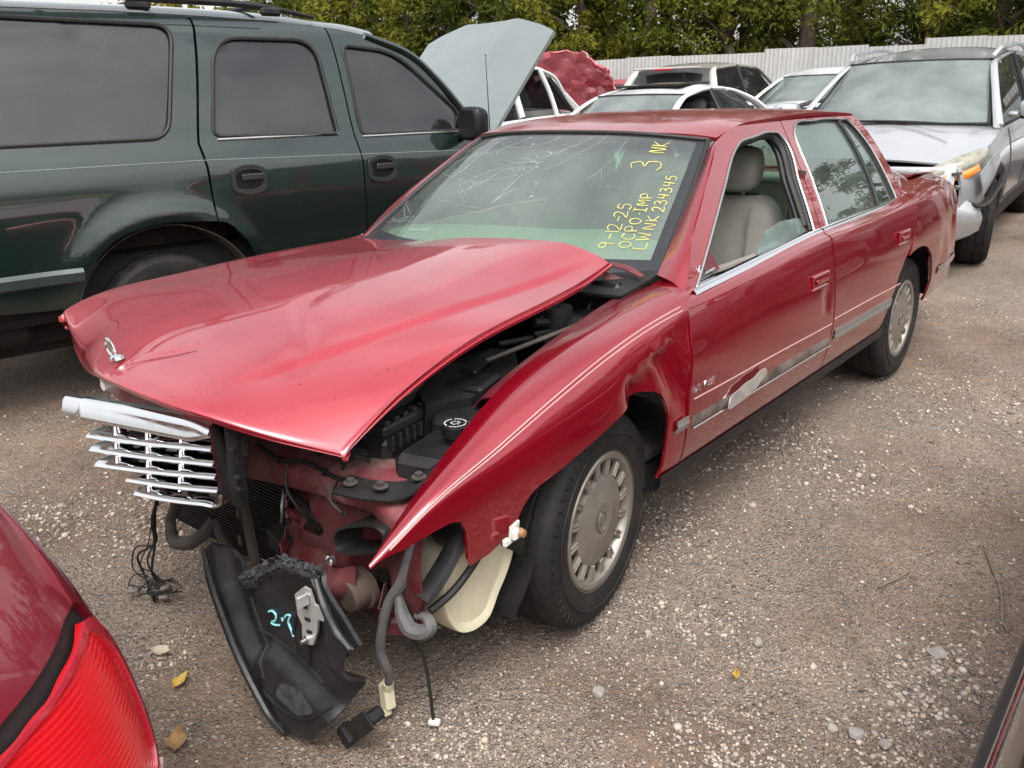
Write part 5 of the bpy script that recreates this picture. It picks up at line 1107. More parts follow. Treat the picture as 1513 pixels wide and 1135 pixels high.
def suv_s(s=-1, off=0.): return lambda u, v: np.stack([u, s*(suv_y(u, v)+off), v], -1)
S_ARCH = [tuple(a) for a in cr_curve([(-.385, .56), (-.363, .622), (-.304, .742), (-.19, .860), (-.05, .918), (.10, .935), (.24, .930), (.378, .918)], 26)]
QWIN = rpoly([(-.99, 1.355), (.215, 1.358, .10), (.372, 1.925, .10), (-.99, 1.945)], .06)
RWN = rpoly([(.455, 1.358, .05), (.575, 1.868, .16), (1.19, 1.868, .13), (1.226, 1.338, .03)], .05)
FWN = rpoly([(1.388, 1.330, .03), (1.372, 1.845, .06), (1.74, 1.812, .14), (2.175, 1.44, .06), (2.165, 1.322, .04)], .05)
top_z = lambda x: np.interp(x, [-1.2, .5, 1.0, 1.38, 1.7, 1.88, 2.05, 2.21, 2.30], [1.975, 1.982, 1.972, 1.94, 1.88, 1.795, 1.64, 1.45, 1.34])
tz = lambda a, b, n=12: [(x, float(top_z(x))) for x in np.linspace(a, b, n)]
for s in (-1, 1):
    rs = .035 if s < 0 else .09; fl = s > 0; far = ''
    cut_panel(far+'quarter_panel', [(-1.18, .62), (-.42, .56)]+S_ARCH+[(.372, 1.0), (.370, 1.203), (.356, 1.326), (.425, 1.632), (.497, 1.978)]+tz(.49, -1.18)+[(-1.2, 1.3)], suv_s(s), GRN, suv, rs, [QWIN], t=.02, flip=fl)
    rdr = cut_panel(far+'rear_door', [(.384, .916), (.43, .905), (.473, .874), (.543, .789), (.582, .706), (.60, .60), (1.337, .60), (1.340, .812), (1.346, 1.177), (1.329, 1.317), (1.306, 1.874), (1.296, 1.945)]+tz(1.29, .512)+[(.440, 1.632), (.370, 1.326), (.384, 1.203)], suv_s(s), GRN, suv, rs, [RWN], t=.02, flip=fl)
    fdr = cut_panel(far+'front_door', [(1.346, .60), (2.26, .60), (2.30, .80), (2.31, 1.20), (2.295, 1.335)]+tz(2.25, 1.308)+[(1.316, 1.874), (1.339, 1.317), (1.356, 1.177), (1.350, .812)], suv_s(s), GRN, suv, rs, [FWN], t=.02, flip=fl)
    FA = [(x, z) for x, z in cr_curve([(3.52, .56), (3.46, .72), (3.36, .85), (3.2, .92), (3.03, .93), (2.85, .90), (2.70, .80), (2.62, .68), (2.59, .56)], 24)]
    cut_panel(far+'front_fender', [(3.74, .60)]+[(3.75, .8), (3.74, 1.0), (3.70, 1.14), (3.3, 1.19), (2.6, 1.245), (2.32, 1.27), (2.318, 1.20), (2.31, .80), (2.27, .60), (2.58, .56)]+FA[::-1][1:-1]+[(3.53, .56)], suv_s(s), GRN, suv, .06, t=.02)
    for nm, hole, par in (('quarter_window', QWIN, suv), ('window', RWN, rdr), ('window', FWN, fdr)):
        g = cut_panel(nm, hole, suv_s(s, -.012), GL_D, par, .12, t=.004, flip=fl)
        if s < 0:
            q = MB(); q.tube([(a, -(float(suv_y(np.array([a]), np.array([b]))[0])+.001), b) for a, b in hole], .011, 6, closed=True); q.build('window_seal', RUB, par)
            if nm == 'window':
                q = MB(); lo_ = [(a, b) for a, b in hole if b < 1.37]; xa, xb = min(a for a, b in lo_), max(a for a, b in lo_); zz = 1.350 if hole is RWN else 1.326
                q.tube([(a, -(float(suv_y(np.array([a]), np.array([zz]))[0])+.006), zz-.010) for a in np.linspace(xa, xb, 10)], .008, 6); q.build('sill_trim', CHR_D, par)
    if s < 0:
        for x0, par in ((.60, rdr), (1.484, fdr)):
            yk = float(suv_y(np.array([x0]), np.array([1.12]))[0]); q = MB()
            ol = [tuple(a) for a in cr_curve([(-.105, .0), (-.10, .055), (-.06, .075), (.06, .075), (.10, .055), (.105, 0), (.10, -.055), (.06, -.075), (-.06, -.075), (-.10, -.055)], 36, True)]
            il = [(a*.72, b*.62) for a, b in ol]; G = np.array([[(x0+a, -yk-.003, 1.12+b) for a, b in ol+ol[:1]], [(x0+a*.97, -yk-.014, 1.12+b*.95) for a, b in ol+ol[:1]], [(x0+a*1.06, -yk-.013, 1.12+b*1.08) for a, b in il+il[:1]], [(x0+a, -yk-.002, 1.12+b) for a, b in il+il[:1]]]); q.grid(G); h_ = q.build('door_handle', mat('handle_black', (.022, .023, .025), .42, var=.1), par, 50)
            q = MB(); q.prism(il, lambda u, v, w_: (x0+u, -yk-.0015-w_*.2, 1.12+v), .004); q.build('recess', BLK_D, h_)
            q = MB(); q.box((x0+.02, -yk-.012, 1.135), (.13, .014, .035), None, .006); q.build('pull', mat('handle_black', (.022, .023, .025)), h_)
q = MB(); q.tube([(x, -(float(suv_y(np.array([x]), np.array([z]))[0])+.001), z) for x, z in zip(np.linspace(-1.15, 2.3, 60), np.interp(np.linspace(-1.15, 2.3, 60), [-1.15, .37, 2.3], [1.247, 1.239, 1.19]))], .002, 5); q.build('pinstripe', mat('pale_stripe', (.22, .26, .25), .4), suv)
q = MB(); X = np.linspace(-1.15, -.34, 14); q.grid(np.stack([np.stack([X, -(suv_y(X, np.full_like(X, z))+o_), np.full_like(X, z)], -1) for z, o_ in ((.69, .004), (.70, .02), (.745, .022), (.765, .004))], 1), .003); q.build('side_moulding', mat('moulding_green', (.045, .058, .056), .35, .3, .6, .1), suv)
q = MB(); X = np.linspace(.66, 2.3, 14); q.grid(np.stack([np.stack([X, np.full_like(X, y), np.full_like(X, z)], -1) for y, z in ((-1.0, .585), (-1.055, .60), (-1.07, .64), (-1.06, .672), (-.97, .69))], 1), .01); q.build('running_board', mat('grey_step', (.24, .25, .255), .5, .2, var=.1, dirt=.3), suv)
# roof, glass, pillars, inside
G = []
for x in np.concatenate([np.linspace(-1.2, 1.3, 12), np.linspace(1.45, 1.62, 2)]):
    e = float(top_z(x))-.004; r_ = []
    for y in np.linspace(-1, 1, 21):
        yy = float(suv_y(np.array([x]), np.array([e]))[0]); r_.append((x+(.22 if x > 1.4 else 0)*(1-y*y), y*yy, e+.085*(1-y**4)))
    G.append(r_)
sheet('roof', net(G, 40, 40), GRN, suv, .02)
Wb = [(2.28, -.86, 1.33), (2.52, -.45, 1.31), (2.60, 0, 1.30), (2.52, .45, 1.31), (2.28, .86, 1.33)]; Wt = [(1.62, -.775, 1.895), (1.78, -.4, 1.95), (1.84, 0, 1.958), (1.78, .4, 1.95), (1.62, .775, 1.895)]
sheet('windscreen', coons(Wb, Wt, [Wb[0], Wt[0]], [Wb[-1], Wt[-1]], 24, 14), GL_D, suv, .005, flip=True)
for s in (-1, 1):
    q = MB(); q.tube([(1.56, s*.79, 1.905), (1.88, s*.835, 1.785), (2.05, s*.87, 1.635), (2.21, s*.92, 1.44), (2.30, s*.94, 1.32)], [.03, .034, .034, .036, .04], 8, k=30, flat=.7); q.build('a_pillar', GRN, suv, 50)
    q = MB(); q.tube([(-.9, s*.68, 2.055), (-.7, s*.69, 2.075), (.3, s*.69, 2.06), (1.05, s*.68, 2.04), (1.28, s*.68, 2.005)], [.022, .020, .020, .020, .012], 7, k=40)
    for x_ in (-.75, .25, 1.0): q.box((x_, s*.685, 2.025), (.13, .045, .05), None, .015)
    q.build('roof_rail', BLK, suv)
    q = MB(); q.tube([(-1.15, s*.775, 1.972), (.5, s*.778, 1.977), (.9, s*.785, 1.968)], .006, 5, k=20); q.build('roof_seam', GREY_P, suv)
q = MB(); q.tube([(.35, -.69, 2.075), (.35, .69, 2.075)], .016, 6); q.tube([(.95, -.68, 2.06), (.95, .68, 2.06)], .016, 6); q.build('cross_bar', BLK, suv)
q = MB(); q.box((.6, 0, .62), (3.4, 1.7, .3), None, .05); q.box((.25, 0, 1.02), (2.6, 1.62, .10), None, .02); q.box((3.0, 0, .86), (1.3, 1.3, .5), None, .05); q.build('cabin_floor', mat('dark_cabin', (.012, .012, .013), .9), suv)
for x_ in (.1, .95, 1.85):
    q = MB(); q.box((x_, -.42, 1.32), (.16, .52, .62), ry(-.15), .06); q.box((x_-.04, -.42, 1.72), (.10, .28, .18), None, .05); q.box((x_, .42, 1.32), (.16, .52, .62), ry(-.15), .06); q.build('seat', mat('dark_seat', (.15, .145, .14), .8), suv)
q = MB(); q.box((-1.18, 0, 1.2), (.06, 1.8, 1.2), None, .02); q.build('tailgate', GRN, suv)
q = MB(); q.box((3.72, 0, .80), (.14, 1.8, .52), None, .06); q.build('nose', GREY_P, suv)
q = MB(); q.box((.9, 0, .40), (4.2, 1.25, .16), None, .03); q.box((.9, .48, .34), (4.4, .12, .16), None, .02); q.box((.9, -.48, .34), (4.4, .12, .16), None, .02); q.tube([(.09, -.75, .37), (.09, .75, .37)], .07, 10); q.box((-.9, 0, .48), (.7, 1.5, .22), None, .04); q.build('shading_chassis', DARK_CH, suv)  # underbody boxes added to block light and darken the ground below
# mirror on the door
q = MB(); G = []
for x_, s_ in ((2.085, .80), (2.105, 1.0), (2.14, 1.0), (2.19, .88), (2.215, .55)):
    G.append([(x_, -1.115+.105*s_*np.sign(math.cos(t))*abs(math.cos(t))**.5, 1.365+.105*s_*np.sign(math.sin(t))*abs(math.sin(t))**.55) for t in np.linspace(0, 2*PI, 28)])
q.grid(net(G, 16, 28)); q.add(G[0][:27], [tuple(range(27))]); q.box((2.16, -.99, 1.295), (.09, .14, .05), None, .015); q.build('door_mirror', BLK_D, suv, 50)
q = MB(); q.prism([(2.12, 1.33), (2.27, 1.33), (2.26, 1.40), (2.19, 1.47)], lambda u, v, w_: (u, -.935+w_, v), .02); q.build('mirror_sail', BLK_D, suv)
q = MB(); q.tube([(2.50, -.86, 1.24), (2.48, -.86, 1.80)], [.0045, .002], 5); q.lathe([(0, .008), (.006, .0), (0, -.008)], (2.48, -.86, 1.80), 'z', 8); q.build('aerial', BLK_D, suv)
# raised hood: hinged at the cowl, standing open
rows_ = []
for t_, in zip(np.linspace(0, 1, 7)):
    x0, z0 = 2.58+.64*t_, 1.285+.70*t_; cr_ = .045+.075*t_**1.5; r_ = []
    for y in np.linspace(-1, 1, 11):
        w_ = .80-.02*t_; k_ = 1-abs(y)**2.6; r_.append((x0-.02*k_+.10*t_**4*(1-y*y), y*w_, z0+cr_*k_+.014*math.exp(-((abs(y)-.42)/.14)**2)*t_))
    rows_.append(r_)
hd = sheet('hood', net(rows_, 40, 60), GRN_H, suv, .03, flip=False); tag(hd, 'raised dark green hood, sky reflection painted in as grey green')
q = MB(); q.box((2.60, -.70, 1.25), (.16, .05, .10), ry(-.6), .01); q.tube([(2.62, -.62, 1.20), (2.85, -.70, 1.50)], .012, 6); q.build('hood_hinge', BLK, suv)
q = MB(); q.box((2.56, 0, 1.235), (.22, 1.6, .05), None, .01); q.build('cowl', BLK, suv)
def plain_wheel(par, x, y, r=.385, w_=.26, outer=-1, rim='suv_rim', rz_=0., rimcol=(.30, .30, .30)):
    """simple wheel: treaded tyre, rim with five openings"""
    e = bpy.data.objects.new('wheel', None); COL.objects.link(e); e.parent = par; e.location = (x, y, r-.006); e.rotation_euler = (0, 0, rz_); h = w_/2; k = r/.332; n = 96
    pr = [(.215*k, -h+.01), (.25*k, -h-.004), (.30*k, -h+.002), (.318*k, -h+.018), (.328*k, -h+.035), (.332*k, -h*.55), (.325*k, -h*.5), (.325*k, -h*.42), (.333*k, -h*.38), (.333*k, -h*.08), (.325*k, -h*.05), (.325*k, h*.05), (.333*k, h*.08), (.333*k, h*.38), (.325*k, h*.42), (.325*k, h*.5), (.332*k, h*.55), (.328*k, h-.035), (.318*k, h-.018), (.30*k, h-.002), (.25*k, h+.004), (.215*k, h-.01)]
    def md(i, r_, a, kk): return np.full(n, r_)-(.009 if r_ > .327*k else 0)*((kk+(0 if pr[i][1] < 0 else 2)+i) % 4 == 0)
    q = MB(); q.lathe(pr, (0, 0, 0), 'y', n, md); q.build('tyre', TYRE, e, 28)
    q = MB(); o_ = outer; q.lathe([(.0, o_*(h-.035)), (.05*k, o_*(h-.03)), (.07*k, o_*(h-.045)), (.19*k, o_*(h-.03)), (.21*k, o_*(h-.01)), (.219*k, o_*(h-.014)), (.215*k, o_*(h-.06))], (0, 0, 0), 'y', 48)
    for j in range(5): a = 2*PI*j/5; q.box((.125*k*math.cos(a), o_*(h-.026), .125*k*math.sin(a)), (.15*k, .02, .035*k), ry(-a), .006)
    q.build('rim', mat(rim, rimcol, .4, .8, dirt=.3), e); return e
for x_, s in ((.09, -1), (.09, 1), (3.05, -1), (3.05, 1)):
    plain_wheel(suv, x_, s*.83, .385, .265, s)
for s in (-1, 1):
    for xw in (.10, 3.05):
        G = net([[(xw-.50*math.cos(t), s*y_, .42+.50*math.sin(t)) for t in np.linspace(R(2), R(178), 12)] for y_ in (.985, .85, .62)], 8, 30); sheet('wheel_arch_liner', G, mat('brown_liner', (.045, .035, .03), .9, dirt=.5), suv, .005, flip=s > 0)
        G = net([[(xw+.5*a, s*.60, .45+.47*b) for a in (-1, 0, 1)] for b in (0, .5, 1)], 4, 4); sheet('arch_back', G, mat('brown_liner', (.045, .035, .03), .9), suv, .005)
# ================================================================== OTHER CARS IN THE YARD
WHITE = mat('white_paint', (.74, .74, .73), .35, 0, 1., .04, var=.03, vscale=2, dirt=.15, dirt_col=(.5, .48, .44), dscale=2)
SILV = mat('silver_paint', (.46, .465, .48), .32, .45, 1., .04, var=.04, vscale=2, rvar=.03, dirt=.10, dirt_col=(.35, .33, .31))
SAND = mat('beige_paint', (.50, .47, .43), .35, .3, 1., .05, var=.04, dirt=.15)
OLDRED = mat('crumpled_red_paint', (.45, .05, .08), .40, .1, .8, .10, var=.12, vscale=5, fade=.6, fade_col=(.55, .20, .23))
GL_L = glass('light_glass', (.55, .64, .60), .09, .0, film=.24, film_col=(.50, .55, .54))
GL_M = glass('mid_glass', (.20, .22, .22), .07, .0, film=.10, film_col=(.4, .42, .42))
DARK_IN = mat('dark_cabin', (.012, .012, .013), .9)
GREY_IN = mat('grey_cabin', (.10, .10, .095), .8)
def car(name, label, loc, yaw, paint, S, gl=GL_L, far_glass=GL_M, pitch=0.):
    """car from a few measures; nose at -x, front axle at 0. S: dict of measures"""
    e = thing(name, label, S.get('cat', 'car'), loc, yaw); e.rotation_euler[1] = pitch
    hw, nose, tail, wb = S['hw'], S['nose'], S['tail'], S['wb']; cow, hea, rea, bas = S['cowl'], S['head'], S['rear'], S['base']   # (x, y, z)
    rw_ = S.get('r', .33); bz = S.get('sill', .24); ar = rw_+.045
    bx = [nose, nose+.25, cow[0], (cow[0]+bas[0])/2, bas[0], tail-.2, tail]; bzv = [S['nz'], S['nz']+.05, cow[2]-.03, (cow[2]+bas[2])/2-.02, bas[2]-.03, S['tz'], S['tz']-.06]
    beltz = lambda x: np.interp(x, bx, bzv)
    wid = lambda x: hw*(1-.13*np.clip((nose+.7-x)/.7, 0, 1)**2-.10*np.clip((x-tail+.6)/.6, 0, 1)**2)
    def ys(x, z):
        t = np.clip((z-bz)/(beltz(x)-bz), 0, 1); return wid(x)*(.945+.055*np.sin(np.clip(t*1.5, 0, 1)*PI/2)-.07*np.clip((t-.6)/.4, 0, 1)**2)
    arch = lambda c: [(c-ar*math.cos(t), rw_+ar*math.sin(t)) for t in np.linspace(R(-8), R(188), 16)]
    low = [(nose, bz+.1), (nose+.1, bz)]+arch(0)+arch(wb)+[(tail-.1, bz), (tail, bz+.1)]
    up = [(x, float(beltz(x))) for x in np.linspace(tail, nose, 26)]
    for s in (-1, 1): cut_panel('body_side', low+up, lambda u, v: np.stack([u, s*ys(u, v), v], -1), paint, e, .07, t=.02, flip=s > 0)
    ye = lambda x: float(ys(np.array([x]), np.array([beltz(x)]))[0])
    def deck(nm, xs, mid, flip, crown=.04):
        G = [[(x, y*ye(x), float(beltz(x))+(1-y*y)*crown*c_) for y in np.linspace(-1, 1, 9)] for x, c_ in zip(xs, mid)]; return sheet(nm, net(G, 24, 30), paint, e, .015, flip=flip)
    if S.get('hood', True): deck('hood', np.linspace(nose+.03, cow[0]+.05, 6), (.6, 1, 1.2, 1.3, 1.3, 1.2), False, S.get('crown', .05))
    if bas[0] < tail-.3: deck('trunk_lid', np.linspace(bas[0]-.05, tail-.01, 5), (1, 1, 1, 1, .8), False, .03)
    for nm, xq, fl in (('front_bumper', nose, False), ('rear_bumper', tail, True)):
        sg = -1 if xq == nose else 1; z1 = float(beltz(xq)); G = [[(xq+sg*(.06*(1-y*y)+.05*math.sin(v*PI)), y*ye(xq)*1.0, bz+.05+(z1-bz-.05)*v) for v in np.linspace(0, 1, 7)] for y in np.linspace(-1, 1, 9)]; sheet(nm, net(G, 24, 14), S.get('bumper', paint), e, .02, flip=not fl)
    # glass house
    b = S.get('bow', .16)
    def row(p, sgn, bow): x, y, z = p; return [(x, -y, z), (x-sgn*bow*.75, -y*.55, z+.012), (x-sgn*bow, 0, z+.016), (x-sgn*bow*.75, y*.55, z+.012), (x, y, z)]
    A, B = row(cow, 1, b), row(hea, 1, b*.7); C_, D = row(rea, -1, b*.35), row(bas, -1, b*.5)
    ws = sheet('windscreen', coons(A, B, [A[0], B[0]], [A[-1], B[-1]], 26, 14, .015, (-.5, 0, .8)), gl, e, .005, flip=True)
    q = MB(); q.tube([(p+np.array([-.004, 0, .006])) for p in cr_curve(A, 24)], .018, 5, flat=.5); q.tube([p for p in cr_curve(B, 24)], .012, 5)
    for k in (0, -1): q.tube([np.array(A[k])*(1, .99, 1), np.array(B[k])*(1, .99, 1)], .016, 6)
    q.build('screen_surround', RUB, e)
    sheet('rear_window', coons(C_, D, [C_[0], D[0]], [C_[-1], D[-1]], 20, 10, .015, (.5, 0, .8)), far_glass, e, .005)
    xs = np.linspace(0, 1, 9); rc_ = S.get('roofcrown', .05)
    G = []
    for t in xs:
        xe = hea[0]+(rea[0]-hea[0])*t; yy = hea[1]+(rea[1]-hea[1])*t; ze = hea[2]+(rea[2]-hea[2])*t+S.get('arch', .05)*math.sin(PI*t)
        r_ = []
        for y in np.linspace(-1, 1, 13):
            bx_ = -b*.7*(1-y*y)*max(0, 1-t*4)+b*.35*(1-y*y)*max(0, t*4-3); r_.append((xe+bx_, y*(yy+.015), ze+.016*(1-y*y)+rc_*(1-abs(y)**3)*math.sin(PI*min(max(t, .08), .95))))
        G.append(r_)
    sheet('roof', net(G, 30, 36), S.get('roofpaint', paint), e, .02)
    bel = lambda x: (x, ye(x)-.02, float(beltz(x))+.01)
    edge = lambda t: (hea[0]+(rea[0]-hea[0])*t, hea[1]+(rea[1]-hea[1])*t+.01, hea[2]+(rea[2]-hea[2])*t+S.get('arch', .05)*math.sin(PI*t)-.01)
    bp = S.get('bpost', .5); xbp = hea[0]+(rea[0]-hea[0])*bp
    for s in (-1, 1):
        f = lambda p: (p[0], s*p[1], p[2]); pw = S.get('pillar', .035)
        a0 = (cow[0]-.06, ye(cow[0])-.02, cow[2]-.01)
        for nm, P, rr in (('a_pillar', [a0, ((a0[0]+hea[0])/2-.02, (cow[1]+hea[1])/2+.03, (cow[2]+hea[2])/2+.03), edge(0), edge(.12)], [pw*1.3, pw, pw, pw*.8]), ('b_pillar', [bel(xbp), edge(bp)], [pw*1.2, pw]), ('c_pillar', [bel(bas[0]-.05), ((bas[0]+rea[0])/2, (ye(bas[0])+rea[1])/2, (bas[2]+rea[2])/2+.03), edge(1.), edge(.9)], [pw*2.0, pw*1.9, pw*1.4, pw])):
            q = MB(); q.tube([f(p) for p in P], rr, 8, k=16, flat=.6); q.build(nm, paint if nm != 'b_pillar' else S.get('bmat', BLK_D), e, 50)
        q = MB(); q.tube([f(edge(t)) for t in np.linspace(0, 1, 12)], .022, 6); q.build('cant_rail', paint, e, 50)
        for nm, x0, x1, t0, t1 in (('front_side_window', cow[0]+.12, xbp-.04, .03, bp-.02), ('rear_side_window', xbp+.04, bas[0]-.12, bp+.02, .97)):
            if nm in S.get('open', ()) and s == S.get('open_side', -1): continue
            lo_ = [f(bel(x)) for x in np.linspace(x0, x1, 5)]; hi_ = [f(edge(t)) for t in np.linspace(t0, t1, 5)]
            sheet(nm, coons(lo_, hi_, [lo_[0], hi_[0]], [lo_[-1], hi_[-1]], 12, 8), far_glass if S.get('side') is None else S['side'], e, .004, flip=s > 0)
            q = MB(); q.tube(lo_, .012, 5); q.build('belt_trim', S.get('trim', RUB), e)
    # cabin
    q = MB(); q.box(((cow[0]+bas[0])/2, 0, .55), (bas[0]-cow[0], hw*1.7, .45), None, .05); q.build('cabin_floor', DARK_IN, e)
    for x_, sy in ((hea[0]+.45, -.38), (hea[0]+.45, .38)):
        q = MB(); q.box((x_, sy, beltz(x_)-.08), (.16, .50, .50), ry(.2), .07); q.box((x_+.08, sy, beltz(x_)+.25), (.10, .26, .18), None, .05); q.build('front_seat', S.get('seat', GREY_IN), e, 60)
    q = MB(); q.box((cow[0]+.35, 0, cow[2]-.06), (.55, hw*1.55, .16), None, .06); q.build('dashboard', S.get('dash', GREY_IN), e, 60)
    q = MB(); c_ = np.array([cow[0]+.62, -.38, cow[2]+.02]); tv = np.array([.42, 0, .9]); q.tube([c_+.185*(math.cos(t)*np.array([0, 1, 0])+math.sin(t)*tv) for t in np.linspace(0, 2*PI, 30, endpoint=False)], .013, 6, closed=True); q.build('steering_wheel', DARK_IN, e)
    q = MB(); q.box((bas[0]-.25, 0, bas[2]-.12), (.14, hw*1.4, .5), ry(.25), .06); q.build('rear_seat', GREY_IN, e, 60)
    q = MB(); q.box((hea[0]+.06, 0, hea[2]-.06), (.02, .22, .06), None, .012); q.build('rear_view_mirror', BLK_D, e)
    if S.get('wheels', True):
        for x_, s in ((0, -1), (0, 1), (wb, -1), (wb, 1)): plain_wheel(e, x_, s*(hw-.14), rw_, .22, s, 'car_rim', S.get('steer', 0.) if x_ == 0 else 0., (.42, .42, .42))
    return e, dict(ye=ye, beltz=beltz, edge=edge, bel=bel, ys=ys)
def on_ground(x, y): return (x, y, float(gz(x, y)))
# white sedan with a sunroof, behind the wrecked car's roof
e, h = car('white_sedan', 'white sedan with a dark sunroof, seen just over the red roof', on_ground(5.15, 3.02), R(-2), WHITE, dict(hw=.90, nose=-.92, tail=3.45, wb=2.65, nz=.70, tz=.98, cowl=(.62, .70, .96), head=(1.32, .565, 1.375), rear=(2.30, .54, 1.385), base=(2.95, .66, 1.02), arch=.045, roofcrown=.045, bpost=.52, open=('front_side_window',), bmat=BLK_D), pitch=R(-2.5))
G = net([[(x_, y_, 1.478+.006*(1-(y_/.42)**2)-.03*(x_-1.75)**2) for y_ in (-.42, 0, .42)] for x_ in (1.45, 1.75, 2.08)], 8, 8); sheet('sunroof', G, mat('dark_sunroof', (.012, .012, .014), .12, spec=.6), e, .02)
q = MB(); V, F = text_mesh('NK', .10, .001); q.add([(1.03+v[1]*.82, -.42+v[0]*-1., 1.205+v[1]*.48) for v in V], F); q.build('marker_writing', WHT, e)
# second white sedan far back with a damaged nose
e, h = car('damaged_white_sedan', 'white sedan with a smashed nose far back, between the silver crossover and the fence', on_ground(9.75, 2.75), R(0), WHITE, dict(hw=.90, nose=-.75, tail=3.3, wb=2.6, nz=.78, tz=.98, cowl=(.60, .70, .98), head=(1.30, .56, 1.37), rear=(2.2, .54, 1.38), base=(2.8, .66, 1.03), arch=.045, crown=.10), pitch=R(-2))
q = MB(); q.lathe([(0, -.06), (.10, -.05), (.11, 0), (.06, .02)], (-.1, -.70, .98), 'y', 16); q.box((-.3, -.5, .96), (.3, .4, .06), ry(.3), .02); q.tube([(-.2, -.2, 1.0), (.1, -.5, 1.08), (.3, -.72, 1.02)], .03, 6, k=12); q.build('torn_fender', BLK, e)
# beige SUV seen from behind
e, h = car('beige_suv', 'beige SUV with a dark rear window parked facing the back fence', on_ground(12.75, 4.72), PI+R(3), SAND, dict(cat='SUV', hw=.93, nose=-.85, tail=3.15, wb=2.65, nz=.85, tz=1.0, cowl=(.55, .72, 1.05), head=(1.15, .62, 1.50), rear=(2.75, .62, 1.53), base=(3.10, .74, 1.05), arch=.04, roofcrown=.04, r=.36, pillar=.04), gl=GL_M, far_glass=GL_D, pitch=R(2.5))
q = MB(); q.box((2.98, 0, 1.56), (.22, 1.0, .03), None, .01); q.build('rear_spoiler', SAND, e)
q = MB(); q.box((3.085, 0, 1.545), (.03, .30, .025), None, .006); q.build('brake_light', mat('red_lens', (.45, .01, .012), .2, coat=1.), e)
# white pickup cab with bare pillars: a door stands open
e, h = car('white_pickup', 'white pickup cab with bare white door pillars, behind the raised green hood', on_ground(8.05, 5.5), PI, WHITE, dict(cat='pickup', hw=.95, nose=-.5, tail=3.9, wb=3.2, nz=.98, tz=1.05, cowl=(.50, .76, 1.16), head=(1.02, .66, 1.69), rear=(2.35, .66, 1.71), base=(2.55, .76, 1.12), arch=.03, roofcrown=.03, r=.37, bpost=.45, open=('front_side_window', 'rear_side_window'), open_side=1, bmat=WHITE, pillar=.045, seat=DARK_IN), gl=GL_M, pitch=R(2))
q = MB(); q.tube([(1.05, .98, 1.10), (1.10, .90, 1.40), (1.18, .82, 1.66)], .035, 8, k=12, flat=.6); q.tube([(.62, .98, 1.12), (.80, .94, 1.32), (.98, .88, 1.58), (1.18, .83, 1.67)], .028, 8, k=16, flat=.7); q.build('open_door_frame', WHITE, e, 50)
q = MB(); q.tube([(.66, .94, 1.14), (.84, .90, 1.33), (1.02, .83, 1.57)], .03, 6, k=12); q.build('door_seal', RUB, e)
# red car with a crumpled raised hood
e, h = car('red_car', 'red car with a crumpled hood standing open, behind the white pickup', on_ground(9.65, 6.25), R(4), OLDRED, dict(hw=.88, nose=-.8, tail=3.0, wb=2.5, nz=.72, tz=.95, cowl=(.55, .70, .95), head=(1.2, .56, 1.38), rear=(2.1, .54, 1.39), base=(2.7, .66, 1.02), hood=False), gl=GL_M)
rg = np.random.default_rng(4); P_ = []
for i_, t_ in enumerate(np.linspace(0, 1, 9)):
    r_ = []
    for j_, y in enumerate(np.linspace(-1, 1, 13)):
        cr_ = (1-y*y)*.16+.05*rg.normal()*(.3+.7*(y < -.2))*.6; r_.append((.15-.50*t_+.12*(1-y*y)+.05*rg.normal()*.5, y*.86+.03*rg.normal()*.5, .95+.80*t_*(1-.25*max(0, -y))+cr_*t_+.08*math.sin(t_*PI)+.03*abs(math.sin(j_*2.1+i_*1.3))*t_))
    P_.append(r_)
P2 = net(P_, 18, 26); cx_, cz_ = np.meshgrid(np.linspace(0, 1, 18), np.linspace(0, 1, 26), indexing='ij'); P2[..., 0] -= .05*np.abs(np.sin(cz_*19+cx_*7+2*np.sin(cx_*5)))*np.clip((.55-cz_)*3, 0, 1)*cx_; P2[..., 2] += .03*np.abs(np.sin(cx_*13-cz_*17))*np.clip((.5-cz_)*3, 0, 1)
P2 += rg.normal(size=P2.shape)*.018*np.clip((.6-cz_)*2.5, .15, 1)[..., None]; hd = sheet('hood', P2, OLDRED, e, .02, flip=True, smooth=16); tag(hd, 'crumpled pale red hood')
# sliver of a parked car beyond the crossover at the right edge
e, h = car('grey_sedan', 'grey sedan mostly hidden beyond the silver crossover at the right edge', on_ground(11.2, -.75), R(6), SILV, dict(hw=.88, nose=-.85, tail=3.2, wb=2.6, nz=.72, tz=.95, cowl=(.6, .68, .95), head=(1.25, .56, 1.40), rear=(2.2, .54, 1.41), base=(2.8, .66, 1.03), roofpaint=mat('brown_roof', (.10, .05, .05), .4, .3, 1.)), pitch=R(-2.5))
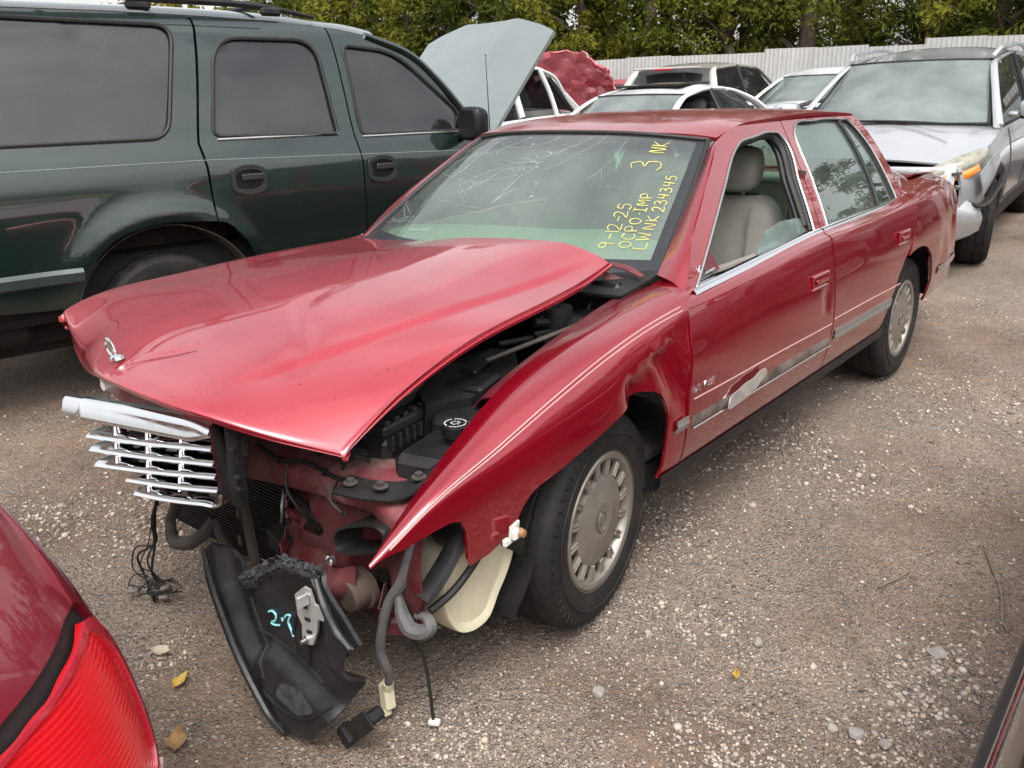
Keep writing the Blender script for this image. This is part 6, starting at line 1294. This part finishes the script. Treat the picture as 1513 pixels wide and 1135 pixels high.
# ---- silver crossover with a smashed front corner
LOCE = (5.92, .24)
esc, h = car('silver_crossover', 'silver crossover with a smashed front corner right behind the red sedan', (*LOCE, float(gz(*LOCE))+.0), R(3), SILV, dict(cat='crossover', hw=.92, nose=-.78, tail=3.55, wb=2.69, nz=.86, tz=1.05, cowl=(.30, .76, 1.09), head=(1.06, .61, 1.585), rear=(2.95, .60, 1.60), base=(3.45, .72, 1.10), arch=.05, roofcrown=.05, r=.355, bow=.24, pillar=.030, wheels=False, bumper=SILV, crown=.07, sill=.30), gl=glass('crossover_glass', (.42, .50, .48), .08, 0., film=.30, film_col=(.52, .57, .56)), pitch=R(-2))
ye, bz_ = h['ye'], h['beltz']
for s in (-1, 1):
    q = MB(); q.tube([(1.02, s*.60, 1.610), (1.10, s*.62, 1.655), (1.5, s*.63, 1.685), (2.6, s*.63, 1.68), (2.9, s*.62, 1.63)], [.022, .026, .022, .022, .018], 8, k=40, flat=.8); q.build('roof_rail', mat('silver_rail', (.6, .61, .62), .3, .8), esc, 50)
    q = MB(); G = []
    for x_, s_ in ((.50, .5), (.52, .92), (.57, 1.0), (.63, .95), (.68, .7)):
        G.append([(x_, s*(1.045+.125*s_*np.sign(math.cos(t))*abs(math.cos(t))**.6), 1.20+.075*s_*np.sign(math.sin(t))*abs(math.sin(t))**.7) for t in np.linspace(0, 2*PI, 24)])
    q.grid(net(G, 16, 24)); q.box((.60, s*.90, 1.15), (.08, .12, .05), None, .02); q.build('door_mirror', mat('silver_paint'), esc, 50)
    q = MB(); q.box((.61, s*1.045, 1.128), (.10, .22, .03), None, .012); q.build('mirror_base', BLK, esc)
# front wheels, the near one knocked askew
plain_wheel(esc, .02, -.80, .355, .235, -1, 'car_rim', R(11), (.42, .42, .42)); plain_wheel(esc, 0, .80, .355, .235, 1, 'car_rim', 0, (.42, .42, .42))
for s in (-1, 1): plain_wheel(esc, 2.69, s*.80, .355, .235, s, 'car_rim', 0, (.42, .42, .42))
for s in (-1, 1):      # black cladding over the arches
    for xw in (0., 2.69):
        rows_ = []
        for rr_, dy in ((.385, .015), (.40, .03), (.455, .03), (.47, .005)):
            rows_.append([(xw-rr_*math.cos(t), s*(float(h['ys'](np.array([xw-rr_*math.cos(t)]), np.array([.36+rr_*math.sin(t)]))[0])+dy-(.03 if xw == 0 and s < 0 else 0)), .36+rr_*math.sin(t)*.98) for t in np.linspace(R(0 if not (xw == 0 and s < 0) else 35), R(180), 20)])
        sheet('arch_cladding', net(rows_, 10, 40), BLK, esc, .01, flip=s > 0)
# smashed corner: headlight, amber marker, torn bumper skin, dark gap under the hood edge
LENS = mat('yellowed_lens', (.24, .225, .17), .15, coat=1., var=.4, vscale=14); AMB = mat('amber_lens', (.75, .22, .02), .15, coat=1.)
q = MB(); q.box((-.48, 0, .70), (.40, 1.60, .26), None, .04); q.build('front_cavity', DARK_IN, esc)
def lamp(s):
    A = [(-.785, s*.56, .825), (-.72, s*.66, .870), (-.58, s*.78, .925), (-.42, s*.855, .95)]; B = [(-.80, s*.57, .790), (-.765, s*.68, .805), (-.65, s*.80, .845), (-.44, s*.87, .905)]
    l = sheet('headlight', coons(A, B, [A[0], B[0]], [A[-1], B[-1]], 20, 8, .02, (-.7, s*.6, .3)), LENS, esc, .03, flip=s > 0)
    A = [(-.80, s*.66, .798), (-.71, s*.77, .815), (-.60, s*.845, .86)]; B = [(-.80, s*.67, .765), (-.71, s*.785, .775), (-.59, s*.86, .825)]
    sheet('marker_lens', coons(A, B, [A[0], B[0]], [A[-1], B[-1]], 10, 5, .01, (-.7, s*.6, .2)), AMB, l, .02, flip=s > 0); return l
lamp(-1); lamp(1)
q = MB(); rg3 = random.Random(9)
for k_ in range(16): q.box((-.80+rg3.uniform(-.03, .06), -.42-rg3.uniform(-.1, .36), .73+rg3.uniform(-.05, .09)), (rg3.uniform(.03, .10), rg3.uniform(.04, .12), rg3.uniform(.02, .05)), rz(rg3.uniform(-1, 1))@rx(rg3.uniform(-.8, .8)), .006)
o = q.build('broken_lamp_innards', mat('lamp_innards', (.16, .15, .14), .3, .6, var=.5, vscale=30), esc); o['kind'] = 'stuff'
G = net([[(-.84, -.36, .67), (-.88, -.36, .5), (-.82, -.36, .34)], [(-.86, -.55, .675), (-.90, -.55, .52), (-.84, -.55, .33)], [(-.80, -.72, .66), (-.84, -.74, .50), (-.77, -.72, .32)], [(-.68, -.84, .60), (-.70, -.88, .48), (-.64, -.86, .34)], [(-.56, -.90, .54), (-.56, -.93, .46), (-.52, -.91, .36)]], 24, 16)
sheet('torn_bumper_skin', G, SILV, esc, .008, flip=True)
G = net([[(-.64, -.885, .80), (-.60, -.92, .66), (-.56, -.90, .56)], [(-.48, -.915, .88), (-.45, -.95, .76), (-.44, -.93, .70)], [(-.20, -.925, .93), (-.18, -.945, .84), (-.16, -.93, .77)]], 16, 12); sheet('bent_fender', G, SILV, esc, .008, flip=True)
q = MB(); q.tube([(-.66, -.80, .60), (-.60, -.90, .56), (-.40, -.97, .66), (-.15, -.985, .74), (.2, -.97, .72)], [.03, .035, .03, .025, .015], 7, k=30, flat=.5); q.build('hanging_cladding', BLK, esc)
q = MB(); q.tube([(-.12, -.55, 1.118), (.05, -.1, 1.130), (.12, .30, 1.13)], .012, 5, k=14); q.tube([(.20, .40, 1.12), (.05, .0, 1.135)], .010, 5); q.build('wiper', RUB, esc)
q = MB(); V, F = text_mesh('1-96', .11, .001); q.add([(.93+v[1]*.55-.004, -.40-v[0]*.6, 1.47+v[1]*.36+.02) for v in V], F); q.build('marker_writing', YEL, esc)
q = MB(); q.box((.97, -.02, 1.55), (.02, .24, .12), ry(.95), .02); q.build('sensor_shroud', DARK_IN, esc)
q = MB(); q.box((.18, -.05, 1.155), (.02, .30, .008), rz(.2), .002); q.build('paper_on_dash', mat('paper', (.6, .62, .6), .8), esc)
for s in (-1,):
    q = MB()
    for x_ in (.55, 1.55, 2.5): q.tube([(x_+(.0 if z_ > .6 else .02), s*(float(h['ys'](np.array([x_]), np.array([z_]))[0])+.001), z_) for z_ in np.linspace(.42, float(bz_(x_))-.02, 10)], .005, 4)
    o = q.build('door_gap', RUB, esc); o['kind'] = 'stuff'
    q = MB(); X = np.linspace(.4, 2.3, 10); q.grid(np.stack([np.stack([X, s*(h['ys'](X, np.full_like(X, z))+o_), np.full_like(X, z)], -1) for z, o_ in ((.30, .0), (.31, .02), (.44, .02), (.46, .0))], 1), .01); q.build('sill_cladding', BLK, esc)

# ---- unseen parked cars added right of the lane for dark door reflections
NAVY = mat('navy_paint', (.012, .014, .025), .35, .3, 1., .04); BLKP = mat('black_paint', (.010, .010, .011), .35, .2, 1., .04)
for nm, lb, x_, y_, pt, tall in (('unseen_dark_sedan', 'unseen black sedan added right of the lane to darken door reflections', 3.4, -3.55, BLKP, 0), ('unseen_navy_van', 'unseen navy blue van added beyond the black sedan to darken door reflections', 8.6, -3.5, NAVY, .35)):
    car(nm, lb, on_ground(x_, y_), R(2), pt, dict(hw=.92, nose=-.9, tail=3.3, wb=2.65, nz=.75+tall*.6, tz=.98+tall*.3, cowl=(.6, .70, .97+tall*.3), head=(1.25, .57, 1.40+tall), rear=(2.3+tall*2, .55, 1.41+tall), base=(2.85+tall, .66, 1.03+tall*.3)), gl=GL_M, pitch=R(-2 if x_ > 5 else 0))
# ================================================================== NEAR CARS AT THE FRAME EDGES, DEBRIS
# ---- tail of a red car at the lower left, close to the camera: rounded rear corner with its lamp
TLP = mat('dark_red_paint', (.20, .008, .02), .36, .2, 1., .03, var=.06, vscale=3, rvar=.03)
tl = thing('red_hatchback', 'rear corner of a red car with a large ribbed red tail light', 'car')
# corner line from top to bottom: (z, corner x, corner y); the back faces the camera (-y), the flank runs away along +y
CZ = np.array([1.30, 1.16, 1.06, .98, .90, .80, .70, .60, .48, .36]); CX = np.array([-1.66, -1.565, -1.505, -1.465, -1.435, -1.408, -1.392, -1.385, -1.385, -1.40]); CY = np.array([-.86, -.955, -1.01, -1.05, -1.08, -1.105, -1.12, -1.13, -1.135, -1.12])
o_ = np.argsort(CZ); CZ, CX, CY = CZ[o_], CX[o_], CY[o_]
def tail_surf(u, v, off=0.):
    """u = distance round the corner (negative on the back, positive on the flank), v = height"""
    u = np.asarray(u, float); v = np.asarray(v, float); cx = hermite(CZ, CX, v.ravel()).reshape(v.shape); cy = hermite(CZ, CY, v.ravel()).reshape(v.shape); r = .16
    a = np.clip(u/r, -PI/4, PI/4)+PI/4; ex = np.maximum(u-r*PI/4, 0); eb = np.minimum(u+r*PI/4, 0)
    x = cx-r+(r+off)*np.sin(a)+eb*.985-.02*ex; y = cy+r-(r+off)*np.cos(a)+ex+np.abs(eb)*-.10
    return np.stack([x, y-off*0, v], -1)
lamp_o = rpoly([(.035, .868, .05), (.066, .80, .02), (.060, .66, .03), (.045, .60, .03), (-.20, .545), (-.36, .53), (-.36, .695), (-.20, .765), (-.06, .83)], .03)
gap_o = [(a*1.0+(-.012 if a < .02 else .010), b+(.020 if b > .72 else -.012)) for a, b in lamp_o]
cut_panel('body_corner', [(-.80, .36), (.9, .36), (.9, 1.29), (-.80, 1.29)], tail_surf, TLP, tl, .022, [gap_o], t=.01)
cut_panel('lamp_gasket', [(a, b) for a, b in densify(gap_o, .03)], lambda u, v: tail_surf(u, v, -.012), RUB, tl, .03, t=.02)
def lens_mat():
    m = bpy.data.materials.new('ribbed_red_lens'); m.use_nodes = True; nt = m.node_tree; b = nt.nodes['Principled BSDF']
    b.inputs['Base Color'].default_value = (.62, .006, .012, 1); b.inputs['Roughness'].default_value = .22; b.inputs['Coat Weight'].default_value = 1.; b.inputs['Coat Roughness'].default_value = .03; b.inputs['Subsurface Weight'].default_value = .25; b.inputs['Subsurface Radius'].default_value = (.03, .004, .004)
    return m
ctr = np.array([-.14, .69]); scl = lambda k: [tuple(ctr+(np.array(p_)-ctr)*k) for p_ in lamp_o]
uu = np.linspace(-.36, .058, 44); tt = np.linspace(0, 1, 190); top_ = np.interp(uu, [-.36, -.20, -.06, .02, .058], [.692, .762, .826, .858, .838]); bot_ = np.interp(uu, [-.36, -.20, .04, .058], [.532, .547, .602, .63])
UU = np.repeat(uu[:, None], 190, 1); VV = bot_[:, None]+(top_-bot_)[:, None]*tt[None]
lens = sheet('tail_light', tail_surf(UU, VV, .004+.00035*np.cos((VV-UU*.28)*2*PI/.0095)), lens_mat(), tl, .01, smooth=80)
cut_panel('lens_border', scl(1.0), lambda u, v: tail_surf(u, v, .0085), mat('clear_red_border', (.40, .02, .035), .15, coat=1.), lens, .012, [scl(.93)], t=.006)
cut_panel('reversing_lens', [(.058, .59), (.064, .55), (.05, .49), (-.36, .44), (-.36, .52), (-.20, .535), (.042, .588)], lambda u, v: tail_surf(u, v, .009+.001*np.cos(v*2*PI/.01)), mat('pale_lens', (.55, .34, .33), .2, coat=1.), lens, .008, t=.01)
q = MB(); q.grid(net([[tail_surf(np.array(u), np.array(z), o_).tolist() for u in np.linspace(-.8, .9, 26)] for z, o_ in ((.425, .004), (.42, .035), (.40, .05), (.375, .05), (.37, .01))], 12, 80), .01, True); q.build('bumper', BLK, tl)
cut_panel('rear_window', [(-.80, 1.01), (-.20, 1.02), (-.085, 1.055), (-.045, 1.10), (-.06, 1.18), (-.10, 1.27), (-.80, 1.27)], lambda u, v: tail_surf(u, v, .004), mat('black_glass', (.012, .012, .014), .06, coat=1.), tl, .03, t=.006)
q = MB(); q.tube([tail_surf(np.array(u), np.array(z), .008) for u, z in ((-.80, 1.005), (-.20, 1.015), (-.08, 1.052), (-.040, 1.10), (-.055, 1.18), (-.095, 1.27))], .006, 6, k=40); q.tube([tail_surf(np.array(u), np.array(z), .008) for u, z in ((-.80, 1.03), (-.20, 1.038), (-.10, 1.072), (-.065, 1.11), (-.08, 1.18))], .003, 5, k=40); q.build('window_trim', CHR_D, tl)
G = np.array([[(x_, y_, 1.286+.004*math.sin(k)) for x_ in (-3.1, -2.4, -1.95, -1.675)] for k, y_ in enumerate((-.855, -.4, .4, 1.4))]); sheet('upper_body', net(G, 8, 8), TLP, tl, .02, flip=True)
plain_wheel(tl, -1.50, .1, .30, .19, 1, 'car_rim', PI/2)
# ---- dark car beside the photographer at the lower right: only a strip of its flank is in view
DKP = mat('dark_bronze_paint', (.055, .042, .034), .36, .4, 1., .05, var=.1)
dk = thing('dark_car', 'dark car at the lower right corner with black moulding and chrome strip', 'car')
X = np.linspace(-2.2, 1.9, 30)
def flank(P): return np.stack([np.stack([X, np.full_like(X, y)-.10*np.clip((X-1.2)/.7, 0, 1)**2, np.full_like(X, z)], -1) for y, z in P], 1)
MLD = mat('black_moulding', (.020, .022, .026), .45, var=.15, vscale=20, dirt=.25, dirt_col=(.08, .075, .07))
sheet('side_moulding', net(flank([(-2.03, .50), (-2.005, .505), (-1.985, .52), (-1.980, .56), (-1.984, .60), (-1.998, .626)])[::3], 40, 20), MLD, dk, .01)
sheet('chrome_strip', net(flank([(-1.997, .620), (-1.995, .632), (-2.001, .642), (-2.013, .648), (-2.02, .648)])[::3], 40, 12), CHR, dk, .004)
sheet('body_side', net(flank([(-2.10, .22), (-2.06, .26), (-2.03, .40), (-2.025, .55), (-2.016, .640), (-2.022, .72), (-2.055, .80), (-2.12, .85)])[::3], 40, 30), DKP, dk, .01)
G = np.array([[(x_, y_, .85+.06*(1-((y_+2.9)/.8)**2)) for x_ in (-2.2, -1.2, -.2, .8, 1.9)] for y_ in (-2.12, -2.5, -2.9, -3.3, -3.7)]); sheet('hood', net(G, 14, 20), DKP, dk, .01, flip=True)
for x_ in (-1.6, 1.2): plain_wheel(dk, x_, -2.16, .32, .2, 1, 'car_rim', 0)
q = MB()
for x_ in (-.60, -.96): q.tube([(x_, -1.9785, .53), (x_-.004, -1.9785, .575), (x_-.008, -1.989, .605)], .0012, 4)
o = q.build('scratch', mat('pale_scratch', (.3, .3, .3), .6), dk); o['kind'] = 'stuff'

# ---- torn black bumper bracket leaning at the sedan's nose
BPL = mat('scuffed_black_plastic', (.013, .013, .0145), .40, var=.25, vscale=8, dirt=.28, dirt_col=(.09, .085, .08), dscale=6, bump=.35, bscale=60)
TORN = mat('torn_plastic_fibre', (.05, .05, .052), .85, var=.35, vscale=25, bump=1., bscale=45)
br = thing('bumper_fragment', 'torn black plastic bumper piece leaning on the gravel at the nose', 'car part')
def bsurf(u, v):
    """face of the fragment over (y, z): a dished plate with a raised rib along the left edge, leaning back at the top"""
    left = np.interp(v, [0, .07, .144, .243, .33, .414], [-.50, -.423, -.352, -.289, -.246, -.225]); d_ = left-u
    b_ = -.872+.06*v+(-.018+.036*smooth01((d_-.02)/.045))
    fold = .225+.30*(u+.50)*(u < -.50)-.9*np.maximum(u+.46, 0)                      # the lower pocket stands proud of the face above it
    b_ = b_-(.034*smooth01((fold-v)/.045)+.06*np.maximum(fold-v-.02, 0))*np.interp(d_, [.03, .06], [0, 1])
    b_ = b_-.030*smooth01((-.66-u)/.06)*smooth01((v-.23)/.05)+.05*smooth01((-.70-u)/.08)*smooth01((.26-v)/.06)
    return np.stack([b_+.0015*np.sin(u*40)*np.sin(v*37), u, v], -1)
BO = [(-.225, .414), (-.246, .33), (-.289, .243), (-.352, .144), (-.423, .071), (-.473, .026), (-.557, .016), (-.646, .045), (-.709, .116), (-.775, .235), (-.765, .30), (-.78, .335), (-.800, .352), (-.835, .384), (-.79, .420), (-.757, .448), (-.715, .485), (-.693, .501), (-.660, .485), (-.640, .492), (-.610, .478), (-.58, .486), (-.55, .465), (-.51, .470), (-.47, .44), (-.445, .430), (-.42, .395), (-.395, .390), (-.372, .365), (-.345, .36), (-.33, .392), (-.283, .415), (-.25, .432)]
cut_panel('shell', BO, bsurf, BPL, br, .008, t=.010, flip=True, smooth=40)
rg = random.Random(12); ed = densify([(-.693, .501), (-.640, .492), (-.58, .486), (-.51, .470), (-.445, .430), (-.395, .390), (-.345, .36)], .010)[:-31]
for lay in range(2):      # ragged, split layers of plastic along the tear
    G = []
    for k_, (a, b) in enumerate(ed):
        p_ = bsurf(np.array(a), np.array(b)); hgt = .002+.011*rg.random()**2; G.append([p_+np.array([-.004-.006*lay+rg.uniform(-.003, .003)*v_, rg.uniform(-.003, .003)*v_, -.035+.012*lay+(.035-.012*lay+hgt)*v_/4-.006*(v_ == 0)*rg.random()]) for v_ in range(5)])
    o = sheet('torn_edge', np.array(G), TORN, br, .0015, flip=lay % 2 == 0, smooth=30)
q = MB(); q.tube([bsurf(np.array(a), np.array(b))+np.array([-.012, 0, 0]) for a, b in ((-.232, .420), (-.255, .33), (-.298, .243), (-.360, .146), (-.43, .074), (-.485, .032), (-.557, .022))], [.006, .011, .012, .012, .012, .011, .006], 8, k=50); q.build('edge_rib', BPL, br)
q = MB(); q.tube([bsurf(np.array(a), np.array(b))+np.array([-.016, 0, 0]) for a, b in ((-.695, .495), (-.735, .455), (-.78, .40), (-.825, .378))], [.006, .010, .010, .008], 7, k=20); q.build('side_rib', BPL, br)
G = net([[(-.868, -.690, .497), (-.880, -.735, .452), (-.886, -.780, .402), (-.880, -.832, .382)], [(-.850, -.690, .455), (-.850, -.722, .415), (-.852, -.755, .372), (-.862, -.80, .350)], [(-.842, -.680, .400), (-.842, -.705, .365), (-.845, -.735, .33), (-.855, -.77, .315)]], 14, 20); sheet('side_flange', G, BPL, br, .005)
q = MB(); fr = lambda u, v, w_: np.array([-.868+.05*v, 0, 0])+np.array([-w_, u, v])
pl = [(-.594, .413), (-.632, .447), (-.654, .447), (-.668, .415), (-.700, .415), (-.706, .385), (-.678, .38), (-.672, .345), (-.652, .30), (-.611, .287), (-.614, .34), (-.600, .36)]
q.prism(pl, fr, .006); q.box((-.872, -.655, .43), (.03, .008, .03), None, .002); mb_ = q.build('metal_bracket', mat('zinc_plate', (.68, .68, .66), .4, .55, var=.1, vscale=20), br, 20)
for (a, b) in ((-.632, .395), (-.640, .365), (-.644, .333)):
    q = MB(); q.box((-.875+.05*b, a, b), (.004, .020, .009), rx(-.2), .001); q.build('slot', RUB, mb_)
for (a, b) in ((-.640, .425), (-.628, .305)):
    q = MB(); q.lathe([(0, -.022), (.006, -.020), (.006, -.008), (.011, -.006), (.011, 0)], (-.870+.05*b, a, b), 'x', 10); q.build('stud', ALU, mb_)
q = MB()
for st in ([(-.448, .297), (-.462, .305), (-.476, .300), (-.474, .284), (-.455, .268), (-.472, .268), (-.487, .274)], [(-.512, .305), (-.524, .318), (-.538, .322), (-.528, .300), (-.540, .280), (-.548, .268)], [(-.500, .300), (-.503, .292)]):
    q.tube([bsurf(np.array(a), np.array(b))+np.array([-.004, 0, 0]) for a, b in cr_curve(st, 20)], .0030, 5)
q.build('paint_mark', mat('turquoise_marker', (.30, .70, .78), .6), br)
q = MB(); q.tube([(-.84, -.425, .065), (-.85, -.385, .045), (-.855, -.365, .035)], [.012, .012, .014], 8, k=8); q.build('peg', BLK_D, br)
q = MB(); rr = rx(.75); q.box((-.80, -.735, .075), (.05, .035, .16), rr, .008); q.box((-.825, -.735, .075), (.006, .05, .175), rr, .003); q.box((-.825, -.705, .05), (.03, .05, .03), rr, .004); q.build('channel_end', BLK, br)

for P_ in ([(-.375, .215), (-.46, .225), (-.55, .215), (-.66, .185)], [(-.55, .215), (-.545, .27), (-.56, .33)], [(-.60, .205), (-.605, .26), (-.61, .285)], [(-.45, .09), (-.55, .075), (-.64, .10), (-.70, .15)], [(-.36, .30), (-.40, .23), (-.46, .13)]):
    q = MB(); q.tube([bsurf(np.array(a), np.array(b))+np.array([-.002, 0, 0]) for a, b in cr_curve(P_, 16)], .0045, 6); q.build('rib', BPL, br)
cut_panel('scuff', rpoly([(-.50, .10), (-.60, .085), (-.66, .125), (-.60, .16), (-.53, .15)], .02), lambda u, v: bsurf(u, v)+np.array([-.0014, 0, 0]), mat('grey_scuff', (.045, .045, .047), .85, var=.6, vscale=40), br, .012, t=.001, flip=True)

# ---- leaves, twigs, larger stones
LF = [mat('yellow_leaf_litter', (.50, .34, .07), .7, var=.2, vscale=30), mat('brown_leaf_litter', (.26, .15, .06), .75, var=.25, vscale=30), mat('pale_leaf_litter', (.42, .36, .27), .75, var=.2, vscale=30)]
def litter_leaf(x, y, L, a, m, label):
    n = 9; t = np.linspace(0, 1, n); w_ = L*.32*np.sin(PI*t**.85)*(1-.15*np.cos(t*9)); q = MB(); c, s = math.cos(a), math.sin(a); G = []
    for i_ in range(n):
        r_ = []
        for k_ in (-1, -.5, 0, .5, 1): lx, ly = (t[i_]-.5)*L, k_*w_[i_]; r_.append((x+lx*c-ly*s, y+lx*s+ly*c, float(ground_h(np.array(x), np.array(y)))+.012+.010*abs(k_)+.012*t[i_]**2+.004*math.sin(5*t[i_]+k_)))
        G.append(r_)
    o = sheet('fallen_leaf', np.array(G), m, None, .0008); tag(o, label, 'leaf', 'fallen leaves')
for a in ((-.955, -.135, .055, .3, 0, 'yellow fallen leaf on the dirt left of the black bumper piece'), (-1.08, -.34, .075, .9, 1, 'curled brown leaf on the gravel near the red tail light'), (-.93, .02, .06, 2.2, 2, 'pale dry leaf lying between the tail light and the grille'), (.02, -1.32, .03, .4, 0, 'small yellow leaf on the gravel in the lower right')): litter_leaf(a[0], a[1], a[2], a[3], LF[a[4]], a[5])
TW = mat('grey_twig', (.20, .155, .12), .9, var=.3, vscale=40)
def twig(P, r, label, br_=()):
    q = MB(); q.tube([(x, y, float(ground_h(np.array(x), np.array(y)))+.012) for x, y in P], r, 5, k=30)
    for b_ in br_: q.tube([(x, y, float(ground_h(np.array(x), np.array(y)))+.012+.01*i_) for i_, (x, y) in enumerate(b_)], [.002, .001], 4, k=8)
    tag(q.build('twig', TW), label, 'twig', 'twigs on the ground')
twig([(1.181, -1.69), (1.05, -1.735), (.951, -1.776), (.832, -1.809), (.75, -1.825), (.671, -1.852)], [.0025, .004, .004, .003], 'long thin forked twig on the dirt at the right edge', ([(.951, -1.776), (.97, -1.74), (1.0, -1.72)], [(.75, -1.825), (.74, -1.79)], [(1.05, -1.735), (1.12, -1.70), (1.16, -1.63)]))
twig([(.688, -1.488), (.72, -1.498), (.759, -1.516), (.82, -1.532), (.87, -1.539)], [.004, .0035, .002], 'short dark twig on the dirt, right of the front wheel', ([(.82, -1.532), (.85, -1.55)],))
ROCK = mat('pale_limestone', (.31, .285, .255), .85, var=.2, vscale=25, bump=.8, bscale=60)
def rock(x, y, r, label, seed):
    rg = np.random.default_rng(seed); bm = bmesh.new(); bmesh.ops.create_icosphere(bm, subdivisions=2, radius=1)
    d = rg.normal(size=(7, 3)); d /= np.linalg.norm(d, axis=1, keepdims=True); off = rg.uniform(.62, .9, 7); sx = rg.uniform(.8, 1.25, 3)*np.array([1.1, .9, .65]); V = []
    for v in bm.verts:
        p = np.array(v.co)
        for dd, o_ in zip(d, off):
            k = p@dd
            if k > o_: p = p-dd*(k-o_)
        V.append(p*sx*r+np.array([x, y, float(ground_h(np.array(x), np.array(y)))+r*.3]))
    F = [tuple(w_.index for w_ in f.verts) for f in bm.faces]; bm.free(); tag(mesh_obj('rock', V, F, ROCK, None, 25), label, 'rock', 'larger rocks in the gravel')
for i_, (x, y, r, l) in enumerate(((.004, -1.648, .024, 'largest pale rock in the gravel at the lower right'), (.016, -1.715, .016, 'flat pale rock just right of the largest rock'), (-.01, -1.595, .017, 'pale rock just left of the largest rock'), (-.268, -1.064, .020, 'grey rock alone on dirt below the front wheel'), (.2, -1.302, .019, 'tan rock alone near the middle of the dirt'), (.46, -1.72, .026, 'pale rock on top of the gravel heap at right'))): rock(x, y, r, l, 30+i_)
